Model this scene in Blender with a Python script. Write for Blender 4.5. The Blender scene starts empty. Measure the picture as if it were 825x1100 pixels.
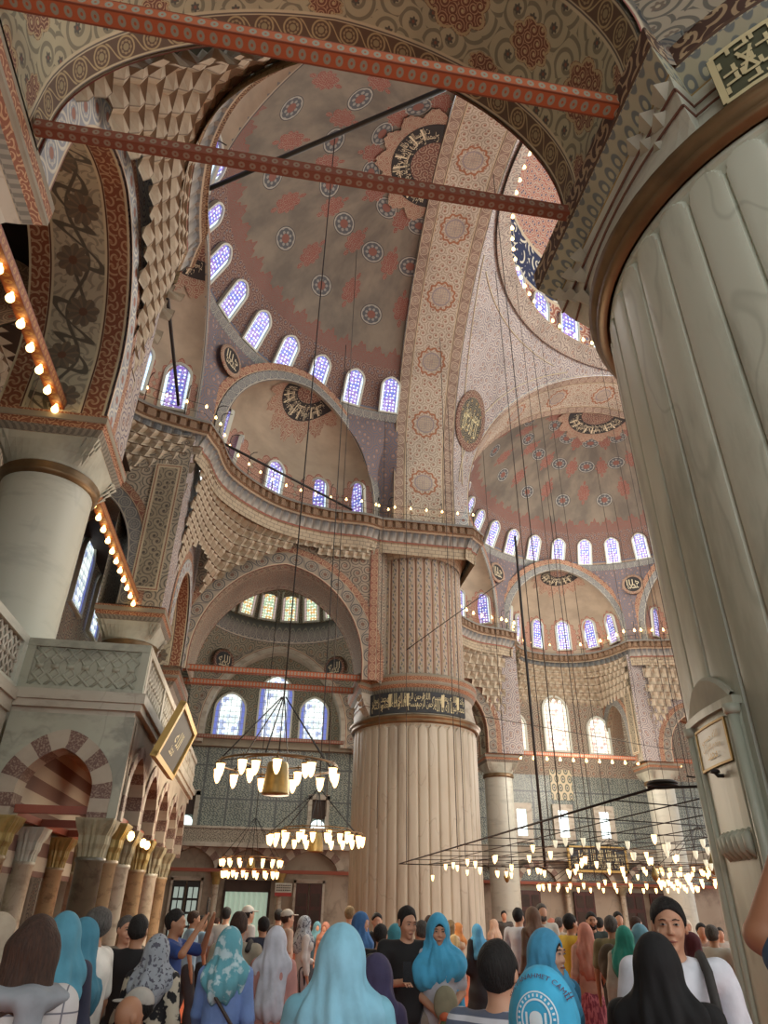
import bpy, math, random
import numpy as np
from math import sin, cos, pi, sqrt, atan2, radians, hypot
random.seed(7)
rng = np.random.RandomState(7)
C = bpy.context.scene.collection
SC = bpy.context.scene

# ------------------------------------------------------------------ objects
def tag(o, label=None, cat=None, group=None, kind=None):
    if label: o['label'] = label
    if cat: o['category'] = cat
    if group: o['group'] = group
    if kind: o['kind'] = kind
    return o

def empty(name, loc=(0, 0, 0), rz=0.0, label=None, cat=None, group=None):
    o = bpy.data.objects.new(name, None)
    o.empty_display_size = 0.2
    C.objects.link(o)
    o.location = loc
    o.rotation_euler = (0, 0, rz)
    return tag(o, label, cat, group)

def copy_tree(o, parent=None):
    c = o.copy()
    C.objects.link(c)
    if parent is not None:
        c.parent = parent
    for ch in list(o.children):
        copy_tree(ch, c)
    return c

class MB:
    """collects shapes into one mesh"""
    def __init__(s):
        s.v = []; s.f = []; s.uv = []; s.mi = []; s.sm = []; s.n = 0
    def add(s, verts, faces, uvs=None, m=0, smooth=False):
        verts = np.asarray(verts, float).reshape(-1, 3)
        s.v.append(verts)
        for k, f in enumerate(faces):
            s.f.append([i + s.n for i in f])
            s.uv.append([(0, 0)] * len(f) if uvs is None else uvs[k])
            s.mi.append(m); s.sm.append(smooth)
        s.n += len(verts)
        return s
    def grid(s, P, U=None, m=0, smooth=True, flip=False, closeu=False):
        """P: (nu,nv,3) array; U: (nu,nv,2)"""
        P = np.asarray(P, float); nu, nv = P.shape[:2]
        if U is None:
            U = np.zeros((nu, nv, 2))
        U = np.asarray(U, float)
        F = []; T = []
        for i in range(nu - 1):
            for j in range(nv - 1):
                a, b, c, d = i * nv + j, (i + 1) * nv + j, (i + 1) * nv + j + 1, i * nv + j + 1
                ids = [(i, j), (i + 1, j), (i + 1, j + 1), (i, j + 1)]
                q = [a, b, c, d]
                if flip: q = q[::-1]; ids = ids[::-1]
                F.append(q); T.append([tuple(U[x]) for x in ids])
        return s.add(P.reshape(-1, 3), F, T, m, smooth)
    def fgrid(s, fn, us, vs, uvfn=None, m=0, smooth=True, flip=False):
        P = [[fn(u, v) for v in vs] for u in us]
        U = [[(uvfn(u, v) if uvfn else (u, v)) for v in vs] for u in us]
        return s.grid(np.array(P), np.array(U, float), m, smooth, flip)
    def box(s, x0, x1, y0, y1, z0, z1, m=0, M=None):
        V = [(x, y, z) for x in (x0, x1) for y in (y0, y1) for z in (z0, z1)]
        F = [(0, 1, 3, 2), (4, 6, 7, 5), (0, 4, 5, 1), (2, 3, 7, 6), (0, 2, 6, 4), (1, 5, 7, 3)]
        T = []
        for k, f in enumerate(F):
            t = []
            for i in f:
                x, y, z = V[i]
                t.append((y, z) if k < 2 else ((x, z) if k < 4 else (x, y)))
            T.append(t)
        V = np.array(V, float)
        if M is not None: V = V @ M[0].T + M[1]
        return s.add(V, F, T, m, False)
    def beam(s, p, q, w, h, m=0, up=(0, 0, 1)):
        """rectangular bar from p to q; uv u along length in metres, v 0..1 per face"""
        p = np.array(p, float); q = np.array(q, float); d = q - p; L = np.linalg.norm(d); d /= L
        up = np.array(up, float); sd = np.cross(d, up); sd /= np.linalg.norm(sd); u2 = np.cross(sd, d)
        c = [(-w / 2, -h / 2), (w / 2, -h / 2), (w / 2, h / 2), (-w / 2, h / 2)]
        V = [p + sd * a + u2 * b for a, b in c] + [q + sd * a + u2 * b for a, b in c]
        F = []; T = []
        for i in range(4):
            j = (i + 1) % 4
            F.append((i, i + 4, j + 4, j)); T.append([(0, 0), (L, 0), (L, 1), (0, 1)])
        F += [(0, 1, 2, 3), (7, 6, 5, 4)]; T += [[(0, 0)] * 4] * 2
        return s.add(V, F, T, m)
    def tube(s, pts, r, n=6, m=0, caps=True, smooth=True):
        pts = [np.array(p, float) for p in pts]
        rs = r if hasattr(r, '__len__') else [r] * len(pts)
        V = []; L = 0; Ls = []
        ref = None
        for i, p in enumerate(pts):
            a = pts[max(i - 1, 0)]; b = pts[min(i + 1, len(pts) - 1)]
            d = b - a; d = d / (np.linalg.norm(d) + 1e-12)
            if ref is None:
                ref = np.array([0, 0, 1.0]) if abs(d[2]) < .9 else np.array([1.0, 0, 0])
            x = np.cross(d, ref); x /= np.linalg.norm(x) + 1e-12; y = np.cross(x, d)
            ref = y
            if i: L += np.linalg.norm(p - pts[i - 1])
            Ls.append(L)
            for k in range(n):
                a_ = 2 * pi * k / n
                V.append(p + (x * cos(a_) + y * sin(a_)) * rs[i])
        F = []; T = []
        for i in range(len(pts) - 1):
            for k in range(n):
                k2 = (k + 1) % n
                F.append((i * n + k, i * n + k2, (i + 1) * n + k2, (i + 1) * n + k))
                T.append([(k / n, Ls[i]), ((k + 1) / n, Ls[i]), ((k + 1) / n, Ls[i + 1]), (k / n, Ls[i + 1])])
        if caps:
            F.append(tuple(range(n))[::-1]); T.append([(0, 0)] * n)
            F.append(tuple(range((len(pts) - 1) * n, len(pts) * n))); T.append([(0, 0)] * n)
        return s.add(V, F, T, m, smooth)
    def lathe(s, prof, n=24, c=(0, 0, 0), m=0, smooth=True, a0=0, a1=2 * pi, flute=None):
        """prof: list of (r,z)"""
        ang = np.linspace(a0, a1, n + 1)
        P = np.zeros((n + 1, len(prof), 3)); U = np.zeros((n + 1, len(prof), 2))
        L = 0
        for j, (r, z) in enumerate(prof):
            if j: L += hypot(r - prof[j - 1][0], z - prof[j - 1][1])
            P[:, j, 0] = c[0] + r * np.cos(ang); P[:, j, 1] = c[1] + r * np.sin(ang); P[:, j, 2] = c[2] + z
            U[:, j, 0] = ang * max(p[0] for p in prof); U[:, j, 1] = L
        return s.grid(P, U, m, smooth)
    def prism(s, poly, z0, z1, m=0, caps=True):
        n = len(poly); V = [(x, y, z0) for x, y in poly] + [(x, y, z1) for x, y in poly]
        F = []; T = []; L = 0
        for i in range(n):
            j = (i + 1) % n; d = hypot(poly[j][0] - poly[i][0], poly[j][1] - poly[i][1])
            F.append((i, j, j + n, i + n)); T.append([(L, z0), (L + d, z0), (L + d, z1), (L, z1)]); L += d
        if caps:
            F += [tuple(range(n))[::-1], tuple(range(n, 2 * n))]
            T += [[poly[i] for i in range(n)][::-1], [poly[i] for i in range(n)]]
        return s.add(V, F, T, m)
    def stack(s, polys, m=0, cap=True):
        """polys: list of (list of (x,y), z): same vertex count; side quads, uv=(perimeter, height along)"""
        n = len(polys[0][0]); V = []
        for poly, z in polys:
            V += [(x, y, z) for x, y in poly]
        F = []; T = []; v = 0
        for k in range(len(polys) - 1):
            p0, z0 = polys[k]; p1, z1 = polys[k + 1]
            dv = hypot(z1 - z0, hypot(p1[0][0] - p0[0][0], p1[0][1] - p0[0][1])); u = 0
            for i in range(n):
                j = (i + 1) % n; d = hypot(p0[j][0] - p0[i][0], p0[j][1] - p0[i][1])
                F.append((k * n + i, k * n + j, (k + 1) * n + j, (k + 1) * n + i))
                T.append([(u, v), (u + d, v), (u + d, v + dv), (u, v + dv)]); u += d
            v += dv
        if cap:
            F += [tuple(range(n))[::-1], tuple(range((len(polys) - 1) * n, len(polys) * n))]; T += [[(0, 0)] * n] * 2
        return s.add(V, F, T, m)
    def build(s, name, mats, parent=None, loc=None, **kw):
        me = bpy.data.meshes.new(name)
        V = np.concatenate(s.v) if s.v else np.zeros((0, 3))
        me.vertices.add(len(V)); me.vertices.foreach_set('co', V.astype('f').ravel())
        ln = np.array([len(f) for f in s.f], 'i')
        me.loops.add(int(ln.sum())); me.polygons.add(len(ln))
        me.loops.foreach_set('vertex_index', np.fromiter((i for f in s.f for i in f), 'i'))
        st = np.zeros(len(ln), 'i'); st[1:] = np.cumsum(ln)[:-1]
        me.polygons.foreach_set('loop_start', st); me.polygons.foreach_set('loop_total', ln)
        if not isinstance(mats, (list, tuple)): mats = [mats]
        for m in mats: me.materials.append(m)
        me.polygons.foreach_set('material_index', np.array(s.mi, 'i'))
        me.polygons.foreach_set('use_smooth', np.array(s.sm, bool))
        uvl = me.uv_layers.new(name='UVMap')
        uvl.data.foreach_set('uv', np.array([c for t in s.uv for q in t for c in q], 'f'))
        me.update(calc_edges=True); me.validate()
        o = bpy.data.objects.new(name, me); C.objects.link(o)
        if parent is not None: o.parent = parent
        if loc is not None: o.location = loc
        return tag(o, **kw)

def mesh_obj(name, V, F, mat, parent=None, smooth=True, **kw):
    """triangle/quad arrays straight into a mesh"""
    me = bpy.data.meshes.new(name)
    V = np.asarray(V, 'f'); F = np.asarray(F, 'i')
    me.vertices.add(len(V)); me.vertices.foreach_set('co', V.ravel())
    k = F.shape[1] if len(F) else 4
    me.loops.add(F.size); me.polygons.add(len(F))
    me.loops.foreach_set('vertex_index', F.ravel())
    me.polygons.foreach_set('loop_start', np.arange(len(F), dtype='i') * k)
    me.polygons.foreach_set('loop_total', np.full(len(F), k, 'i'))
    me.polygons.foreach_set('use_smooth', np.full(len(F), smooth, bool))
    for m in (mat if isinstance(mat, (list, tuple)) else [mat]): me.materials.append(m)
    me.update(calc_edges=True); me.validate()
    o = bpy.data.objects.new(name, me); C.objects.link(o)
    if parent is not None: o.parent = parent
    return tag(o, **kw)

# ------------------------------------------------------------------ node expressions
NT = None
TINT = [1.0, 1.0, 1.0, 1.0]
def c3(h):
    h = h.lstrip('#'); r = [int(h[i:i + 2], 16) / 255 for i in (0, 2, 4)]
    g = .3 * r[0] + .6 * r[1] + .1 * r[2]; r = [max(0, min(1, (g + (x - g) * TINT[3]) * TINT[i])) for i, x in enumerate(r)]
    return tuple([x / 12.92 if x <= .04045 else ((x + .055) / 1.055) ** 2.4 for x in r] + [1.0])
class X:
    def __init__(s, o): s.o = o
    def __add__(s, b): return mth('ADD', s, b)
    __radd__ = __add__
    def __sub__(s, b): return mth('SUBTRACT', s, b)
    def __rsub__(s, b): return mth('SUBTRACT', b, s)
    def __mul__(s, b): return mth('MULTIPLY', s, b)
    __rmul__ = __mul__
    def __truediv__(s, b): return mth('DIVIDE', s, b)
    def __neg__(s): return mth('MULTIPLY', s, -1.0)
def put(inp, v):
    if isinstance(v, X): NT.links.new(v.o, inp)
    elif v is not None: inp.default_value = v
def mth(op, a, b=None, c=None):
    n = NT.nodes.new('ShaderNodeMath'); n.operation = op
    for i, x in enumerate((a, b, c)): put(n.inputs[i], x)
    return X(n.outputs[0])
fsin = lambda a: mth('SINE', a)
fcos = lambda a: mth('COSINE', a)
fabs = lambda a: mth('ABSOLUTE', a)
ffloor = lambda a: mth('FLOOR', a)
frac = lambda a: mth('FRACT', a)
fmin = lambda a, b: mth('MINIMUM', a, b)
fmax = lambda a, b: mth('MAXIMUM', a, b)
fgt = lambda a, b: mth('GREATER_THAN', a, b)
flt = lambda a, b: mth('LESS_THAN', a, b)
fat = lambda a, b: mth('ARCTAN2', a, b)
fsq = lambda a: mth('SQRT', a)
def ss(a, lo, hi):
    n = NT.nodes.new('ShaderNodeMapRange'); n.interpolation_type = 'SMOOTHSTEP'
    put(n.inputs[0], a); put(n.inputs[1], lo); put(n.inputs[2], hi); n.inputs[3].default_value = 0; n.inputs[4].default_value = 1
    return X(n.outputs[0])
def flen(a, b): return fsq(a * a + b * b)
def mix(f, a, b):
    n = NT.nodes.new('ShaderNodeMix'); n.data_type = 'RGBA'
    put(n.inputs[0], f); put(n.inputs[6], a); put(n.inputs[7], b)
    return X(n.outputs[2])
def uvn():
    n = NT.nodes.new('ShaderNodeUVMap'); n.uv_map = 'UVMap'
    s = NT.nodes.new('ShaderNodeSeparateXYZ'); NT.links.new(n.outputs[0], s.inputs[0])
    return X(s.outputs[0]), X(s.outputs[1])
def posn(obj=False):
    if obj:
        g = NT.nodes.new('ShaderNodeTexCoord'); o = g.outputs['Object']
    else:
        g = NT.nodes.new('ShaderNodeNewGeometry'); o = g.outputs['Position']
    s = NT.nodes.new('ShaderNodeSeparateXYZ'); NT.links.new(o, s.inputs[0])
    return X(s.outputs[0]), X(s.outputs[1]), X(s.outputs[2])
def vec(x, y, z=0.0):
    n = NT.nodes.new('ShaderNodeCombineXYZ'); put(n.inputs[0], x); put(n.inputs[1], y); put(n.inputs[2], z)
    return X(n.outputs[0])
def voro(u, v, scale, rnd=1.0, feat='F1'):
    n = NT.nodes.new('ShaderNodeTexVoronoi'); n.voronoi_dimensions = '2D'; n.feature = feat
    put(n.inputs['Vector'], vec(u, v)); n.inputs['Scale'].default_value = scale; n.inputs['Randomness'].default_value = rnd
    if feat != 'F1': return X(n.outputs[0])
    s = NT.nodes.new('ShaderNodeSeparateXYZ'); NT.links.new(n.outputs['Position'], s.inputs[0])
    return X(n.outputs['Distance']), u - X(s.outputs[0]), v - X(s.outputs[1])
def noise(x, y, z, scale, det=2.0, rough=.5):
    n = NT.nodes.new('ShaderNodeTexNoise'); put(n.inputs['Vector'], vec(x, y, z))
    n.inputs['Scale'].default_value = scale; n.inputs['Detail'].default_value = det; n.inputs['Roughness'].default_value = rough
    return X(n.outputs[0])
def material(name, fn, rough=.75, metal=0.0, emit=None, bump=None, alpha=None, trans=0.0, spec=None):
    """fn() -> colour (X or tuple)   or (colour, emission strength X)"""
    global NT
    m = bpy.data.materials.new(name); m.use_nodes = True; NT = m.node_tree; NT.nodes.clear()
    out = NT.nodes.new('ShaderNodeOutputMaterial'); p = NT.nodes.new('ShaderNodeBsdfPrincipled')
    NT.links.new(p.outputs[0], out.inputs[0])
    r = fn() if callable(fn) else fn
    h = None
    if isinstance(r, tuple) and len(r) == 2: r, h = r
    put(p.inputs['Base Color'], r); put(p.inputs['Roughness'], rough); p.inputs['Metallic'].default_value = metal
    p.inputs['Transmission Weight'].default_value = trans
    if spec is not None: p.inputs['Specular IOR Level'].default_value = spec
    if emit is not None:
        put(p.inputs['Emission Color'], r); p.inputs['Emission Strength'].default_value = emit
    if h is not None:
        b = NT.nodes.new('ShaderNodeBump'); b.inputs['Strength'].default_value = .5; b.inputs['Distance'].default_value = .02 if bump is None else bump
        put(b.inputs['Height'], h); NT.links.new(b.outputs[0], p.inputs['Normal'])
    m.diffuse_color = (.5, .5, .5, 1)
    return m

# ---- ornament pieces (all return masks 0..1)
def arab(u, v, sc, k=20.0, arms=1.0, rnd=.75):
    """curling scroll lines, flower heads at the cell centres"""
    d, dx, dy = voro(u, v, sc, rnd)
    a = fat(dy, dx)
    line = ss(fsin(d * k + a * arms), .25, .7)
    fl = ss(d + fcos(a * 6.0) * .03, .17, .12)
    eye = ss(d, .07, .04)
    return line, fl, eye, d
def roset(dx, dy, R, n=8.0):
    r = flen(dx, dy); a = fat(dy, dx)
    inside = ss(r, R, R * .96)
    petals = ss(fsin(a * n) * .5 + fsin(r * (30.0 / R) * .5), .2, .6)
    ring = ss(fabs(r - R * .86), R * .09, R * .04)
    core = ss(r, R * .33, R * .28)
    return inside, petals, ring, core
def mottled(col, amt=.12, sc=1.2, dark='#000000'):
    x, y, z = posn()
    n = noise(x, y, z, sc, 4.0, .6)
    return mix(ss(n, .35, .75) * amt, col, c3(dark))
def ornament(base, line, flower, sc=3.0, eye=None, k=20.0, arms=1.0, rnd=.75):
    def f():
        u, v = uvn(); l, fl, ey, d = arab(u, v, sc, k, arms, rnd)
        c = mix(l, c3(base), c3(line)); c = mix(fl, c, c3(flower)); c = mix(ey, c, c3(eye or base))
        return mottled(c, .25, .6)
    return f
def band(W, bw, base, bline, bflower, fieldf, edge='#b9a98c', edge2='#5c5148', L=None, sym=True):
    """strip of width W: roundel borders of width bw either side of a field"""
    L = L or bw * 1.15
    def f():
        u, v = uvn()
        e = fmin(v, W - v) if sym else v
        cu = frac(u / L) * L - L / 2; cv = e - bw / 2
        ins, pet, ring, core = roset(cu, cv, bw * .40)
        r = flen(cu, cv)
        c = mix(ring, c3(base), c3(bline)); c = mix(pet * ins * .7, c, c3(bline)); c = mix(core, c, c3(bflower))
        sp = ss(fabs(fsin(u * (2 * pi / L)) * bw * .3 - cv), bw * .06, bw * .03) * ss(r, bw * .4, bw * .44)
        c = mix(sp, c, c3(bline))
        if fieldf:
            fld = fieldf(u, v)
            c = mix(fgt(e, bw), c, fld)
            c = mix(ss(fabs(e - bw), bw * .12, bw * .08), c, c3(edge)); c = mix(ss(fabs(e - bw * .97), bw * .04, bw * .02), c, c3(edge2))
        c = mix(ss(e, bw * .13, bw * .09), c, c3(edge)); c = mix(ss(e, bw * .06, bw * .03), c, c3(edge2))
        return mottled(c, .3, .5)
    return f
# ------------------------------------------------------------------ materials
M = {}
TINT[:] = [.985, 1.0, .96, .86]   # pigments read a little greyer than picked
def f_near_field(u, v):
    # cream field with grey leaves and big red cartouches
    l, fl, ey, d = arab(u, v, 2.6, 16, 1.0, .9)
    c = mix(l, c3('#a49a7e'), c3('#77705c')); c = mix(fl, c, c3('#4f4c44')); c = mix(ey, c, c3('#7a4a38'))
    for off, cv, su, sv in ((0.0, .53, .42, .33), (1.25, .53, .30, .24), (.62, .25, .22, .13), (.62, .82, .22, .13)):
        x = frac(u / 2.5 + off / 2.5) * 2.5 - 1.25; y = v - 2.05 * cv
        a = fat(y / sv, x / su); r = flen(x / su, y / sv)
        R = 1.0 + fabs(fsin(a * 4.0)) * .22
        l2, f2, e2, d2 = arab(x, y, 7.0, 20, 1.0, .6)
        ins = flt(r, R)
        cc = mix(l2, c3('#70402f'), c3('#a98463')); cc = mix(f2, cc, c3('#b09a70'))
        cc = mix(ss(fabs(r / R - .93), .06, .03), cc, c3('#a8916a'))
        c = mix(ins, c, cc)
    return c
M['near_soffit'] = material('painted_arch_near', band(2.1, .37, '#5b4331', '#a08a62', '#8a7a58', f_near_field, L=.42))
def f_great_field(u, v):
    l, fl, ey, d = arab(u, v, 3.2, 17, 1.0, .8)
    c = mix(l, c3('#bcaea0'), c3('#94806e')); c = mix(fl, c, c3('#a0603e')); c = mix(ey, c, c3('#6b6f86'))
    x = frac(u / 3.0) * 3.0 - 1.5; y = v - 1.4
    ins, pet, ring, core = roset(x, y, .46, 8.0)
    l2, f2, e2, d2 = arab(x, y, 9.0, 12, 2.0, .2); cc = mix(l2, c3('#b9a590'), c3('#837a82')); cc = mix(ring, cc, c3('#8f8288')); cc = mix(core * pet, cc, c3('#a08c84'))
    c = mix(ins, c, cc)
    r = flen(x, y); c = mix(ss(fabs(r - .60 - fsin(fat(y, x) * 12.0) * .04), .06, .03), c, c3('#a0603e'))
    return c
M['great_soffit'] = material('painted_great_arch', band(2.8, .5, '#8c7064', '#bca894', '#a9988a', f_great_field, '#b9a387', '#4e3a34', L=.55))
def f_floral_field(u, v):
    # big dark palmettes on a waving stem, pale ground
    s = v - 1.03 + fsin(u * 3.3) * .17
    c = c3('#b5aa92')
    stem = ss(fabs(s), .05, .025)
    l, fl, ey, d = arab(u, s, 3.0, 9, 3.0, .8)
    wob = ss(fabs(fsin(u * 9.0 + s * 6.0) * .14 - s * .5), .05, .03)
    x = frac(u / 0.95) * .95 - .475; y = v - 1.03 - fsin(u * 3.3) * .12
    a = fat(y, x); r = flen(x, y)
    pal = ss(r, fabs(fsin(a * 4.5)) * .07 + .25, fabs(fsin(a * 4.5)) * .07 + .23)
    c = mix(l * .7, c, c3('#827a6c')); c = mix(fmax(stem, wob), c, c3('#5b5549')); c = mix(pal, c, c3('#6a5e50'))
    c = mix(pal * ss(fsin(a * 9.0), .3, .6), c, c3('#7b6a55')); c = mix(ss(r, .09, .07), c, c3('#6c4a38'))
    return c
def floral_f():
    u, v = uvn(); e = fmin(v, 1.85 - v)
    l, fl, ey, d = arab(u, v, 4.2, 13, 2.0, .6)
    bc = mix(l, c3('#82452c'), c3('#b08a68')); bc = mix(fl, bc, c3('#a0704e'))
    c = mix(fgt(e, .42), bc, f_floral_field(u, v + .1))
    c = mix(ss(fabs(e - .42), .05, .03), c, c3('#c8bb9c')); c = mix(ss(fabs(e - .40), .02, .01), c, c3('#54281c')); c = mix(ss(e, .05, .03), c, c3('#c2b494'))
    return mottled(c, .25, .6)
M['floral_soffit'] = material('floral_arch_soffit', floral_f)
M['small_soffit'] = material('painted_small_arch', band(2.5, .45, '#74604e', '#ab9276', '#8e4e3c', lambda u, v: (lambda q: mix(q[1], mix(q[0], c3('#937c66'), c3('#66523f')), c3('#8a5a44')))(arab(u, v, 4.0)), '#a89176', '#5a4438', L=.5))
M['roundel_band'] = material('roundel_band', band(.62, .62, '#9d8f80', '#57565a', '#7a5a4c', None, '#c9b49a', '#8c4034', sym=False, L=.62))
M['blue_band'] = material('blue_white_band', band(.62, .62, '#8f93a0', '#c9c4bb', '#9b6a5c', None, '#c9b49a', '#7e5348', sym=False, L=.5))
M['red_band'] = material('red_scroll_band', band(.4, .4, '#8d5443', '#b99778', '#a88468', None, '#b9a184', '#5c3a30', sym=False, L=.36))
M['grey_band'] = material('grey_white_band', band(.5, .5, '#6c6c70', '#9c978f', '#85807e', None, '#b8ad9c', '#54525a', sym=False, L=.4))
M['pendentive'] = material('lavender_arabesque', ornament('#b3a6a0', '#746a7c', '#8b665c', 2.3, '#c1b4a8', 24))
M['pendent_red'] = material('red_blue_arabesque', ornament('#7c6460', '#54607a', '#a07c6c', 2.4, '#7d7282', 22))
M['wall_orn'] = material('brown_arabesque_wall', ornament('#9c8a78', '#5f544e', '#8a5a4a', 2.1, '#a8957c', 24))
M['wall_grey'] = material('grey_arabesque_wall', ornament('#a89a88', '#6a645c', '#77665a', 2.3, '#b3a48c', 22))
M['wall_green'] = material('green_arabesque_wall', ornament('#857d6c', '#50534b', '#80604a', 2.1, '#8d8468', 24))
M['pink_wall'] = material('pink_arabesque_wall', ornament('#a8968a', '#73605c', '#8f6558', 2.4, '#b09a86', 24))
def panel_mat(W, H, b1, base, line, flower, sc):
    def f():
        u, v = uvn()
        e = fmin(fmin(u, W - u), fmin(v, H - v))
        l, fl, ey, d = arab(u, v, sc, 15, 1.0, .9)
        c = mix(l, c3(base), c3(line)); c = mix(fl, c, c3(flower))
        l2, f2, e2, d2 = arab(u, v, 7.0)
        bc = mix(l2, c3('#83412f'), c3('#b08c70'))
        c = mix(flt(e, b1), c, bc)
        c = mix(ss(fabs(e - b1), .04, .02), c, c3('#c3b296')); c = mix(ss(e, .05, .03), c, c3('#c3b296'))
        return mottled(c, .25, .5)
    return f
M['plaster'] = material('tan_plaster', lambda: mottled(c3('#9a8672'), .35, .5, '#4a3a30'))

def semidome():
    # u: arc length around at R, v: arc length up from ring (0 .. ~10)
    u, v = uvn()
    R = 9.6
    l, fl, ey, d = arab(u, v, 3.4, 18, 1.0, .7)
    zone = mix(l, c3('#66433c'), c3('#8f7468')); zone = mix(fl, zone, c3('#565f74')); zone = mix(ey, zone, c3('#94806e'))
    nz = noise(u, v, 0.0, .45, 5.0, .6)
    pl = mix(ss(nz, .3, .7), c3('#5f564d'), c3('#7d7062'))
    # angular coordinate, medallion rows
    th = u / R
    P = radians(12.4)
    col = pl
    # rows: (v, half offset, kind, size)   number of columns falls towards the crown
    for vv, off, kind, s, cols in ((4.5, .5, 0, .48, 2), (5.1, .0, 1, .55, 2), (6.9, .5, 1, .5, 2), (7.0, .0, 0, .46, 2), (8.8, .5, 0, .40, 3), (8.8, .0, 1, .42, 3)):
        ca = P * cols
        c = (frac(th / ca + off) - .5) * ca
        rho = R * math.cos(vv / R + .46)
        x = c * rho; y = v - vv
        r = flen(x, y); a = fat(y, x)
        if kind == 0:
            rr = s; ins = ss(r, rr, rr * .95)
            k = mix(ss(fsin(a * 8.0) + fsin(r * 34.0), .2, .6), c3('#4b4d52'), c3('#83807c'))
            k = mix(ss(r, s * .4, s * .34), k, c3('#7d4a3e')); k = mix(ss(fabs(r - s * .88), .04, .02), k, c3('#97928a'))
            k = mix(ss(fabs(r - s * .97), .03, .02), k, c3('#2f3034'))
            col = mix(ins, col, k)
        else:
            e = flen(x * 1.5, y * .9); q = fabs(fsin(a * 4.0)) * s * .25 + s * .75
            tip = flt(flen(x * 2.2, fabs(y) - s * 1.25), s * .3)
            ins = fmax(flt(e, q), tip)
            l2, f2, e2, d2 = arab(x, y, 7.0, 16, 2.0, .5)
            k = mix(l2, c3('#80392e'), c3('#8d7466'))
            col = mix(ins, col, k)
    # lace zone above windows
    crown = fabs(frac(th / (P * .5)) - .5) * .9 + fsin(th * 190.0) * .08 + 2.75
    lm = flt(v, crown)
    l3, f3, e3, d3 = arab(u, v, 4.6, 20, 2.0, .6)
    lace = mix(l3, c3('#7c4a40'), c3('#6c6058'))
    fade = flt(v, 2.3)
    col = mix(lm, col, mix(fade, lace, zone))
    col = mix(ss(fabs(v - crown), .05, .02), col, c3('#804a3e'))
    # lower borders
    col = mix(flt(v, .28), col, c3('#9a7c68')); col = mix(ss(fabs(v - .3), .05, .02), col, c3('#54607a'))
    return mottled(col, .2, .4)
M['semidome'] = material('painted_semidome', semidome)
def exedra_f():
    # u: 0..5 window bays, v metres up from walkway
    u, v = uvn()
    x = (frac(u) - .5) * 1.7; y = v - 1.35
    a = fat(y, x); r = flen(x / .72, (y) / 1.15)
    q = 1.0 + fabs(fsin(a * 9.0)) * .16
    nz = noise(u, v, 0.0, .9, 4.0, .6)
    pl = mix(ss(nz, .3, .7), c3('#8f7d6a'), c3('#a5917c'))
    l, fl, ey, d = arab(x, y, 6.5, 18, 1.0, .5)
    c = mix(flt(r, q), pl, mix(l, c3('#95594a'), c3('#c0a088')))
    c = mix(ss(fabs(r - q), .03, .01), c, c3('#8d4b3c'))
    return mottled(c, .15, .4)
M['exedra'] = material('exedra_plaster', exedra_f)
def maindome():
    u, v = uvn()
    l, fl, ey, d = arab(u, v, 1.5, 18, 1.0, .7)
    z1 = mix(l, c3('#a2604f'), c3('#d0b8a6')); z1 = mix(fl, z1, c3('#6f7898'))
    l2, f2, e2, d2 = arab(u, v, .8, 22, 2.0, .9)
    call = mix(l2, c3('#27355c'), c3('#d8d4c6'))
    l4, f4, e4, d4 = arab(u, v, 2.4, 18, 2.0, .9)
    z3 = mix(l4, c3('#b9a497'), c3('#b0503e')); z3 = mix(f4, z3, c3('#44567e'))
    c = mix(fgt(v, 3.0), z1, mix(ss(noise(u, v, 0., 1.7, 3.), .46, .54), c3('#27355c'), call)); c = mix(fgt(v, 5.2), c, z3)
    c = mix(ss(fabs(v - 3.0), .12, .08), c, c3('#c8b8a0')); c = mix(ss(fabs(v - 5.2), .12, .08), c, c3('#c8b8a0'))
    return c
M['maindome'] = material('painted_main_dome', maindome)
def muq_f():
    u, v = uvn()
    e = fmin(fmin(frac(u), 1.0 - frac(u)), fmin(frac(v), 1.0 - frac(v)))
    c = mix(ss(e, .06, .02), c3('#b7a793'), c3('#786656'))
    return mottled(c, .35, 2.5, '#57402c')
M['muq'] = material('carved_niche_stone', muq_f)
M['muq_white'] = material('white_carved_stone', lambda: mottled(c3('#aaa89c'), .3, 2.0, '#4c4a40'))
def cornice_f():
    # v: metres along the profile from the top edge down
    u, v = uvn()
    l, fl, ey, d = arab(u, v, 7.0)
    c1 = mix(l, c3('#6b4a36'), c3('#a88a6a'))
    x = frac(u / .34); g = mix(ss(fabs(x - .5), .36, .30), c3('#8b8580'), mix(ss(v, .62, .95), c3('#66686c'), c3('#a5a09a')))
    c = mix(fgt(v, .12), c3('#7c7873'), c1); c = mix(fgt(v, .5), c, c3('#a8937a')); c = mix(fgt(v, .56), c, g)
    c = mix(fgt(v, .95), c, c3('#93503f')); jo = fmax(ss(fabs(frac(u / .3 + ffloor(v / .17) * .5) - .5), .44, .48), ss(fabs(frac(v / .17) - .5), .40, .46)); c = mix(fgt(v, 1.02), c, mix(jo, c3('#b09e86'), c3('#7a6a5a')))
    return mottled(c, .25, 1.5)
M['cornice'] = material('painted_cornice', cornice_f)
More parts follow.
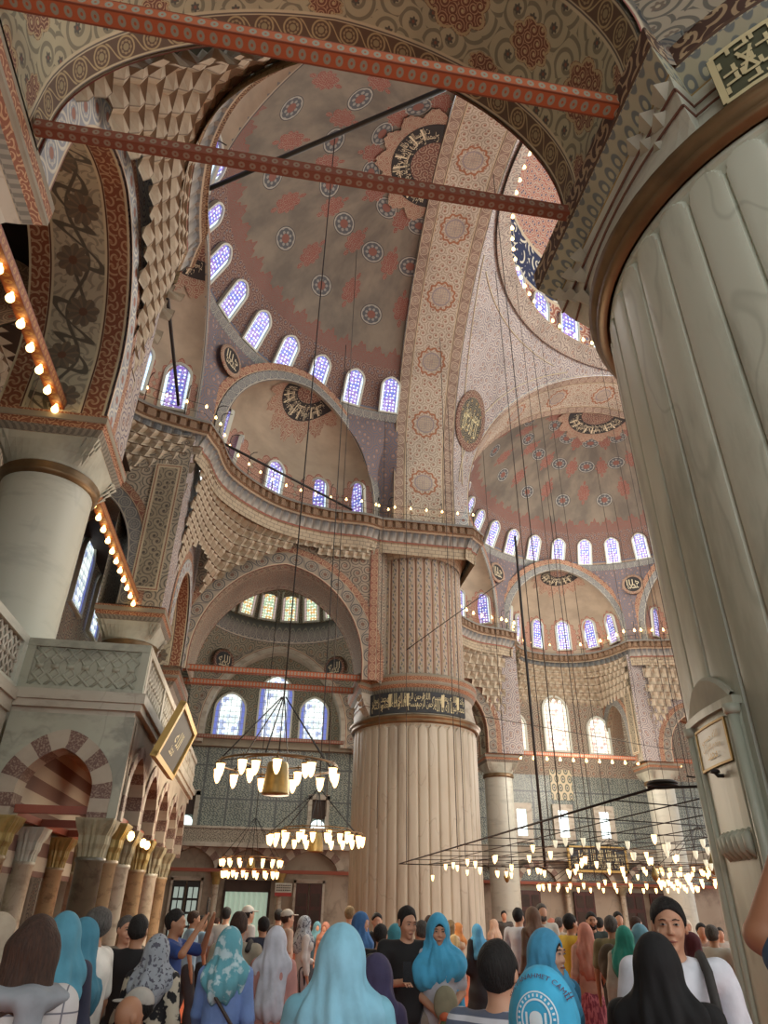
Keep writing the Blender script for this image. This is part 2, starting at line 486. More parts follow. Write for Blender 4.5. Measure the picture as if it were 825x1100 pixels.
def capcorn_f():
    # cap cornice of piers; v metres up
    u, v = uvn()
    l, fl, ey, d = arab(u, v, 3.4, 12, 3.0, .8)
    dark = mix(l, c3('#4c3024'), c3('#a98c6c')); dark = mix(fl, dark, c3('#b39a78'))
    x = frac(u / .16) - .5
    q = ss(flen(x * 1.2, frac(v / .3) - .45), .45, .38)
    grey = mix(q, c3('#a8a38c'), c3('#6f7678')); grey = mix(ss(flen(x, frac(v / .3) - .45), .2, .15), grey, c3('#b3ad93'))
    c = mix(fgt(v, .05), c3('#a3854e'), grey); c = mix(fgt(v, .40), c, c3('#5a4030')); c = mix(fgt(v, .44), c, dark)
    c = mix(fgt(v, .86), c, c3('#8b8371'))
    return mottled(c, .25, 1.0)
M['capcorn'] = material('pier_cap_cornice', capcorn_f)
def capred_f():
    u, v = uvn()
    l, fl, ey, d = arab(u, v, 6.0, 14, 3.0, .8)
    red = mix(l, c3('#8c5138'), c3('#b98d6a'))
    c = mix(fgt(v, .05), c3('#b0a08a'), mix(ss(fabs(frac(u / .12) - .5), .3, .2), c3('#8a8276'), c3('#6d675f'))); c = mix(fgt(v, .22), c, red); c = mix(fgt(v, .36), c, c3('#8f8576')); c = mix(fgt(v, .5), c, red); c = mix(fgt(v, .66), c, c3('#8d8170'))
    return mottled(c, .25, 1.0)
M['capred'] = material('column_cap_cornice', capred_f)
def marble(base, vein, sc, streak, tint='#8f8468'):
    def f():
        x, y, z = posn()
        n = noise(x, y, z * streak, sc, 6.0, .62)
        w = noise(x, y, z * .6, sc * .5, 3.0)
        c = mix(ss(n, .48, .66) * .75, c3(base), c3(vein)); c = mix(ss(w, .45, .7) * .5, c, c3(tint))
        vn = ss(fabs(noise(x, y, z * .4, sc * .45, 3.0, .6) - .5), .008, .0)
        return mix(vn * .35, c, c3(vein))
    return f
M['marble_near'] = material('grey_green_marble', marble('#c2c7bd', '#8a9084', 1.1, .22, '#a9a893'), rough=.42)
M['marble_far'] = material('warm_marble', marble('#b7ad9e', '#8a7d70', 1.3, .12, '#a69682'), rough=.5)
M['marble_side'] = material('grey_marble', marble('#b9b8ae', '#a3a29a', 1.0, 4.0, '#aeaca0'), rough=.45)
M['marble_pale'] = material('pale_marble', marble('#b2a89c', '#85796c', 1.6, 2.5, '#9a8e80'), rough=.5)
M['marble_col'] = material('brown_veined_marble', marble('#9c8262', '#5c4632', 5.0, 1.5, '#7b6248'), rough=.3)
M['marble_grn'] = material('dark_green_marble', marble('#5a5344', '#332f28', 5.0, 1.5, '#463e30'), rough=.3)
M['marble_lgt'] = material('light_column_marble', marble('#b5aa9a', '#7e7466', 4.0, 1.5, '#a0927e'), rough=.35)
M['brass'] = material('brass_ring', lambda: mottled(c3('#7c6040'), .5, 2.0, '#2e2014'), rough=.4, metal=.5)
M['gold'] = material('gold_paint', c3('#b89450'), rough=.5, metal=.3)
M['plaque'] = material('white_plaque_marble', marble('#c8c8c0', '#a8a8a0', 1.5, 1.0, '#bcbcb0'), rough=.4)
M['marble_front'] = material('darker_grey_marble_slabs', marble('#a3a294', '#74736a', 1.6, 1.6, '#8f8c7c'), rough=.5)  # platform front is a darker green-grey stone than its side
M['goldcap'] = material('gilded_capital', lambda: mottled(c3('#a38a4c'), .5, 5.0, '#4e3f22'), rough=.45, metal=.25)
M['stonecap'] = material('stone_capital', lambda: mottled(c3('#8f8468'), .5, 5.0, '#3c3628'), rough=.6)
M['iron'] = material('black_iron', c3('#1d1b1a'), rough=.6)
M['darkrod'] = material('dark_green_iron', c3('#2c3330'), rough=.5)
M['wire'] = material('thin_cable', c3('#3a322c'), rough=.7)
M['navy'] = material('navy_ground', lambda: mottled(c3('#2e3238'), .3, 3.0), rough=.7)
M['blackg'] = material('black_ground', c3('#211d1b'), rough=.7)
M['ivory'] = material('ivory_lettering', c3('#cbbd92'), rough=.6)
M['ivory2'] = material('pale_lettering', c3('#c8b79a'), rough=.6)
M['olive'] = material('olive_ground', c3('#4c4f38'), rough=.7)
M['medal'] = material('medallion_lattice', ornament('#2c2b30', '#8a7f62', '#a3854a', 3.0, '#86503c', 26, 2.0, .5))
def beam_f(a='#b0562e', b='#8c9084', c_='#c98a4a'):
    def f():
        u, v = uvn()
        x = frac(u / .13) - .5; y = v - .5
        l = ss(flen(x, y), .34, .26); e = ss(fabs(y), .38, .42)
        c = mix(l, c3(a), c3(b)); c = mix(ss(flen(x, y), .12, .08), c, c3(a)); c = mix(e, c, c3('#7c3a22'))
        return c
    return f
M['beam'] = material('red_painted_tie_beam', beam_f(), rough=.6)
M['beam2'] = material('brown_painted_tie_beam', beam_f('#7e3f2c', '#8b7868'), rough=.6)
M['beam_lit'] = material('orange_gilt_tie_beam', beam_f('#8f4a22', '#b07a3c'), rough=.5)
M['beam_red'] = material('plain_red_tie_bar', c3('#8e3c22'), rough=.5)
def glass_f(blue, warm=0.0, hexs=7.0):
    def f():
        u, v = uvn()   # u 0..1 across, v 0..H/W
        e = fmin(u, 1.0 - u)
        ed = voro(u, v, hexs, .0, 'DISTANCE_TO_EDGE')
        d, dx, dy = voro(u + .5 / hexs, v, hexs * 1.0, .35)
        k = noise(ffloor(u * hexs), ffloor(v * hexs), 0.0, 3.7, 0.0)
        c = mix(ss(k, .40, .5), c3(blue[0]), c3(blue[1])); c = mix(ss(k, .54, .6), c, c3(blue[2]))
        c = mix(ss(d, .3, .22), c, c3(blue[3]))
        c = mix(ss(e, .13, .11), c, c3(blue[4])); c = mix(ss(ed, .06, .03) * .75, c, c3(blue[5]))
        c = mix(ss(fabs(e - .14), .02, .01), c, c3(blue[5]))
        return c
    return f
M['glass_hi'] = material('blue_white_stained_glass', glass_f(('#5c66c4', '#7a5fb4', '#8f7cc8', '#dfe6ff', '#cfe4ff', '#3f4078'), hexs=5.0), rough=.3, emit=.8)
M['glass_mid'] = material('white_roundel_stained_glass', glass_f(('#d8e0e8', '#b8c8d0', '#8f9cc8', '#f4f6ff', '#5560b0', '#4c4f6c'), hexs=5.0), rough=.3, emit=.85)
M['glass_low'] = material('pale_green_stained_glass', glass_f(('#9ab49a', '#c89a5a', '#aac0ac', '#e6f0e0', '#a08a8c', '#3e3a30'), hexs=5.0), rough=.3, emit=.9)
M['glass_dim'] = material('dim_carved_window_glass', glass_f(('#7a6a58', '#8f7a60', '#6b5a4c', '#a08c70', '#b8a080', '#2c2622'), hexs=6.0), rough=.3, emit=.25)
M['daylight'] = material('daylight_pane', c3('#dfeaf0'), rough=.3, emit=2.2)
M['clearpane'] = material('grey_window_pane', c3('#8c9a98'), rough=.2, emit=.5)
def tile_f():
    u, v = uvn()
    P = 1.25
    a = frac(u / P) * P; 
    l, fl, ey, d = arab(u, v, 5.0, 11, 2.0, .6)
    k = noise(ffloor(u / P), ffloor(v / 1.6), 0., 5.0, 0.0)
    base = mix(ss(k, .45, .55), c3('#848c86'), c3('#9c9c90'))
    c = mix(l, base, c3('#3c4a4c')); c = mix(fl, c, c3('#345262')); c = mix(ey, c, c3('#b0aea0'))
    c = mix(flt(fmin(a, P - a), .05), c, c3('#555a5c')); y = frac(v / 1.6) * 1.6
    c = mix(flt(fmin(y, 1.6 - y), .04), c, c3('#555a5c'))
    return mottled(c, .3, .5)
M['tiles'] = material('glazed_floral_tiles', tile_f, rough=.35)
def bluetile_f():
    u, v = uvn()
    l, fl, ey, d = arab(u, v, 9.0, 14, 2.0, .25)
    c = mix(l, c3('#a9b0ae'), c3('#4f6d8c')); c = mix(fl, c, c3('#33507a'))
    return c
M['bluetile'] = material('blue_white_tiles', bluetile_f, rough=.35)
def ogive_f():
    u, v = uvn()
    x = frac(u / .42) - .5; r0 = ffloor(v / .5); y = frac(v / .5) - .5
    sh = frac(r0 * .5) ; x = frac(u / .42 + sh) - .5
    r = flen(x * 1.3, y); c = mix(ss(fabs(r - .36), .12, .08), c3('#b9a88a'), c3('#5b6152'))
    return mix(ss(r, .18, .12), c, c3('#44505c'))
M['ogive'] = material('ogive_tile_panel', ogive_f, rough=.4)
def ablaq_f(n, c1='#a8998a', c2='#6b4a40'):
    def f():
        u, v = uvn()
        x, y, z = posn()
        s = fgt(frac(u * n), .5)
        sp = ss(noise(x, y, z, 40.0, 2.0), .5, .6)
        return mottled(mix(s, c3(c1), mix(sp, c3(c2), c3('#8f7668'))), .2, 3.0)
    return f
M['ablaq'] = material('striped_voussoirs', ablaq_f(1.0), rough=.6)
M['stonewall'] = material('stone_slab_wall', marble('#a09080', '#776658', .9, 1.0, '#8c7a68'), rough=.6)
def carpet_f():
    x, y, z = posn()
    n = noise(x, y, z, 14.0, 3.0)
    st = ss(fabs(frac(y / 1.15) - .5), .47, .49)
    return mix(st * .5, mix(n, c3('#b9441f'), c3('#cf5a2c')), c3('#7a2a18'))
M['carpet'] = material('orange_red_carpet', carpet_f, rough=.95)
def jali_f():
    u, v = uvn()
    l, fl, ey, d = arab(u, v, 5.0, 12, 3.0, .5)
    return mix(l, c3('#a09586'), c3('#5c5348'))
M['jali'] = material('pierced_stone', jali_f, rough=.6)
M['lampglass'] = material('lit_lamp_glass', c3('#ffc27a'), rough=.3, emit=3.2)
M['lampglass2'] = material('clear_lamp_glass', c3('#d8d4c0'), rough=.15, emit=.5)
M['bulb'] = material('glowing_bulb', c3('#ffc273'), rough=.3, emit=5.0)
M['cup'] = material('aged_brass_cup', lambda: mottled(c3('#8a7442'), .4, 6.0, '#3c3018'), rough=.4, metal=.5)
M['wood'] = material('dark_red_wood', lambda: mottled(c3('#4c2018'), .5, 3.0), rough=.5)
M['wooddark'] = material('dark_brown_planks', lambda: mottled(c3('#3c2a20'), .5, 2.0), rough=.7)
M['white'] = material('white_paint', c3('#b8b8b0'), rough=.7)
def drum_f():
    # painted pier drum: vertical strips with leaf scrolls; u in strips
    u, v = uvn()
    x = frac(u) - .5
    leaf = ss(fabs(fsin(v * 8.0) * .16 - x), .12, .06) * ss(fsin(v * 31.0 + x * 9.0), -.6, .1)
    leaf2 = ss(fabs(fsin(v * 8.0 + 3.1) * .18 - x), .09, .04) * ss(fsin(v * 24.0 - x * 14.0), -.2, .3)
    c = c3('#b09e90'); c = mix(leaf, c, c3('#66666c')); c = mix(leaf2, c, c3('#8f8254'))
    e = fabs(x)
    c = mix(fgt(e, .31), c, c3('#b59f88')); c = mix(ss(fabs(e - .31), .03, .015), c, c3('#8d5a50')); c = mix(fgt(e, .45), c, c3('#8f5648'))
    return mottled(c, .2, .5)
M['drum'] = material('painted_pier_drum', drum_f)
M['glass_pale'] = material('carved_pale_window', glass_f(('#c8b8b0', '#e8e8e4', '#b89a98', '#f4f4f0', '#d8cabc', '#6c4a44'), hexs=6.0), rough=.3, emit=.8)
def daypane_f():
    u, v = uvn()
    b = fmin(fabs(frac(u * 3.0) - .5), fabs(frac(v * 3.0) - .5))
    return mix(ss(b, .46, .49), c3('#cfe0ec'), c3('#cfe0ec'))
M['daypane'] = material('bright_window_pane', daypane_f, rough=.3, emit=1.5)
# ------------------------------------------------------------------ lettering
AR = {'ا': 0xFE8D, 'ب': 0xFE8F, 'ت': 0xFE95, 'ح': 0xFEA1, 'خ': 0xFEA5, 'د': 0xFEA9, 'ذ': 0xFEAB, 'ر': 0xFEAD, 'س': 0xFEB1, 'ص': 0xFEB9, 'ع': 0xFEC9,
      'ف': 0xFED1, 'ق': 0xFED5, 'ك': 0xFED9, 'ل': 0xFEDD, 'م': 0xFEE1, 'ن': 0xFEE5, 'ه': 0xFEE9, 'و': 0xFEED, 'ي': 0xFEF1, 'ش': 0xFEB5, 'ط': 0xFEC1, 'ض': 0xFEBD, 'ث': 0xFE99, 'ج': 0xFE9D, 'ز': 0xFEAF, 'غ': 0xFECD, 'ظ': 0xFEC5}
NJ = set('ادذروز')
def shape(t):
    out = []
    for w in t.split(' '):
        g = ''
        for i, ch in enumerate(w):
            pj = i > 0 and w[i - 1] in AR and w[i - 1] not in NJ
            nj = i < len(w) - 1 and ch not in NJ
            b = AR[ch]
            if ch in NJ: k = 1 if pj else 0
            else: k = 3 if (pj and nj) else (1 if pj else (2 if nj else 0))
            g += chr(b + k)
        out.append(g[::-1])
    return ' '.join(out[::-1])
_tc = {}
def text_tris(body, latin=False):
    """flat lettering as (verts2d, faces) normalised to height 1"""
    k = (body, latin)
    if k in _tc: return _tc[k]
    c = bpy.data.curves.new('lettering', 'FONT'); c.body = body if latin else shape(body); c.resolution_u = 3
    o = bpy.data.objects.new('lettering', c); C.objects.link(o)
    bpy.context.view_layer.update()
    me = bpy.data.meshes.new_from_object(o); bpy.data.objects.remove(o); bpy.data.curves.remove(c)
    V = np.array([v.co[:2] for v in me.vertices], float).reshape(-1, 2); F = [list(p.vertices) for p in me.polygons]
    bpy.data.meshes.remove(me)
    if not len(V): V = np.zeros((1, 2)); F = []
    V[:, 0] -= V[:, 0].min(); V[:, 1] -= V[:, 1].min(); V /= max(V[:, 1].max(), 1e-6)
    _tc[k] = (V, F)
    return _tc[k]
def put_text(mb, body, x0, x1, y0, y1, fn, m=0, latin=False):
    """fit text in the box [x0,x1]x[y0,y1] and map it through fn(x,y)->xyz"""
    V, F = text_tris(body, latin); w = V[:, 0].max() if len(V) else 1.0
    P = [fn(x0 + (x1 - x0) * x / w, y0 + (y1 - y0) * y) for x, y in V]
    mb.add(P, F, None, m)
def fill_text(mb, words, x0, x1, y0, y1, fn, m=0, layers=2):
    """dense interlaced lettering"""
    n = len(words); dx = (x1 - x0) / n; h = (y1 - y0)
    for L in range(layers):
        for i, w in enumerate(words):
            a = x0 + dx * i + (dx * .35 if L else 0); b = min(a + dx * 1.08, x1)
            if L == 0: put_text(mb, words[-1 - i], a, b, y0, y0 + h * .62, fn, m)
            else: put_text(mb, w, a, b, y0 + h * .42, y1, fn, m)
    # tall upright strokes
    k = int((x1 - x0) / (h * .30))
    for i in range(k):
        x = x0 + (x1 - x0) * (i + .5) / k; w = h * .022
        q = [(x - w, y0 + h * .25), (x + w, y0 + h * .25), (x + w * 1.6, y1 - h * .03), (x - w * 1.2, y1 - h * .06)]
        if i % 3: mb.add([fn(*p) for p in q], [(0, 1, 2, 3)], None, m)

# ------------------------------------------------------------------ arches
def apts(cx, r, zs, h, p=.12, n=40, z0=None):
    """arch curve from left to right: list of (s,z); z0 = impost (vertical part below zs)"""
    out = []
    if z0 is not None and z0 < zs - .01: out += [(cx - r, z0), (cx - r, (z0 + zs) / 2)]
    for i in range(n + 1):
        t = pi - pi * i / n
        out.append((cx + r * cos(t), zs + h * ((1 - p) * sin(t) + p * (1 - abs(cos(t))))))
    if z0 is not None and z0 < zs - .01: out += [(cx + r, (z0 + zs) / 2), (cx + r, z0)]
    return out
def azf(x, p=.12):
    x = min(abs(x), 1.0); return (1 - p) * sqrt(max(0, 1 - x * x)) + p * (1 - x)
def arclen(pts):
    L = [0]
    for a, b in zip(pts[:-1], pts[1:]): L.append(L[-1] + hypot(b[0] - a[0], b[1] - a[1]))
    return L
def soffit(mb, fn, pts, t0, t1, m=0, v0=0.0, W=None, nt=5, flip=False):
    L = arclen(pts); ts = np.linspace(t0, t1, nt)
    P = [[fn(s, t, z) for t in ts] for s, z in pts]
    k = (W / abs(t1 - t0)) if W else 1
    U = [[(l, v0 + abs(t - t0) * k) for t in ts] for l in L]
    mb.grid(np.array(P), np.array(U), m, True, flip)
def offs(pts, w):
    out = []
    for i, p in enumerate(pts):
        a = pts[max(i - 1, 0)]; b = pts[min(i + 1, len(pts) - 1)]
        dx, dz = b[0] - a[0], b[1] - a[1]; l = hypot(dx, dz) or 1
        out.append((p[0] - dz / l * w, p[1] + dx / l * w))
    return out
def aband(mb, fn, pts, w0, w1, t, m=0, v0=0.0, lip=None):
    """flat moulding that follows the arch on plane t, from offset w0 to w1; lip = depth of its edge"""
    L = arclen(pts); A = offs(pts, w0); B = offs(pts, w1)
    P = [[fn(a[0], t, a[1]), fn(b[0], t, b[1])] for a, b in zip(A, B)]
    U = [[(l, v0), (l, v0 + (w1 - w0))] for l in L]
    mb.grid(np.array(P), np.array(U), m, True)
    if lip:
        P = [[fn(b[0], t, b[1]), fn(b[0], t + lip, b[1])] for b in B]
        mb.grid(np.array(P), np.array([[(l, v0 + w1 - w0)] * 2 for l in L]), m, False)
def awall(mb, fn, s0, s1, z0, z1, pts, t, m=0, nz=1, uv=None):
    """wall face on plane t from s0..s1, z0..z1 with an arched opening pts"""
    xs = [p[0] for p in pts]; L, R = min(xs), max(xs)
    cols = [(s, z0) for s in np.linspace(s0, L, 4)] + [p for p in pts if True] + [(s, z0) for s in np.linspace(R, s1, 4)]
    zt = z1 if callable(z1) else (lambda s: z1)
    for a, b in zip(cols[:-1], cols[1:]):
        if abs(a[0] - b[0]) < 1e-5: continue
        q = [(a[0], a[1]), (b[0], b[1]), (b[0], zt(b[0])), (a[0], zt(a[0]))]
        mb.add([fn(s, t, z) for s, z in q], [(0, 1, 2, 3)], [[(s, z) for s, z in q]], m)
def quadwall(mb, p, q, z0, z1, m=0, u0=0.0, v0=None):
    L = hypot(q[0] - p[0], q[1] - p[1]); v0 = z0 if v0 is None else v0
    mb.add([(p[0], p[1], z0), (q[0], q[1], z0), (q[0], q[1], z1), (p[0], p[1], z1)], [(0, 1, 2, 3)],
           [[(u0, v0), (u0 + L, v0), (u0 + L, v0 + z1 - z0), (u0, v0 + z1 - z0)]], m)
def dome_patch(mb, c, R, zc, z0, z1, a0, a1, na=64, nz=24, m=0):
    zs = [z0 + (z1 - z0) * (i / nz) for i in range(nz + 1)]
    ang = np.linspace(a0, a1, na + 1); P = np.zeros((na + 1, nz + 1, 3)); U = np.zeros((na + 1, nz + 1, 2))
    e0 = math.asin((z0 - zc) / R); e1 = math.asin(min(1, (z1 - zc) / R))
    for j in range(nz + 1):
        e = e0 + (e1 - e0) * j / nz; r = R * cos(e)
        P[:, j, 0] = c[0] + r * np.cos(ang); P[:, j, 1] = c[1] + r * np.sin(ang); P[:, j, 2] = zc + R * sin(e)
        U[:, j, 0] = ang * R; U[:, j, 1] = (e - e0) * R
    mb.grid(P, U, m, True)

# ------------------------------------------------------------------ windows
nwin = [0]
def window(c, nrm, w, h, glass, tilt=0.0, kind='point', fw=.09, frame='white', depth=.14, name='window'):
    """arched window: frame (structure) with a pane; c = centre of the sill, nrm = horizontal direction into the room"""
    nwin[0] += 1
    n = np.array([nrm[0], nrm[1], 0.0]); n /= np.linalg.norm(n); n3 = n * cos(tilt) + np.array([0, 0, -sin(tilt)]); up = n * sin(tilt) + np.array([0, 0, cos(tilt)])
    sd = np.cross(up, n3); c = np.array(c, float)
    def outl(wd, ht, k=10):
        r = wd / 2; zs = ht - r * 1.1; pts = [(-r, 0), (r, 0)]
        if kind == 'rect': return pts + [(r, ht), (-r, ht)]
        for i in range(k + 1):
            t = pi * i / k; pts.append((r * cos(t), zs + r * 1.1 * (.85 * sin(t) + .15 * (1 - abs(cos(t))))))
        return pts
    inn = outl(w, h); out = [(x * (1 + 2 * fw / w), -fw + (z) * (1 + 2 * fw / h)) for x, z in inn]
    def P(x, z, d): return c + sd * x + up * z + n3 * d
    mb = MB(); k = len(inn); V = [P(x, z, depth) for x, z in inn] + [P(x, z, depth) for x, z in out] + [P(x, z, 0) for x, z in inn] + [P(x, z, -.02) for x, z in out]
    F = []
    for i in range(k):
        j = (i + 1) % k
        F += [(i, j, k + j, k + i), (i, 2 * k + i, 2 * k + j, j), (k + i, k + j, 3 * k + j, 3 * k + i)]
    mb.add(V, F)
    o = mb.build('window_%d' % nwin[0], M[frame]); o['kind'] = 'structure'
    pm = MB(); pm.add([P(x, z, .05) for x, z in inn], [tuple(range(k))], [[(x / w + .5, z / w) for x, z in inn]])
    pm.build('window_pane', M[glass], o)
    return o

# ------------------------------------------------------------------ carved niche rows (muqarnas)
def muq_rows(mb, curve, zs, cell=.45, off=.0, zmin=None, deep=.28, m=0):
    """curve(u,z) -> (x,y) plan point; rows of faceted niches between heights zs (low to high)"""
    for k in range(len(zs) - 1):
        za, zb = zs[k], zs[k + 1]; zm = (za + zb) / 2
        P = [curve(u, zm) for u in np.linspace(0, 1, 21)]
        L = sum(hypot(P[i + 1][0] - P[i][0], P[i + 1][1] - P[i][1]) for i in range(20)); n = max(2, int(L / cell))
        sh = .5 / n if k % 2 else 0
        for i in range(n):
            u0, u1 = i / n + sh, (i + 1) / n + sh
            if u1 > 1.001: continue
            um = (u0 + u1) / 2
            if zmin and zmin(um) > zm: continue
            def pt(u, z, w):   # w: 0 = on curve at za plan, 1 = at zb plan
                a = curve(u, za); b = curve(u, zb); return np.array([a[0] + (b[0] - a[0]) * w, a[1] + (b[1] - a[1]) * w, z])
            A0, A1 = pt(u0, za, 0), pt(u1, za, 0)
            B0, B1, Bm = pt(u0, zb, 1), pt(u1, zb, 1), pt(um, zb, 1)
            e = A1 - A0; nrm = np.array([-e[1], e[0], 0]); nrm /= np.linalg.norm(nrm) + 1e-9
            # inward direction = away from where the curve moves
            mv = Bm - pt(um, zb, 0)
            if nrm @ mv > 0: nrm = -nrm
            D = pt(um, za + (zb - za) * .62, .25) + nrm * deep * .55
            T = pt(um, zb, .8) + nrm * deep * .25
            S0, S1 = pt(u0, za + (zb - za) * .5, .75), pt(u1, za + (zb - za) * .5, .75)
            Lm = pt(um, za, 0) + nrm * deep * .3
            V = [A0, A1, S0, S1, B0, B1, D, T, Lm]
            F = [(0, 8, 6), (8, 1, 6), (0, 6, 2), (1, 3, 6), (2, 6, 7), (3, 7, 6), (2, 7, 4), (3, 5, 7), (4, 7, 5)]
            uv = {0: (0, 0), 1: (1, 0), 2: (0, .5), 3: (1, .5), 4: (0, 1), 5: (1, 1), 6: (.5, .6), 7: (.5, .98), 8: (.5, .03)}
            uv = {q: (.02 + .96 * a, .02 + .96 * b) for q, (a, b) in uv.items()}
            mb.add(V, F, [[uv[q] for q in f] for f in F], m)

def catmull(pts, n=12, closed=False):
    out = []; P = [np.array(p, float) for p in pts]; N = len(P)
    rngi = range(N) if closed else range(N - 1)
    for i in rngi:
        p0 = P[(i - 1) % N] if closed or i > 0 else P[i]; p1 = P[i]; p2 = P[(i + 1) % N]
        p3 = P[(i + 2) % N] if closed or i + 2 < N else p2
        for k in range(n):
            t = k / n
            out.append(.5 * ((2 * p1) + (-p0 + p2) * t + (2 * p0 - 5 * p1 + 4 * p2 - p3) * t * t + (-p0 + 3 * p1 - 3 * p2 + p3) * t ** 3))
    if not closed: out.append(P[-1])
    return out
def resample(pts, step):
    P = [np.array(p, float) for p in pts]; L = [0]
    for a, b in zip(P[:-1], P[1:]): L.append(L[-1] + np.linalg.norm(b - a))
    n = max(2, int(round(L[-1] / step))); out = []; j = 0
    for i in range(n + 1):
        d = L[-1] * i / n
        while j < len(L) - 2 and L[j + 1] < d: j += 1
        t = (d - L[j]) / max(L[j + 1] - L[j], 1e-9); out.append(P[j] + (P[j + 1] - P[j]) * t)
    return out, L[-1]
def cornice(mb, path, ztop, back=1.2, side=1, m=0):
    """walkway edge: path = plan polyline of the outer lip; the wall lies on `side` (+1 = left of travel)"""
    pts, L = resample(path, .085)
    prof = [(-back, .0), (-.02, .0), (0, -.03), (0, -.12), (.06, -.13), (.06, -.42), (.02, -.45), (.1, -.5), (.14, -.56), (.2, -.6), (.34, -.93), (.36, -.96), (.36, -1.03), (.42, -1.05), (.46, -1.5)]
    P = []; U = []
    for i, p in enumerate(pts):
        a = pts[max(i - 1, 0)]; b = pts[min(i + 1, len(pts) - 1)]; d = b - a; d = d / (np.linalg.norm(d) + 1e-9)
        n = np.array([-d[1], d[0]]) * side; row = []; ur = []; v = 0; u = i * L / (len(pts) - 1)
        tooth = ((u / .36) % 1.0); notch = .11 if tooth > .72 else 0.0
        sc = .06 * abs(sin(pi * u / .34))
        for j, (o, z) in enumerate(prof):
            oo = abs(o) if j else back
            if 4 <= j <= 5: oo += notch
            if 9 <= j <= 10: oo += .05 - sc
            row.append((p[0] + n[0] * oo, p[1] + n[1] * oo, ztop + z))
            ur.append((u, -z if j else 0))
        P.append(row); U.append(ur)
    mb.grid(np.array(P), np.array(U), m, False, flip=(side < 0))

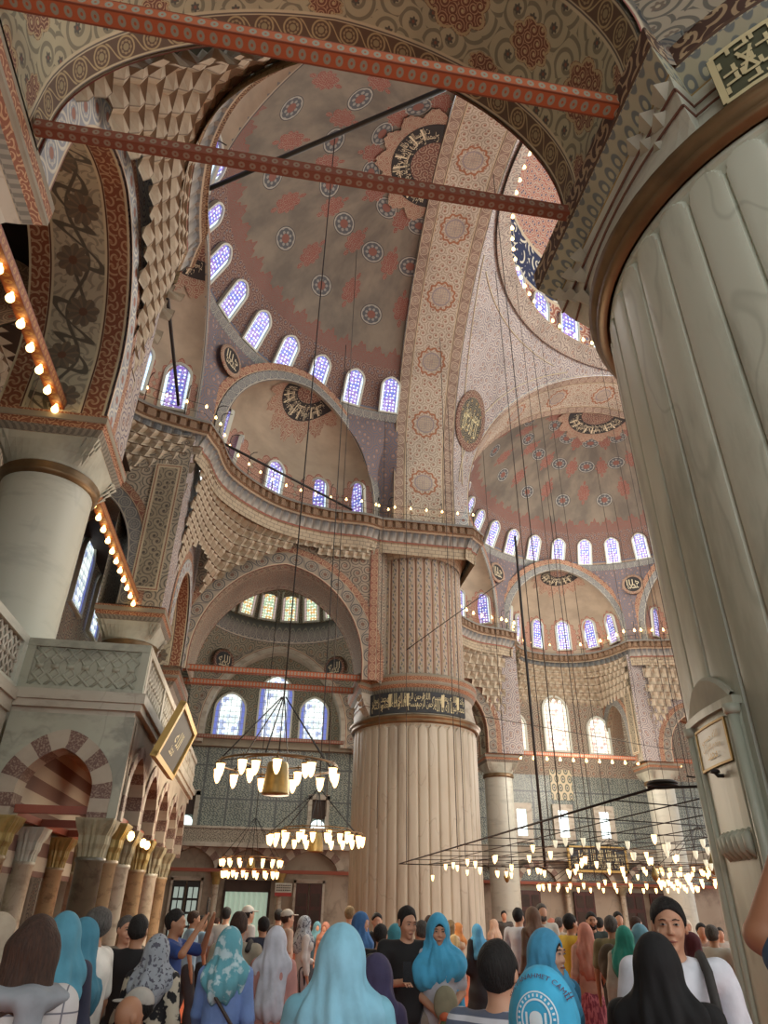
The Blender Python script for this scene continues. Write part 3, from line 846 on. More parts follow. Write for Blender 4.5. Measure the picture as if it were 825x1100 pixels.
# ------------------------------------------------------------------ one side of the hall: half dome on three niches
ZW = 16.4
BULB = []
def side_unit(W, tag_, sgnL, sL, apL, sR, apR, pathL, pathR, cut=None):
    """W(s,t,z)->xyz. sL/sR: planes of the two end arch walls."""
    R_, zc, tc = 9.6, 18.3, 1.4
    def WW(p, z): return W(p[0], p[1], z)
    # half dome
    mb = MB(); na = 90; P = []; U = []
    e0 = math.asin(3.5 / R_); ne = 30
    for i in range(na + 1):
        th = pi * i / na; row = []; ur = []
        for j in range(ne + 1):
            e = e0 + (pi / 2 - e0) * j / ne
            row.append(W(R_ * cos(e) * cos(th), tc + R_ * cos(e) * sin(th), zc + R_ * sin(e))); ur.append(((th - pi / 2 + radians(6.2 * 8)) * R_, (e - e0) * R_))
        P.append(row); U.append(ur)
    mb.grid(np.array(P), np.array(U)); hd = mb.build('ceiling', M['semidome'], kind='structure')
    # moulding under the dome windows
    mb = MB(); rr = R_ * cos(e0)
    prof = [(0, .12), (-.16, .08), (-.2, 0), (-.12, -.08), (-.05, -.2), (0, -.3)]
    P = [[W((rr + a) * cos(pi * i / na), tc + (rr + a) * sin(pi * i / na), zc + 3.5 + z) for a, z in prof] for i in range(na + 1)]
    U = [[(i * .3, k * .08) for k in range(len(prof))] for i in range(na + 1)]
    mb.grid(np.array(P), np.array(U)); mb.build('trim_ring', M['grey_band'], kind='structure')
    # windows of the half dome
    for k in range(-7, 8):
        th = radians(90 + 12.3 * k - 1.0)
        z = 21.98; e = math.asin((22.75 - zc) / R_); r0 = R_ * cos(math.asin((z - zc) / R_))
        cpt = W(r0 * cos(th) * .992, tc + r0 * sin(th) * .992, z)
        n0 = np.array(W(0, tc, z)) - np.array(W(r0 * cos(th), tc + r0 * sin(th), z))
        window(cpt, n0, .80, 1.6, 'glass_hi', tilt=e, fw=.08)
    # crown calligraphy half disc
    crown_disc(lambda x, y: (x, tc + .05 + y, zc + sqrt(max(0, (R_ - .05) ** 2 - x * x - y * y))), W, 1.0, 1.8, 2.5, 'half dome')
    # polygon of the three niches
    P0, P1, P2, P3 = (10.0, 2.0), (4.7, 9.0), (-4.7, 9.0), (-10.0, 2.0)
    zs = 17.2
    Q1, Q2 = (3.95, 9.65), (-3.95, 9.65)
    segs = [(P0, P1), (Q1, Q2), (P2, P3), (P1, Q1), (Q2, P2)]
    infos = []
    for si, (A, B) in enumerate(segs):
        A = np.array(A); B = np.array(B); Mx = (A + B) / 2; hw = np.linalg.norm(B - A) / 2 - (.36 if si != 1 else .2); zap = 21.2 if si == 1 else 21.55; NW = 6 if si == 1 else 5; e = (B - A) / np.linalg.norm(B - A)
        n = np.array([e[1], -e[0]]);
        if n @ (Mx - np.array([0, tc])) < 0: n = -n
        infos.append((Mx, hw, e, n))
        fn = lambda x, d, z, Mx=Mx, e=e, n=n: W(*(Mx + e * x + n * d), z)
        d = 2.3 if si != 1 else 2.9
        if si > 2:
            mb = MB(); P = []; U = []
            for i in range(5):
                pl = A + (B - A) * i / 4; th = atan2(pl[1] - tc, pl[0]); rg = np.array([rr * cos(th), tc + rr * sin(th)]); row = []; ur = []
                for j in range(11):
                    z = ZW + (zc + 3.4 - ZW) * j / 10; ws = max(0, (z - 18.2) / (zc + 3.4 - 18.2)); ws = ws * ws * (3 - 2 * ws); pp = pl * (1 - ws) + rg * ws
                    row.append(W(pp[0], pp[1], z)); ur.append((i * .25, z))
                P.append(row); U.append(ur)
            mb.grid(np.array(P), np.array(U)); mb.build('wall_niche_pier', M['pendent_red'], kind='structure'); continue
        # niche half dome
        mb = MB(); na2, nt2 = 40, 16; P = []; U = []
        for i in range(na2 + 1):
            al = pi * i / na2; row = []; ur = []; v = 0; prev = None
            seq = [(1.0, ZW - .2), (1.0, (ZW + zs) / 2), (1.0, zs)] + [(cos(pi / 2 * j / nt2), zs + (zap - zs) * (.9 * sin(pi / 2 * j / nt2) + .1 * (1 - cos(pi / 2 * j / nt2)))) for j in range(1, nt2 + 1)]
            for q, z in seq:
                p = (hw * q * cos(al), d * q * sin(al), z)
                if prev is not None: v += sqrt(sum((a - b) ** 2 for a, b in zip(p, prev)))
                prev = p; row.append(fn(*p)); ur.append((al / pi * NW, v))
            P.append(row); U.append(ur)
        mb.grid(np.array(P), np.array(U)); mb.build('ceiling', M['exedra'], kind='structure')
        # windows
        for k in range(NW):
            al = pi * (k + .5) / NW
            q = .985; x, y = hw * q * cos(al), d * q * sin(al)
            cpt = fn(x, y, ZW + .35); c0 = fn(0, .3, ZW)
            window(cpt, np.array(c0) - np.array(cpt), .82, 1.85, 'glass_hi' if not (si == 2 and tag_ == 'a') else 'glass_hi', tilt=.10)
        # crown half disc in the niche
        def dz(x, y, d=d, hw=hw, zap=zap):
            q = min(1, hypot(x / hw, y / d)); return zs + (zap - zs) * (.9 * sqrt(max(0, 1 - q * q)) + .1 * (1 - q)) - .04
        crown_disc(lambda x, y: (x, y + .03, dz(x, y)), fn, .6, 1.25, 1.9, 'niche')
        # arch face above the niche: up to the ring
        mb = MB(); nx = 48; P = []; U = []
        hc = np.linalg.norm(B - A) / 2
        for i in range(nx + 1):
            x = -hc + 2 * hc * i / nx; pl = Mx + e * x
            za = ZW if abs(x) >= hw else zs + (zap - zs) * azf(x / hw, .1)
            th = atan2(pl[1] - tc, pl[0]); rg = np.array([rr * cos(th), tc + rr * sin(th)]); row = []; ur = []
            for j in range(9):
                w = j / 8; z = za + (zc + 3.4 - za) * w; ws = max(0, (z - 18.2) / (zc + 3.4 - 18.2)); ws = ws * ws * (3 - 2 * ws)
                pp = pl * (1 - ws) + rg * ws; row.append(W(pp[0], pp[1], z)); ur.append((x, z))
            P.append(row); U.append(ur)
        mb.grid(np.array(P), np.array(U)); mb.build('ceiling', M['pendent_red'], kind='structure')
        # arch mouldings
        mb = MB(); cur = apts(0, hw, zs, zap - zs, .1, 40, ZW)
        aband(mb, fn, cur, -.0, .42, -.06, 0, lip=.1); aband(mb, fn, cur, -.0, .02, .0, 0)
        soffit(mb, fn, cur, -.06, .2, 0)
        ar = mb.build('niche_arch', M['grey_band'])
        tag(ar, 'painted moulded arch over the %s dome niche of the %s half dome' % ({0: 'right hand', 1: 'middle', 2: 'left hand'}[si], 'near' if tag_ == 'a' else 'far'), 'arch', None)
        mb2 = MB(); aband(mb2, fn, cur, .44, .8, -.03, 0); mb2.build('outer_band', M['red_band'], ar)
        # inscription medallions on the corner spandrels
    for k, cor in enumerate((P1, P2)):
        q = np.array(cor); th = atan2(q[1] - tc, q[0]); cdir = np.array([cos(th), sin(th)]); tang = np.array([-cdir[1], cdir[0]])
        zc_ = 20.2; base = q * .42 + np.array([rr * cos(th), tc + rr * sin(th)]) * .58 - cdir * .22
        medallion(lambda x, y: W(*(base + tang * x), zc_ + y), lambda x, y, dd: W(*(base + tang * x - cdir * dd), zc_ + y), .52, 'small round black inscription disc on the %s spandrel under the %s half dome' % ('right' if k == 0 else 'left', 'near' if tag_ == 'a' else 'far'))
    # walkway with moulded edge
    mid = [(3.55, 8.95), (3.3, 9.9), (2.75, 11.2), (1.6, 12.1), (0, 12.4), (-1.6, 12.1), (-2.75, 11.2), (-3.3, 9.9), (-3.55, 8.95)]
    path = catmull(pathR, 10) + [np.array((4.45, 8.6)), np.array((4.1, 8.75))] + catmull(mid, 8) + [np.array((-4.1, 8.75))] + catmull(pathL, 10)
    wp = [np.array(W(p[0], p[1], 0))[:2] for p in path]
    mb = MB(); cornice(mb, wp, ZW, 1.6, -1 if tag_ == 'a' else -1)
    mb.build('trim_walkway', M['cornice'], kind='structure')
    return dict(W=W, path=path, infos=infos, P=(P0, P1, P2, P3))

def crown_disc(surf, W, r0, r1, r2, what):
    """half disc of gilt lettering at a crown; surf(x,y)->(s,t,z) local"""
    def P(r, a, dd=0.0):
        x, y = r * cos(a), r * sin(a); p = surf(x, y); return W(p[0], p[1], p[2] - dd)
    mb = MB(); n = 36
    A = [pi * i / n for i in range(n + 1)]
    rs = [0.02, r0 * .5, r0]
    mb.grid(np.array([[P(r, a, .02) for r in rs] for a in A]), np.array([[(r * cos(a), r * sin(a)) for r in rs] for a in A]), 1)
    rs = list(np.linspace(r0, r1, 4)); mb.grid(np.array([[P(r, a, .03) for r in rs] for a in A]), None, 0)
    # scalloped lace
    n2 = 90; G = []; UU = []
    for i in range(n2 + 1):
        a = pi * i / n2; rr = r1 + (r2 - r1) * (.45 + .55 * abs(sin(a * 7.0)) * (.7 + .3 * abs(sin(a * 28))))
        G.append([P(r1, a, .02), P((r1 + rr) / 2, a, .02), P(rr, a, .02)]); UU.append([(r * cos(a) + 3, r * sin(a)) for r in (r1, (r1 + rr) / 2, rr)])
    mb.grid(np.array(G), np.array(UU), 2)
    o = mb.build('inscription_disc', [M['blackg'], M['lace'], M['lace2']])
    near = 'near' if W(0, 0, 0)[1] < 20 else 'far'
    NDISC[0] += 1
    tag(o, {0: ''}.get(9, '') or DISC_LABELS.get(NDISC[0], 'half round black and gold inscription disc at the crown of a %s' % what), 'inscription')
    tb = MB()
    w = r1 - r0
    fill_text(tb, ['الله نور السموات', 'والارض مثل نوره', 'كمشكوه فيها', 'مصباح المصباح'], .12, pi - .12, .06, .94, lambda x, y: P(r0 + w * y, pi - x, .05), 0)
    tb.build('lettering', M['ivory2'], o)
NDISC = [0]
DISC_LABELS = {}
M['lace'] = material('red_lace_disc', ornament('#6c4036', '#9c8470', '#8a5a48', 3.2, None, 18, 2.0, .5))
M['lace2'] = material('red_lace_edge', ornament('#a08a74', '#8c4f40', '#8b4a3c', 3.6, None, 26, 2.0, .5))
def medallion(P0, P, r, label, words=('الله', 'محمد', 'الله'), oval=1.0, mats=('blackg', 'lace2', 'ivory2')):
    mb = MB(); n = 32
    cen = P(0, 0, .06)
    ring = [P(r * cos(2 * pi * i / n), r * oval * sin(2 * pi * i / n), .06) for i in range(n)]
    U0 = [(9, 9)] + [(9 + r * cos(2 * pi * i / n), 9 + r * sin(2 * pi * i / n)) for i in range(n)]; mb.add([cen] + ring, [(0, i + 1, (i + 1) % n + 1) for i in range(n)], [[U0[0], U0[i + 1], U0[(i + 1) % n + 1]] for i in range(n)], 0)
    G = [[P(q * cos(2 * pi * i / n), q * oval * sin(2 * pi * i / n), dd) for q, dd in ((r, .06), (r * 1.3, .05), (r * 1.32, .0))] for i in range(n + 1)]
    UU = [[(q * cos(2 * pi * i / n) + 3, q * sin(2 * pi * i / n)) for q in (r, r * 1.3, r * 1.32)] for i in range(n + 1)]
    mb.grid(np.array(G), np.array(UU), 1)
    o = mb.build('inscription_medallion', [M[mats[0]], M[mats[1]]]); tag(o, label, 'medallion')
    tb = MB(); s = r * .72
    put_text(tb, words[0], -s, s, -s * .2 * oval, s * .9 * oval, lambda x, y: P(x, y, .075))
    put_text(tb, words[1], -s * .9, s * .9, -s * .85 * oval, s * .05 * oval, lambda x, y: P(x, y, .075))
    tb.build('lettering', M[mats[2]], o)
    return o
# ------------------------------------------------------------------ the hall (X to the right across the nave, Y ahead, metres)
WA = lambda s, t, z: (-t, 11.9 + s, z)
WB = lambda s, t, z: (11.9 + s, 24.3 + t, z)
DISC_LABELS.update({1: 'large black inscription disc with red centre at the crown of the grey brown half dome', 2: 'half round black inscription disc in the tan niche left of the great painted arch',
    3: 'black inscription disc partly hidden behind the carved cornice in the middle tan niche', 4: 'black inscription disc in the niche nearest the camera above the carved cornice',
    5: 'black inscription disc at the crown of the far half dome seen past the near pier', 6: 'inscription disc in the far right niche of the far half dome beside the near pier',
    7: 'pale inscription disc in the middle niche of the far half dome', 8: 'inscription disc in the far niche just right of the painted pier drum'})
# floor
mb = MB(); mb.grid([[(x, y, 0) for y in (-14, 40)] for x in (-14.5, 32)], None, 0, False); mb.build('floor', M['carpet'], kind='structure')

pathR_A = [(9.3, 1.6), (8.85, 2.6), (8.73, 4.46), (7.97, 6.45), (6.2, 8.12), (4.45, 8.6)]
pathL_A = [(-4.45, 8.6), (-5.75, 8.5), (-7.2, 8.15), (-8.4, 7.4), (-9.25, 6.0), (-9.5, 4.5), (-9.2, 2.9), (-9.0, 2.0)]
UA = side_unit(WA, 'a', 0, -10.9, 12.9, 9.5, 13.9, pathL_A, pathR_A)
pathL_B = [(-p[0], p[1]) for p in pathR_A][::-1]
UB = side_unit(WB, 'b', 0, -9.5, 13.9, 9.5, 13.9, pathL_B, pathR_A)

# great arches of the central square
def great_arch(fn, t0, t1, label, fb=1):
    cur = apts(0, 9.5, 18.3, 9.55, .03, 72, 16.2)
    mb = MB(); soffit(mb, fn, cur, t0, t1, 0, 0, 2.8, 9)
    o = mb.build('great_arch', M['great_soffit']); tag(o, label, 'arch')
    for t, sgn, nm in ((t0, -1, 'face_band'), (t1, 1, 'face_band')):
        m2 = MB(); aband(m2, fn, cur, 0, .62, t + sgn * .02, 0); m2.build(nm, M['blue_band'], o)
        m2 = MB(); aband(m2, fn, cur, .62, 1.15, t + sgn * .04, 0); m2.build('outer_band', M['grey_band'], o)
    return o
great_arch(lambda s, t, z: (-t, 11.9 + s, z), -1.4, 1.42, 'great painted arch rising from the banded pier, pink scroll band with rosettes')
great_arch(lambda s, t, z: (11.9 + s, 23.8 + t, z), -1.4, 1.95, 'second great painted arch beyond the nave, in front of the far half dome')
great_arch(lambda s, t, z: (23.8 + t, 11.9 + s, z), -1.4, 1.4, 'great painted arch on the far side of the nave, hidden by the near pier')

# pendentives, ring and main dome
mb = MB()
for q in range(4):
    sx, sy = ((-1, 1), (-1, -1), (1, -1), (1, 1))[q]
    nz = 26; na = 24; P = []; U = []
    for j in range(nz + 1):
        z = 18.3 + (28.3 - 18.3) * j / nz; rho = sqrt(14.2 ** 2 - (z - 18.3) ** 2)
        a0 = math.acos(min(1, 10.5 / rho)); a1 = pi / 2 - a0; row = []; ur = []
        for i in range(na + 1):
            a = a0 + (a1 - a0) * i / na
            row.append((11.9 + sx * rho * cos(a), 11.9 + sy * rho * sin(a), z)); ur.append((a * 12, z))
        P.append(row); U.append(ur)
    # down to the pier top
    row0 = P[0]; 
    P.insert(0, [(11.9 + sx * (10.5 if i < na / 2 + 1 else 10.5), 11.9 + sy * 10.5 if i > na / 2 - 1 else 11.9 + sy * 10.5, 16.3) if False else (11.9 + sx * 10.45, 11.9 + sy * 10.45, 16.3) for i in range(na + 1)])
    U.insert(0, [(u[0], 16.3) for u in U[0]])
    mb.grid(np.array(P), np.array(U))
mb.build('ceiling', M['pendentive'], kind='structure')
# border lines of the pendentive above the banded pier
def pend(a, z, d=0.05, sx=-1, sy=1):
    rho = sqrt(14.2 ** 2 - (z - 18.3) ** 2) - d
    return (11.9 + sx * rho * cos(a), 11.9 + sy * rho * sin(a), z)
mb = MB()
def strip(pts, w, m):
    # thin raised moulding along points
    mb.tube(pts, w, 5, m)
for zc0, in ((0,),):
    A = [pend(math.acos(10.5 / sqrt(14.2 ** 2 - (z - 18.3) ** 2)) + .06, z) for z in np.linspace(19.2, 27.4, 24)]
    B = [pend(pi / 2 - math.acos(10.5 / sqrt(14.2 ** 2 - (z - 18.3) ** 2)) - .06, z) for z in np.linspace(19.2, 27.4, 24)]
    Cc = [pend(a, 27.4) for a in np.linspace(.42, pi / 2 - .42, 16)]
    for L in (A, B, Cc): strip(L, .022, 0)
mb.build('trim_pendentive', M['ivory2'], kind='structure')
# big oval lattice medallion on that pendentive
def pm_(x, y, d=0.0):
    z = 22.6 + y; return pend(pi / 4 + x / 13.4, z, .06 + d)
mo = medallion(lambda x, y, d: pm_(x, y, d), lambda x, y, d: pm_(x, y, d), .95, 'large dark oval medallion with gold interlaced lettering on the lavender pendentive', ('محمد رسول', 'لا اله الا', ''), 1.22, ('medal', 'lace', 'ivory'))
mb = MB()
for i in range(6):
    r = .9; a = i * pi / 3
    put_text(mb, 'الله', -.3, .3, .25, .82, lambda x, y, a=a: pm_(x * cos(a) - y * sin(a), (x * sin(a) + y * cos(a)) * 1.2, .03))
mb.build('lettering', M['ivory'], mo)
# ring cornice, walkway and dome
mb = MB(); R0 = 10.25
prof = [(.0, 27.9), (-.12, 27.95), (-.14, 28.1), (-.35, 28.25), (-.4, 28.4), (-.62, 28.5), (-.66, 28.62), (-.5, 28.64), (.4, 28.65)]
n = 128; mb.grid(np.array([[(11.9 + (R0 + a) * cos(2 * pi * i / n), 11.9 + (R0 + a) * sin(2 * pi * i / n), z) for a, z in prof] for i in range(n + 1)]), np.array([[(i * .5, k * .12) for k in range(len(prof))] for i in range(n + 1)]))
mb.build('trim_dome_ring', M['pink_wall'], kind='structure')
mb = MB(); dome_patch(mb, (11.9, 11.9), 10.4, 29.4, 28.6, 39.7, 0, 2 * pi, 96, 24); mb.build('ceiling', M['maindome'], kind='structure')
for k in range(28):
    a = 2 * pi * (k + .5) / 28
    if not (0.3 < (a % (2 * pi)) < 3.6): continue
    r = 10.33; c = (11.9 + r * cos(a), 11.9 + r * sin(a), 29.0)
    window(c, (-cos(a), -sin(a)), 1.25, 2.3, 'glass_hi', tilt=.12)
# ------------------------------------------------------------------ piers
M['ledge'] = material('red_brown_ledge', c3('#6c4638'))
def octo(cx, cy, h, c):
    """square of half width h with chamfer c, ccw"""
    a = h - c
    return [(cx + h, cy - a), (cx + h, cy + a), (cx + a, cy + h), (cx - a, cy + h), (cx - h, cy + a), (cx - h, cy - a), (cx - a, cy - h), (cx + a, cy - h)]
def pier(cx, cy, label, fine, drum=True, matn='marble_far', gr=-1.0):
    root = empty('marble_pier', (cx, cy, 0), 0, label, 'pier')
    N = 40; per = 18 if fine else 9
    zt = 7.78; R = 2.5
    nph = N * per
    zz = [0, .5, 1.5, 3, 4.5, 6, 7.0, 7.2, 7.3] + list(np.linspace(7.36, 7.74, 15 if fine else 8)) + [7.80]
    P = np.zeros((nph + 1, len(zz), 3)); U = np.zeros((nph + 1, len(zz), 2))
    for i in range(nph + 1):
        ph = 2 * pi * i / nph; f = (i / per) % 1.0 - .5
        for j, z in enumerate(zz):
            # reed: convex strip with a round head; groove between
            half = .455; x = abs(f)
            head = 7.50 + .2 * sqrt(max(0, 1 - (x / half) ** 2)) if x < half else 7.5
            d = 0
            if x >= half: d = .05 if fine else .06
            else: d = (.014 if fine else .03) * (x / half) ** 4
            if z > head + .005: d = .055 if fine else .06
            if z > 7.735: d = .02
            r = R - d; P[i, j] = (r * cos(ph), r * sin(ph), z); U[i, j] = (ph * R, z)
    mb = MB(); mb.grid(P, U, 0, False if not fine else False); sh = mb.build('shaft', M[matn], root)
    mb = MB(); mb.lathe([(R + .02, 7.78), (R + .1, 7.80), (R + .13, 7.86), (R + .1, 7.9), (R + .16, 7.95), (R + .2, 8.02), (R + .12, 8.08), (R - .1, 8.1)], 72); mb.build('brass_ring', M['brass'], root)
    # cap: round at the ring, chamfered square at the cornice
    n = 96; sq = []
    H = 2.62; ch = .62
    ylo, yhi = (-1.28, 1.94) if fine else (-1.94, 1.28)
    def sqp(a, H, ch=0):
        r = H * .985
        if cos(a) < -.2:
            rb = (H + .06) / abs(cos(a))
            if pi - atan2(yhi, 2.66) < a % (2 * pi) < pi + atan2(-ylo, 2.66): r = rb
        return r
    cang = sorted(set(list(np.linspace(0, 2 * pi, 97)) + [pi - atan2(yhi, 2.66) + e for e in (-.001, .001)] + [pi + atan2(-ylo, 2.66) + e for e in (-.001, .001)]))
    lev = [(0, 8.05), (.05, 8.12), (.4, 8.35), (.75, 8.6), (.95, 8.8), (1.0, 8.98)]
    P = []; U = []
    for a in cang:
        row = []; ur = []
        for k, (w, z) in enumerate(lev):
            r = (R + .05) * (1 - w) + sqp(a, H - .2, ch) * w; row.append((r * cos(a), r * sin(a), z)); ur.append((a * R / .35, z / .3))
        P.append(row); U.append(ur)
    mb = MB(); mb.grid(np.array(P), np.array(U), 0, False); mb.build('cap', M['marble_side' if fine else 'marble_pale'], root)
    # corner clusters of small carved prisms
    for q in (pi - atan2(yhi, 2.66), pi + atan2(-ylo, 2.66)):
        mb = MB()
        for s in (-1,):
            for lv in range(3):
                for w in range(3 - lv):
                    a = q + (s if q > pi else -s) * (.05 + .10 * w + .05 * lv); z1 = 8.92 - lv * .22; r0 = sqp(a, H - .2, ch) - lv * .05 + .02; wd = .14
                    c_ = np.array([r0 * cos(a), r0 * sin(a)]); tg = np.array([-sin(a), cos(a)]); out = np.array([cos(a), sin(a)])
                    V = [(*(c_ - tg * wd), z1), (*(c_ + tg * wd), z1), (*(c_ + out * .13), z1), (*(c_ - out * .18), z1 - .3)]
                    mb.add(V, [(0, 3, 2), (2, 3, 1), (0, 2, 1)], [[(.05, .05), (.9, .05), (.5, .9)]] * 3)
        mb.build('corner_carving', M['muq_white' if fine else 'muq'], root)
    pc_ = lambda d: [((sqp(a, H + d)) * cos(a), (sqp(a, H + d)) * sin(a)) for a in cang[:-1]]
    mb = MB(); mb.stack([(pc_(-.22), 8.95), (pc_(-.18), 9.0), (pc_(-.02), 9.28), (pc_(0), 9.32), (pc_(.02), 9.62), (pc_(-.02), 9.68), (pc_(-.08), 9.7)])
    mb.build('cap_cornice', M['capcorn' if fine else 'capred'], root)
    for w_, z_ in ((.55, 8.5), (.85, 8.72)):
        mb = MB()
        for k in range(len(cang) - 1):
            a0_, a1_ = cang[k], cang[k + 1]; p_ = []
            for a_ in (a0_, a1_):
                r_ = (R + .05) * (1 - w_) + sqp(a_, H - .2) * w_ + .03; p_.append((r_ * cos(a_), r_ * sin(a_), z_))
            if hypot(p_[0][0] - p_[1][0], p_[0][1] - p_[1][1]) < .4 and cos(a0_) < -.5: mb.tube(p_, .016, 4, caps=False)
        mb.build('ledge_line', M['ledge'], root)
    # inscription panels: four on the flat sides, curved to the cap
    for q in range(4):
        aa = radians(260); hw = .84; m2 = 'navy'
        if fine: aa = radians(212 + 17); hw = .30; m2 = 'olive'
        if q: continue
        def S(u, v, d, aa=aa):
            a = aa + u; z = 8.14 + .80 * v
            w = np.interp(z, [l[1] for l in lev], [l[0] for l in lev]); r = (R + .05) * (1 - w) + (H - .2) * .985 * w
            r = max(r, 2.53) + d; return (r * cos(a), r * sin(a), z)
        mb = MB(); us = np.linspace(-hw, hw, 24)
        mb.grid(np.array([[S(u, v, .06) for v in np.linspace(0, 1, 5)] for u in us]), None, 0)
        mb.grid(np.array([[S(u, 0, d) for d in (.06, -.1)] for u in us]), None, 0)
        mb.grid(np.array([[S(e_, v, d) for v in (0, .5, 1)] for e_ in (-hw,) for d in (.06, -.1)]), None, 0)
        po = mb.build('inscription_panel', M[m2], root)
        tb = MB()
        if not fine:
            fill_text(tb, ['محمد رسول', 'لا اله الا الله', 'الرحمن الرحيم', 'بسم الله', 'والله يعلم', 'وانتم لا'], -hw + .03, hw - .03, .08, .94, lambda x, y: S(x, y, .075))
            tb.build('lettering', M['ivory'], po)
        else:
            # square interlaced lettering in a yellow frame
            def bar(x0, y0, x1, y1, w=.022):
                dx, dy = x1 - x0, y1 - y0; l = hypot(dx, dy * .32) or 1; nx, ny = -dy * .32 / l * w, dx / l * w * 3.1
                k = 6; A = []
                for i in range(k + 1):
                    t = i / k; X0 = x0 + dx * t; Y0 = y0 + dy * t; A.append([S(X0 + nx, Y0 + ny, .08), S(X0 - nx, Y0 - ny, .08)])
                tb.grid(np.array(A), None, 0)
            for e in ((-hw + .015, .04, hw - .015, .04), (-hw + .015, .96, hw - .015, .96), (-hw + .015, .04, -hw + .015, .96), (hw - .015, .04, hw - .015, .96)): bar(*e, .012)
            r_ = random.Random(3)
            for c_ in range(9):
                x = -hw + .035 + c_ * (2 * hw - .05) / 9; xx = x + .05
                for rr_ in range(5):
                    y = .14 + rr_ * .17; k = r_.randint(0, 4)
                    if k in (0, 3, 4): bar(x, y, xx, y, .007)
                    if k in (1, 3): bar(x, y, x, y + .13, .007)
                    if k in (2, 4): bar(xx - .01, y, xx - .01, y + .13, .007)
                None if c_ % 2 == 0 else (bar(x, .3, x + .05, .75, .006), bar(x + .05, .3, x, .75, .006))
            tb.build('lettering', M['ivory'], po)
    if drum:
        Rr = 2.12; Nn = 36; mb = MB(); nph = Nn * 6; zz = [9.6, 10.5, 11.5, 12.5, 13.5, 14.2] + list(np.linspace(14.5, 15.0, 7)); P = []; U = []
        for i in range(nph + 1):
            ph = 2 * pi * i / nph; f = (i / 6) % 1.0 - .5; row = []; ur = []
            for z in zz:
                d = 0 if abs(f) < .34 else .05
                if z > 14.7 + .25 * sqrt(max(0, 1 - (f / .45) ** 2) if abs(f) < .45 else 0): d = .07
                row.append(((Rr - d) * cos(ph), (Rr - d) * sin(ph), z)); ur.append((i / 6, z))
            P.append(row); U.append(ur)
        mb.grid(np.array(P), np.array(U), 0, False); mb.build('painted_drum', M['drum'], root)
        # flare of carved courses up to the walkway cornice
        mb = MB(); P = []; U = []
        lv = [(0, 14.95), (.15, 15.1), (.35, 15.3), (.7, 15.5), (.9, 15.62), (.95, 15.7)]
        for i in range(n + 1):
            a = 2 * pi * i / n; P.append([((Rr * (1 - w) + sqp(a, 2.5, .7) * w) * cos(a), (Rr * (1 - w) + sqp(a, 2.5, .7) * w) * sin(a), z) for w, z in lv]); U.append([(i * .45, k) for k in range(len(lv))])
        mb.grid(np.array(P), np.array(U), 0, False); mb.build('drum_cap', M['muq'], root)
        mb = MB(); poly = octo(0, 0, 2.82, .7)[::-1]; pl = []
        for i in range(9): pl.append(np.array(poly[i % 8]))
        cornice(mb, pl, ZW, 2.0, -1); mb.build('drum_cornice', M['cornice'], root)
    return root
P1 = pier(0, 23.8, 'huge round fluted marble pier in the middle with a navy inscription band and painted drum', False)
P2 = pier(0, 0, 'huge pale fluted marble pier at the right edge, nearest the camera', True, drum=False, matn='marble_near')
P3 = pier(23.8, 23.8, 'fluted marble pier on the far right of the nave, behind the near pier', False)
# upper block of the near pier, carrying the arches
mb = MB(); mb.prism([(x, y) for x, y in octo(0, 0, 1.45, .4)], 9.8, 16.3); mb.build('drum', M['pink_wall'], P2)

# carved niche frame with the gilt plaque on the near pier
def cyl(ph, z, d=0.0, R=2.5): return (-(R + d) * sin(radians(ph)), (R + d) * cos(radians(ph)), z)
nf = empty('carved_marble_panel', (0, 0, 0), 0, 'carved marble niche frame with little pilasters on the near pier, below the fluting', 'carving')
mb = MB()
def slab(mb, p0, p1, z0, z1, d, m=0, nn=8):
    ph = np.linspace(p0, p1, nn)
    mb.grid(np.array([[cyl(p, z, dd) for (z, dd) in ((z0, -.05), (z0, d), (z1, d), (z1, -.05))] for p in ph]), np.array([[(p * .04, z) for z in (z0, z0, z1, z1)] for p in ph]), m, False)
    for p in (p0, p1): mb.add([cyl(p, z0, -.05), cyl(p, z1, -.05), cyl(p, z1, d), cyl(p, z0, d)], [(0, 1, 2, 3)], None, m)
slab(mb, 69.0, 88.5, 0.3, 3.0, .03); slab(mb, 68.2, 89.3, 2.97, 3.03, .07)
panel = mb.build('frame_slab', M['marble_near'], nf)
mb = MB()
for p in (70.0, 88.0):
    mb.tube([cyl(p, z, .05) for z in (.3, 1.0, 2.0, 2.91)], .04, 10); mb.tube([cyl(p, z, .05) for z in (2.9, 2.92, 2.97)], [.045, .06, .065], 10)
for p in (72.0, 86.2): mb.tube([cyl(p, z, .04) for z in (.3, 1.0, 2.0, 2.90)], .022, 8)
mb.build('pilaster', M['marble_near'], nf)
mb = MB(); ph = np.linspace(70, 88, 25)
mb.grid(np.array([[cyl(p, 3.0, .05), cyl(p, 3.03 + .22 * max(0, 1 - abs((p - 79) / 9.2) ** 2.2) * .97, .05), cyl(p, 3.05 + .22 * max(0, 1 - abs((p - 79) / 9.4) ** 2.2), .03), cyl(p, 3.05 + .22 * max(0, 1 - abs((p - 79) / 9.4) ** 2.2), -.05)] for p in ph]), np.array([[(i * .1, k * .1) for k in range(4)] for i in range(25)]), 0, False)
mb.build('crest', M['muq_white'], nf)
mb = MB()
for i in range(6):
    a = 76.2 + i * 1.75; mb.tube([cyl(a, 2.15, .03), cyl(a, 2.12, .07), cyl(a, 2.05, .065), cyl(a, 1.99, .03)], [.034, .038, .036, .018], 8)
slab(mb, 75.2, 86.0, 2.135, 2.16, .06); mb.build('ribbed_bracket', M['marble_near'], nf)
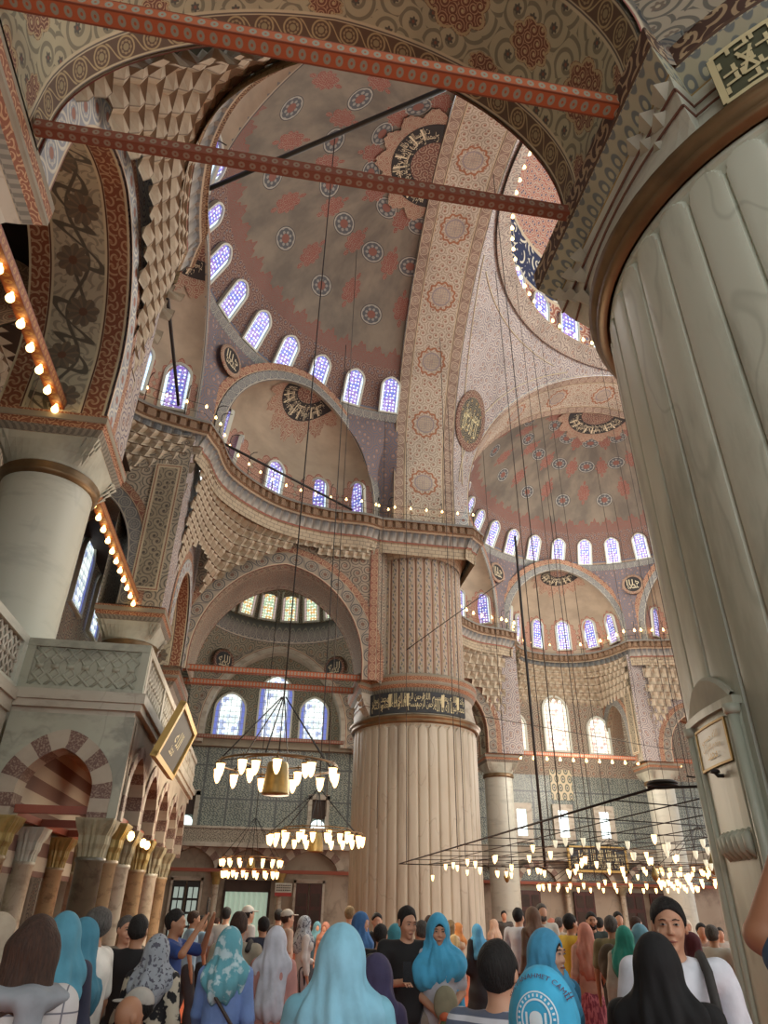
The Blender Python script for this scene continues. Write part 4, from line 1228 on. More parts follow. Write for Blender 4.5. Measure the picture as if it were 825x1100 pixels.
mb = MB(); mb.tube([cyl(80, 2.54, .02), cyl(80, 2.54, .07), cyl(80, 2.56, .085)], .014, 8); mb.lathe([(.0, 0), (.035, .01), (.03, .03), (0, .04)], 10, cyl(80, 2.55, .085)); mb.build('iron_hook', M['iron'], nf)
pq = MB(); ph = np.linspace(72.3, 85.2, 9)
pq.grid(np.array([[cyl(p, z, .045) for z in (2.61, 2.92)] for p in ph]), np.array([[(p * .04, z) for z in (2.6, 2.95)] for p in ph])); slab(pq, 72.3, 85.2, 2.61, 2.92, .044)
pl_ = pq.build('inscription_plaque', M['plaque']); tag(pl_, 'small square marble plaque with gilt lettering and gilt border on the near pier', 'plaque')
mb = MB()
for (a, b, c_, d) in ((72.3, 85.2, 2.61, 2.626), (72.3, 85.2, 2.904, 2.92)): slab(mb, a, b, c_, d, .055)
for (a, b) in ((72.3, 72.75), (84.75, 85.2)): slab(mb, a, b, 2.61, 2.92, .055, nn=3)
mb.build('gilt_border', M['gold'], pl_)
mb = MB(); S_ = lambda x, y: cyl(73.6 + x * 10.4, 2.645 + y * .24, .055)
put_text(mb, 'الله حسبي', .16, .84, .55, .9, S_); put_text(mb, 'ونعم الوكيل', .14, .86, .32, .6, S_); put_text(mb, 'محمد', .3, .7, .1, .34, S_)
mb.build('lettering', M['gold'], pl_)

# square stone piers at the aisle line (near left and beyond)
def block_pier(cx, cy, hx, hy, label, tile=True):
    r = empty('square_pier', (cx, cy, 0), 0, label, 'pier')
    mb = MB(); mb.box(-hx + .45, hx - .45, -hy + .45, hy - .45, 0, 5.2); mb.build('stone_shaft', M['marble_pale'], r)
    mb = MB(); mb.box(-hx + .5, hx - .5, -hy + .5, hy - .5, 5.2, 8.15); mb.build('tiled_shaft', M['bluetile' if tile else 'tiles'], r)
    q = lambda d: [(hx - d, -hy + d), (hx - d, hy - d), (-hx + d, hy - d), (-hx + d, -hy + d)]
    mb = MB(); mb.stack([(q(.5), 8.1), (q(.42), 8.3), (q(.3), 8.6), (q(.2), 8.72)]); mb.build('cap', M['marble_pale'], r)
    mb = MB(); mb.stack([(q(.22), 8.7), (q(.18), 8.75), (q(.02), 8.98), (q(0), 9.0), (q(0), 9.34), (q(.04), 9.4)]); mb.build('cap_cornice', M['capred'], r)
    return r
block_pier(-11.05, -.05, 1.85, 1.85, 'square pier at the left edge with blue tiles below a red edged cornice')
block_pier(-11.3, 23.4, 1.85, 1.9, 'square pier at the left foot of the arch over the back bay', False)
block_pier(.4, 35.2, 1.9, 1.9, 'square pier hidden behind the banded marble pier', False)

# ------------------------------------------------------------------ aisle columns
def column(cx, cy, label, matn='marble_side', r=.78):
    o = empty('marble_column', (cx, cy, 0), 0, label, 'column', None)
    mb = MB(); mb.lathe([(r * 1.25, 0), (r * 1.25, .25), (r * 1.1, .35), (r * 1.15, .45), (r * 1.02, .6), (r, .7), (r, 8.15)], 40); mb.build('shaft', M[matn], o)
    mb = MB(); mb.lathe([(r, 8.12), (r + .07, 8.15), (r + .09, 8.21), (r + .05, 8.25), (r + .1, 8.3), (r + .06, 8.35), (r, 8.36)], 40); mb.build('brass_ring', M['brass'], o)
    n = 48; P = []; U = []
    lv = [(0, 8.34), (.1, 8.42), (.45, 8.6), (.8, 8.76), (1, 8.88)]
    for i in range(n + 1):
        a = 2 * pi * i / n; sq = .94 / max(abs(cos(a)), abs(sin(a))) * .93; P.append([((r + .02) * (1 - w) * cos(a) + sq * w * cos(a), (r + .02) * (1 - w) * sin(a) + sq * w * sin(a), z) for w, z in lv]); U.append([(i * .25, k * .5) for k in range(len(lv))])
    mb = MB(); mb.grid(np.array(P), np.array(U), 0, False)
    for q in range(4):
        for lv_ in range(3):
            for w in range(-2 + lv_, 3 - lv_):
                a = pi / 4 + q * pi / 2 + w * .07; rr = .94 / max(abs(cos(a)), abs(sin(a))) * .93 - lv_ * .09; z1 = 8.86 - lv_ * .15; c_ = np.array([rr * cos(a), rr * sin(a)]); tg = np.array([-sin(a), cos(a)]) * .06; out = np.array([cos(a), sin(a)])
                mb.add([(*(c_ - tg), z1), (*(c_ + tg), z1), (*(c_ + out * .07), z1), (*(c_ - out * .1), z1 - .18)], [(0, 3, 2), (2, 3, 1), (0, 2, 1)])
    mb.build('capital', M['muq_white'], o)
    q = lambda d: [(.95 - d, -.95 + d), (.95 - d, .95 - d), (-.95 + d, .95 - d), (-.95 + d, -.95 + d)]
    mb = MB(); mb.stack([(q(.1), 8.86), (q(.06), 8.9), (q(.0), 8.98), (q(-.02), 9.02), (q(-.02), 9.1), (q(-.06), 9.14), (q(-.06), 9.3), (q(-.0), 9.34)]); mb.build('cap_cornice', M['capred'], o)
    return o
column(-10.3, 7.1, 'thick pale grey marble column rising behind the left balustrade')
column(-10.3, 16.4, 'second thick aisle column behind the grey pierced parapet, farther left')
column(7.1, 34.9, 'pale column right of the fluted pier at the far aisle')
column(16.9, 34.9, 'pale column at the far aisle beside the near pier, behind the long chandelier rods')

# ------------------------------------------------------------------ lower walls of the side bays
def side_low(W, near, sL, sR, hL, hR, glass, tB=13.7):
    nm = 'left' if near else 'far'
    # end arches towards the corner bays  (planes s = sL, sR)
    for s, h, sg in ((sL, hL, -1), (sR, hR, 1)):
        fn = lambda a, b, z, W=W, s=s, sg=sg: W(s + sg * b, a, z)
        if near or s == sL or True:
            cur = apts(5.9, 3.3, 9.9, h - 9.9, .1, 48, 9.3)
            mb = MB(); awall(mb, fn, 2.0, 9.7, 9.3, 15.6, cur, 0.0); o = mb.build('wall_%s_bay_%s' % (nm, 'near' if sg < 0 else 'end'), M['wall_orn'], kind='structure')
            mb = MB(); W_ = 2.1 if (near and sg < 0) else 2.5
            soffit(mb, fn, cur, 0.0, W_, 0, 0, W_, 9, flip=False)
            lab = {(True, -1): 'wide painted arch overhead from the near pier, red cartouches and dark roundel borders', (True, 1): 'painted arch between the banded pier and the left, opening to the back bay',
                   (False, -1): 'narrow view of an arch just right of the banded pier', (False, 1): 'arch at the far right end of the far bay'}[(near, sg)]
            ar = mb.build('painted_arch', M['near_soffit' if (near and sg < 0) else 'small_soffit']); tag(ar, lab, 'arch')
            mb = MB(); aband(mb, fn, cur, 0, .55, -.05, 0, lip=.08); mb.build('face_band', M['roundel_band'], ar)
            mb = MB(); aband(mb, fn, cur, .55, .85, -.03, 0); mb.build('outer_band', M['red_band'], ar)
            mb = MB(); mb.add([fn(2.0, 0, 9.3), fn(1.3, 1.2, 9.3), fn(1.3, 1.2, 15.6), fn(2.0, 0, 15.6)], [(0, 1, 2, 3)], [[(0, 0), (1.3, 0), (1.3, 6.3), (0, 6.3)]]); mb.build('corner_return', M['wall_orn'], ar)
            mb = MB(); mb.add([fn(2.02, -.055, 9.3), fn(2.36, -.055, 9.3), fn(2.36, -.055, 15.0), fn(2.02, -.055, 15.0)], [(0, 1, 2, 3)], [[(0, 0), (0, .4), (6, .4), (6, 0)]]); mb.build('side_band', M['red_band'], ar)
            mb = MB(); fb = lambda a, b, z: fn(a, W_ - b, z); awall(mb, fb, 2.0, 9.7, 9.3, 15.6, cur, 0.0); mb.build('back_face', M['wall_green'], ar)
            aband(mb2 := MB(), fb, cur, 0, .5, -.05, 0); mb2.build('back_band', M['roundel_band'], ar)
    # aisle-line arches (plane t = 9.4): end pier to column, both sides
    for sg, s0, s1, cx, r, zs, ap in ((-1, sL, -3.95 if near else -3.6, None, None, 10.4, 12.9), (1, 3.42 if near else 3.6, sR, None, None, 9.8, 12.1)):
        a, b = (sL + .85, -5.74) if (sg < 0 and near) else ((-9.1, -5.7) if sg < 0 else (5.5, 9.2))
        cx = (a + b) / 2; r = (b - a) / 2 + .02; fn = lambda s, d, z, W=W: W(s, 9.4 + d, z)
        cur = apts(cx, r, zs, ap - zs, .08, 40, 9.3)
        mb = MB(); awall(mb, fn, s0, s1, 9.3, 15.6, cur, 0.0); mb.build('wall_%s_aisle_%s' % (nm, 'near' if sg < 0 else 'end'), M['pendentive'], kind='structure')
        mb = MB(); soffit(mb, fn, cur, 0.0, 1.85, 0, 0, 1.85, 9)
        ar = mb.build('aisle_arch', M['floral_soffit'])
        tag(ar, {(True, -1): 'aisle arch over the thick grey column with a broad floral underside edged in red', (True, 1): 'narrow aisle arch with red edged underside left of the back bay',
                 (False, -1): 'small arch beside the far aisle column nearest the banded pier', (False, 1): 'small arch beyond the farther far aisle column'}[(near, sg)], 'arch')
        mb = MB(); aband(mb, fn, cur, 0, .5, -.05, 0, lip=.08); mb.build('face_band', M['blue_band' if near else 'roundel_band'], ar)
        aband(m3 := MB(), fn, cur, .5, .8, -.03, 0); m3.build('outer_band', M['red_band'], ar)
        m3 = MB(); fb = lambda s, d, z: fn(s, 1.85 - d, z); awall(m3, fb, s0, s1, 9.3, 15.6, cur, 0.0); m3.build('back_face', M['wall_grey'], ar)
    # block above each column: side wall of the middle recess, with transverse arch over the aisle
    for sg in (-1, 1):
        s = sg * 3.42 if near and sg > 0 else (sg * 3.95 if near else sg * 3.6)
        fn = lambda a, b, z, W=W, s=s, sg=sg: W(s + sg * b, a, z)
        cur = apts(12.15, 1.45, 10.6, 2.5, .1, 32, 9.3)
        mb = MB(); awall(mb, fn, 9.4, tB, 9.3, 15.6, cur, 0.0); mb.build('wall_%s_recess_%s' % (nm, 'near' if sg < 0 else 'end'), M['wall_grey'], kind='structure')
        mb = MB(); soffit(mb, fn, cur, 0.0, 1.8, 0, 0, 2.5, 5); ar = mb.build('aisle_cross_arch', M['small_soffit'])
        tag(ar, 'arch across the %s aisle behind the %s column, grey arabesque spandrels' % (nm, 'nearer' if sg < 0 else 'farther'), 'arch')
        mb = MB(); aband(mb, fn, cur, 0, .45, -.05, 0, lip=.07); mb.build('face_band', M['grey_band'], ar)
        aband(m3 := MB(), fn, cur, .45, .72, -.04, 0); m3.build('outer_band', M['red_band'], ar)
        # dark floral panel edged in red
        H_ = 4.55; w_ = .86; m3 = MB(); m3.add([fn(9.58, -.065, 9.75), fn(9.58 + w_, -.065, 9.75), fn(9.58 + w_, -.065, 9.75 + H_), fn(9.58, -.065, 9.75 + H_)], [(0, 1, 2, 3)], [[(0, 0), (w_, 0), (w_, H_), (0, H_)]])
        m3.build('floral_panel', M['fpanel'], ar)
    # outer wall with windows, seen in the recess
    mb = MB()
    p, q = (W(-27, tB, 0), W(13, tB, 0)) if near else (W(-13, tB, 0), W(13, tB, 0)); quadwall(mb, p[:2], q[:2], 8.95, 16.2, 0)
    mb.build('wall_%s_upper' % nm, M['wall_orn'], kind='structure')
    mb = MB(); quadwall(mb, p[:2], q[:2], 5.0, 8.95, 0); mb.build('wall_%s_tiles' % nm, M['tiles'], kind='structure')
    mb = MB(); quadwall(mb, p[:2], q[:2], 0, 5.0, 0); mb.build('wall_%s_lower' % nm, M['stonewall'], kind='structure')
    # carved niches under the recess cornice
    def curve_mid(u, z):
        w = min(1, max(0, (z - 13.2) / 2.3)); w = w ** 1.3
        Lr = 2 * (tB - 9.4) + 7.0; d = u * Lr; k = tB - 9.4; sc = 3.5
        if d < k: a = (-sc, 9.4 + d)
        elif d < k + 7: a = (-sc + (d - k), tB)
        else: a = (sc, tB - (d - k - 7))
        th = pi * (1 - u); b = (3.35 * cos(th), 9.0 + 3.2 * max(sin(th), 0) ** .8)
        p = (a[0] * (1 - w) + b[0] * w, a[1] * (1 - w) + b[1] * w); r = W(p[0], p[1], 0); return (r[0], r[1])
    mb = MB(); muq_rows(mb, curve_mid, [13.25, 13.7, 14.1, 14.5, 14.85, 15.15, 15.45], .42)
    mb.build('trim_niches_%s_recess' % nm, M['muq'], kind='structure')
    # corner squinches
    for sg, sC, pth in ((1, sR, 'R'), (-1, sL, 'L')):
        arc = UA['path'] if near else UB['path']
        pts = [np.array(p) for p in arc if (p[0] * sg > 3.9 and p[1] > 2.2)]
        if sg > 0: pts = pts
        pts, _ = resample(pts, .2)
        if sg < 0: pts = pts[::-1]     # always from pier to recess
        cen = np.array([0, 3.0]); pts = [p + (p - cen) / np.linalg.norm(p - cen) * .42 for p in pts]
        def curve(u, z, pts=pts, sC=sC, sg=sg):
            w = min(1, max(0, (z - 10.8) / 4.6)); w = w ** 1.25
            k1 = 9.4 - 2.4; k2 = abs(sC) - 4.5; Lr = k1 + k2; d = u * Lr
            a = np.array((sC, 2.4 + d)) if d < k1 else np.array((sC - sg * (d - k1), 9.4))
            i = u * (len(pts) - 1); i0 = min(int(i), len(pts) - 2); b = pts[i0] * (1 - (i - i0)) + pts[i0 + 1] * (i - i0)
            p = a * (1 - w) + b * w; r = W(p[0], p[1], 0); return (r[0], r[1])
        hh = hR if sg > 0 else hL
        def zmin(u, sC=sC, hh=hh, sg=sg):
            k1 = 7.0; k2 = abs(sC) - 4.5; d = u * (k1 + k2)
            if d < k1:
                x = (2.4 + d - 5.9) / 4.15
                if d < 1.6: return 14.4
                return (9.9 + (hh + .85 - 9.9) * azf(x, .1)) if abs(x) < 1 else 10.2
            s = sC - sg * (d - k1)
            a, b = (sC + .85, -5.74) if (sg < 0 and near) else ((-9.1, -5.7) if sg < 0 else (5.5, 9.2))
            x = (s - (a + b) / 2) / ((b - a) / 2 + .8); return (10.0 + 3.2 * azf(x, .1)) if abs(x) < 1 else 10.5
        mb = MB(); muq_rows(mb, curve, (list(np.arange(10.8, 14.5, .33)) if (near and sg > 0) else list(np.arange(10.8, 14.5, .42))) + [14.72, 15.0, 15.25, 15.45], .36 if (near and sg > 0) else .46, zmin=zmin, deep=.30)
        mb.build('trim_niches_%s_%s' % (nm, 'end' if sg > 0 else 'near'), M['muq'], kind='structure')
M['fpanel'] = material('dark_floral_panel', panel_mat(.86, 4.55, .11, '#9a8b74', '#6b6257', '#4f463e', 3.4))
side_low(WA, True, -10.9, 9.5, 12.92, 13.9, 'glass_mid')
side_low(WB, False, -9.5, 9.5, 13.9, 13.9, 'glass_mid', tB=13.5)
for z in (.0,): pass
# windows in the outer walls
xw = -13.7
window((xw + .1, 21.0, 11.2), (1, 0), 1.6, 2.9, 'glass_mid', name='w')
window((xw + .1, 24.0, 11.2), (1, 0), 1.4, 2.6, 'glass_mid')
yb = 37.8
for x, w, h, z in ((12.1, 1.55, 3.35, 10.45), (14.9, 1.35, 2.2, 10.4), (9.3, 1.35, 2.2, 10.4), (18.6, 1.3, 2.2, 10.4)):
    window((x, yb - .05, z), (0, -1), w, h, 'glass_pale', fw=.12)
for x in (9.3, 11.9, 14.5):
    window((x, yb - .05, 5.5), (0, -1), .6, 1.45, 'daypane', kind='rect', fw=.34, frame='marble_pale')
mb = MB(); mb.box(11.35, 12.75, yb - .06, yb + .02, 7.55, 9.3)
tag(mb.build('tile_panel', M['ogive']), 'pale tile panel with oval leaf pattern between the grey tiled panels on the far wall', 'tile panel')
# ------------------------------------------------------------------ closing pieces beside the great arch
for nm, W in (('left', WA), ('far', WB)):
    for sg in (-1, 1):
        mb = MB(); P = []; U = []
        for j in range(14):
            z = 16.2 + j * (21.8 - 16.2) / 13; ws = max(0, (z - 18.2) / 3.5); row = []; ur = []
            for i in range(8):
                y = 1.3 + .8 * i / 7; x = (9.62 + .4 * i / 7) * (1 - ws) + sqrt(max(0, 8.94 ** 2 - max(0, y - 1.4) ** 2)) * ws
                x = min(x, 10.0)
                row.append(W(sg * x, y, z)); ur.append((y, z))
            P.append(row); U.append(ur)
        mb.grid(np.array(P), np.array(U)); mb.build('wall_%s_jamb' % nm, M['pendent_red'], kind='structure')
# ------------------------------------------------------------------ back bay beyond the arch
bx, by = -5.75, 28.7
def sail(mb, cx, cy, hw, Rc, zs, ztop, m=0):
    """pendentives of a square bay under a ring"""
    Rs = hypot(hw, Rc)
    for sx, sy in ((-1, 1), (-1, -1), (1, -1), (1, 1)):
        P = []; U = []
        for j in range(15):
            z = zs + (ztop - zs) * j / 14; rho = sqrt(max(Rs ** 2 - (z - zs) ** 2, .01)); a0 = math.acos(min(1, hw / rho)); a1 = pi / 2 - a0
            P.append([(cx + sx * rho * cos(a0 + (a1 - a0) * i / 14), cy + sy * rho * sin(a0 + (a1 - a0) * i / 14), z) for i in range(15)])
            U.append([((a0 + (a1 - a0) * i / 14) * 5, z) for i in range(15)])
        mb.grid(np.array(P), np.array(U), m)
    return sqrt(Rs ** 2 - (ztop - zs) ** 2)
mb = MB(); rr = sail(mb, bx, by, 4.5, 3.9, 10.2, 14.6); mb.build('ceiling', M['wall_green'], kind='structure')
mb = MB(); n = 64
prof = [(0, 14.4), (-.15, 14.5), (-.2, 14.7), (-.3, 14.9), (-.32, 15.1), (-.1, 15.5), (0, 15.6)]
mb.grid(np.array([[(bx + (rr + a) * cos(2 * pi * i / n), by + (rr + a) * sin(2 * pi * i / n), z) for a, z in prof] for i in range(n + 1)]), np.array([[(i * .4, k * .1) for k in range(len(prof))] for i in range(n + 1)]))
mb.build('trim_back_bay_ring', M['grey_band'], kind='structure')
mb = MB(); dome_patch(mb, (bx, by), rr, 15.4, 15.4, 15.4 + rr - .05, 0, 2 * pi, 64, 16); mb.build('ceiling', M['wall_green'], kind='structure')
for k in range(11):
    a = pi * (k - .5) / 9.5 ; r = rr * .985
    window((bx + r * cos(a), by + r * sin(a), 15.75), (-cos(a), -sin(a)), .85, 1.9, 'glass_low', tilt=.2)
for sx, lab in ((-1, 'left'), (1, 'right')):
    a = radians(90 - sx * 45); rho = 5.55; c_ = np.array([bx + sx * 3.05, by + 3.75]); tg = np.array([1.0, -sx * .75]); tg /= np.linalg.norm(tg); inn = np.array([-sx * .45, -.9])
    medallion(lambda x, y, c_=c_, tg=tg: (*(c_ + tg * x), 13.1 + y), lambda x, y, d, c_=c_, tg=tg, inn=inn: (*(c_ + tg * x + inn * (d + .1)), 13.1 + y), .5, 'round dark disc on the %s corner below the small windowed dome of the back bay' % lab, mats=('navy', 'lace', 'ivory2'))
# wall arch of the back bay with windows
fn = lambda x, d, z: (x, 33.0 + d, z)
cur = apts(bx, 3.6, 9.9, 4.2, .12, 48, 9.0)
mb = MB(); awall(mb, fn, -10.3, -1.2, 9.0, 15.2, cur, 0.0); mb.build('wall_back_arch_face', M['wall_green'], kind='structure')
mb = MB(); soffit(mb, fn, cur, 0, 1.0, 0, 0, 2.5, 5); ar = mb.build('painted_arch', M['marble_pale']); tag(ar, 'pale edged arch framing the three tall coloured windows of the back bay', 'arch')
mb = MB(); aband(mb, fn, cur, 0, .25, -.05, 0, lip=.05); mb.build('stone_edge', M['marble_pale'], ar)
mb = MB(); aband(mb, fn, cur, .25, .85, -.04, 0); mb.build('face_band', M['roundel_band'], ar)
for yy in (33.95,):
    mb = MB(); quadwall(mb, (-14, yy), (1.5, yy), 9.0, 16, 0); mb.build('wall_back_upper', M['wall_green'], kind='structure')
mb = MB(); quadwall(mb, (-14, 33.9), (1.5, 33.9), 5.0, 8.95, 0); mb.build('wall_back_tiles', M['tiles'], kind='structure')
mb = MB(); mb.box(-14, 1.5, 33.5, 33.95, 8.9, 9.3); mb.build('trim_back_moulding', M['capred'], kind='structure')
window((-5.75, 33.9, 9.45), (0, -1), 1.75, 3.4, 'glass_mid', fw=.1)
window((-8.15, 33.9, 9.4), (0, -1), 1.55, 2.35, 'glass_mid', fw=.1); window((-3.6, 33.9, 9.4), (0, -1), 1.45, 2.35, 'glass_mid', fw=.1)
# little openings of the upper gallery with bright lunettes
for x in (-9.65, -3.05):
    o = empty('gallery_opening', (x, 33.7, 0), 0, 'small framed opening with a bright pane in the %s part of the tiled back wall' % ('left' if x < -5 else 'right'), 'opening')
    mb = MB(); mb.box(-.55, -.35, -.05, .2, 4.9, 6.7); mb.box(.35, .55, -.05, .2, 4.9, 6.7); mb.box(-.55, .55, -.05, .2, 6.5, 6.75); mb.build('stone_frame', M['marble_pale'], o)
    mb = MB(); mb.box(-.35, .35, .08, .15, 5.6, 6.5); mb.build('dark_panel', M['wooddark'], o)  # dark sheet painted in for the unlit depth behind the opening
    mb = MB(); pts = [(-.35, 5.0), (.35, 5.0)] + [(.35 * cos(t), 5.25 + .3 * sin(t)) for t in np.linspace(0, pi, 10)]
    mb.add([(a, .06, b) for a, b in pts], [tuple(range(len(pts)))]); mb.build('bright_pane', M['daypane'], o)
# gallery parapet, wall with striped arches below
mb = MB(); mb.box(-10.6, -1.0, 32.9, 33.2, 4.3, 4.95); o = mb.build('gallery_parapet', M['jali']); tag(o, 'long pierced stone parapet across the back wall under the tiles', 'parapet')
mb = MB(); mb.box(-10.6, -1.0, 32.85, 33.25, 4.93, 5.03); mb.box(-10.6, -1.0, 32.75, 33.3, 4.12, 4.32); mb.build('stone_rail', M['marble_pale'], o)
gw = lambda x, d, z: (x, 33.1 + d, z)
def striped_arch(x, r, zs, h, label, fn, n=11, wd=.34, depth=.3):
    cur = apts(x, r, zs, h, .25, 44)
    o = empty('striped_arch', fn(x, 0, zs), 0, label, 'arch'); loc = np.array(fn(x, 0, zs))
    mb = MB(); A = cur; Bp = offs(cur, wd); L = arclen(cur); T = L[-1]
    f2 = lambda s, d, z: tuple(np.array(fn(s, d, z)) - loc)
    P = [[f2(a[0], depth, a[1]), f2(a[0], -.07, a[1]), f2(b[0], -.07, b[1]), f2(b[0], .0, b[1])] for a, b in zip(A, Bp)]
    U = [[((l / T * n + .25) / 1.0 * .5, k) for k in range(4)] for l in L]
    mb.grid(np.array(P), np.array(U), 0, False); mb.build('voussoirs', M['ablaq'], o)
    return o, cur
mb = MB(); arcs = []
for x, r, lab in ((-9.0, 1.1, 'striped stone arch at the left of the back wall'), (-6.3, 1.15, 'striped stone arch over the curtained doorway'), (-3.3, 1.3, 'striped stone arch over the dark wooden doors beside the banded pier')):
    o, cur = striped_arch(x, r, 3.15, .95, lab, gw); arcs.append((x, r, cur))
xs = [-11.5] + [(arcs[i][0] + arcs[i + 1][0]) / 2 for i in range(2)] + [-1.0]
for i, (x, r, cur) in enumerate(arcs): awall(mb, gw, xs[i], xs[i + 1], 3.15, 4.2, cur, 0.0)
mb.build('wall_back_spandrel', M['stonewall'], kind='structure')
mb = MB(); quadwall(mb, (-14, 33.5), (1.5, 33.5), 0, 5.0, 0); mb.build('wall_back_lower', M['stonewall'], kind='structure')
mb = MB(); mb.box(-11.5, -1.0, 32.95, 33.15, 3.05, 3.2); tag(mb.build('tie_bar', M['beam_red']), 'red tie bar across the striped arches of the back wall', 'tie bar')
for x, lab in ((-7.75, 'slim stone column between the left and the middle striped arch'), (-4.75, 'slim stone column between the curtained doorway and the wooden doors'), (-10.2, 'slim stone column left of the leftmost striped arch')):
    o = empty('slim_column', (x, 33.1, 0), 0, lab, 'column')
    mb = MB(); mb.lathe([(.2, 0), (.2, .15), (.15, .25), (.15, 2.5), (.17, 2.55)], 16); mb.build('shaft', M['marble_lgt'], o)
    mb = MB(); mb.lathe([(.16, 2.52), (.19, 2.6), (.2, 2.8), (.28, 2.95), (.3, 3.05)], 16); mb.build('capital', M['goldcap'], o)
o = empty('curtained_doorway', (-6.25, 33.35, 0), 0, 'doorway closed by a pale green curtain at the back', 'doorway')
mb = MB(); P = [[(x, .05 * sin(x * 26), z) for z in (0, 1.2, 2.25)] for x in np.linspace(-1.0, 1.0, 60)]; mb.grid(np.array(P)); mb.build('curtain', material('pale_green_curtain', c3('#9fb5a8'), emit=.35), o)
mb = MB(); mb.box(-1.1, 1.1, -.05, .05, 2.25, 2.75); mb.box(-1.12, -1.0, -.05, .05, 0, 2.3); mb.box(1.0, 1.12, -.05, .05, 0, 2.3); mb.build('dark_lintel', M['wooddark'], o)
for x, nm in ((-3.3, 'carved dark wooden double doors under the right striped arch'), (-9.1, 'dark glazed door under the left striped arch')):
    o = empty('wooden_door', (x, 33.35, 0), 0, nm, 'door')
    for sg in (-1, 1):
        mb = MB(); x0, x1 = (.04, .62) if sg > 0 else (-.62, -.04)
        mb.box(x0, x1, -.04, .06, 0, 2.65); q = MB()
        if x > -5:
            for z in (.3, 1.0, 1.7): q.box(x0 + .08, x1 - .08, -.07, -.03, z, z + .55)
        else:
            for z in (.3, .85, 1.4, 1.95): q.box(x0 + .08, x0 + .27, -.07, -.03, z, z + .45); q.box(x0 + .32, x1 - .06, -.07, -.03, z, z + .45)
        lf = mb.build('door_leaf', M['wood'] if x > -5 else M['iron'], o); q.build('panels', M['wooddark'] if x > -5 else M['clearpane'], lf)
    mb = MB(); mb.box(-.75, -.64, -.06, .08, 0, 2.8); mb.box(.64, .75, -.06, .08, 0, 2.8); mb.box(-.75, .75, -.06, .08, 2.68, 2.85); mb.build('frame', M['marble_pale'], o)
mb = MB(); mb.box(-4.95, -4.15, 32.9, 32.95, 2.1, 2.65); o = mb.build('notice_board', M['white']); tag(o, 'small white notice board with a red lower strip beside the curtained doorway', 'sign')
mb = MB(); mb.box(-4.95, -4.15, 32.88, 32.9, 2.1, 2.25); mb.build('red_strip', material('notice_red', c3('#a83a34')), o)
mb = MB()
for k in range(3):
    for i in range(7): mb.box(-4.88 + i * .1, -4.88 + i * .1 + .07, 32.885, 32.9, 2.33 + k * .1, 2.37 + k * .1)
mb.build('lettering', M['iron'], o)
# ------------------------------------------------------------------ vault over the camera bay and its second arch
fn = lambda a, b, z: (1.0 - b, -a, z)
cur = apts(5.9, 3.3, 9.6, 3.3, .1, 40, 9.3)
mb = MB(); soffit(mb, fn, cur, 0, 2.1, 0, 0, 2.1, 7); ar = mb.build('painted_arch', M['near_soffit']); tag(ar, 'second painted arch leaving the near pier at the top right corner', 'arch')
mb = MB(); sail(mb, -5.85, -5.9, 4.7, 3.35, 9.6, 13.4); mb.build('ceiling', M['wall_grey'], kind='structure')
mb = MB(); dome_patch(mb, (-5.85, -5.9), 4.4, 13.2, 13.3, 17.4, 0, 2 * pi, 40, 10); mb.build('ceiling', M['wall_grey'], kind='structure')

# ------------------------------------------------------------------ far lower wall of the far bay
yw = 37.7
fw_ = lambda x, d, z: (x, yw - .3 + d, z)
mb = MB(); mb.box(2.0, 22, yw - .45, yw - .1, 4.2, 4.4); o = mb.build('gallery_moulding', M['marble_pale']); tag(o, 'stone moulding along the far wall under the tiled zone', 'moulding')
fa = []
for x, r in ((9.9, 1.05), (13.2, 1.05), (16.5, 1.1), (19.6, 1.1), (6.6, 1.05)):
    lab = {9.9: 'striped arch on the far wall just right of the banded pier', 13.2: 'striped arch on the far wall under the wide gilt framed panel', 16.5: 'striped arch on the far wall right of the gilt framed panel', 19.6: 'striped arch on the far wall farthest right beside the near pier', 6.6: 'striped arch on the far wall behind the banded pier'}[x]
    o, cur = striped_arch(x, r, 3.1, .85, lab, fw_, wd=.3); fa.append((x, r, cur))
    rr_ = [c for c in cur]; mb = MB(); pts = rr_ + [(x + r, 3.1), (x - r, 3.1)]
    mb.add([(a - x, .15, b - 3.1) for a, b in pts], [tuple(range(len(pts)))], [[(a, b) for a, b in pts]]); mb.build('tympanum', M['tiles'], o)
mb = MB(); mb.box(5, 22, yw - .45, yw - .25, 3.0, 3.15); tag(mb.build('tie_bar', M['beam_red']), 'red tie bar across the striped arches of the far wall', 'tie bar')
for i, x in enumerate((8.25, 11.55, 14.85, 18.05)):
    o = empty('slim_column', (x, yw - .35, 0), 0, ['slim column on the far wall nearest the banded pier', 'slim column on the far wall left of the shuttered doors', 'slim column on the far wall under the right end of the gilt framed panel', 'slim column on the far wall nearest the near pier'][i], 'column')
    mb = MB(); mb.lathe([(.2, 0), (.2, .15), (.15, .25), (.15, 2.5), (.17, 2.55)], 14); mb.build('shaft', M['marble_lgt'], o)
    mb = MB(); mb.lathe([(.16, 2.52), (.19, 2.6), (.2, 2.8), (.3, 2.95), (.33, 3.05)], 14); mb.build('capital', M['stonecap'], o)
for x, lab in ((9.4, 'dark red door at the far wall beside the banded pier'), (12.6, 'second dark red door at the far wall, under the gilt framed panel'), (15.6, 'third dark red door at the far wall'), (17.2, 'fourth dark red door at the far wall near the near pier')):
    o = empty('wooden_door', (x, yw - .1, 0), 0, lab, 'door')
    mb = MB(); mb.box(-.6, .6, -.06, .05, 0, 2.7); lf = mb.build('door_leaf', M['wood'], o)
    q = MB()
    for z in (.3, 1.1, 1.9):
        for xx in (-.5, .06): q.box(xx, xx + .42, -.09, -.05, z, z + .6)
    q.build('panels', M['wooddark'], lf)
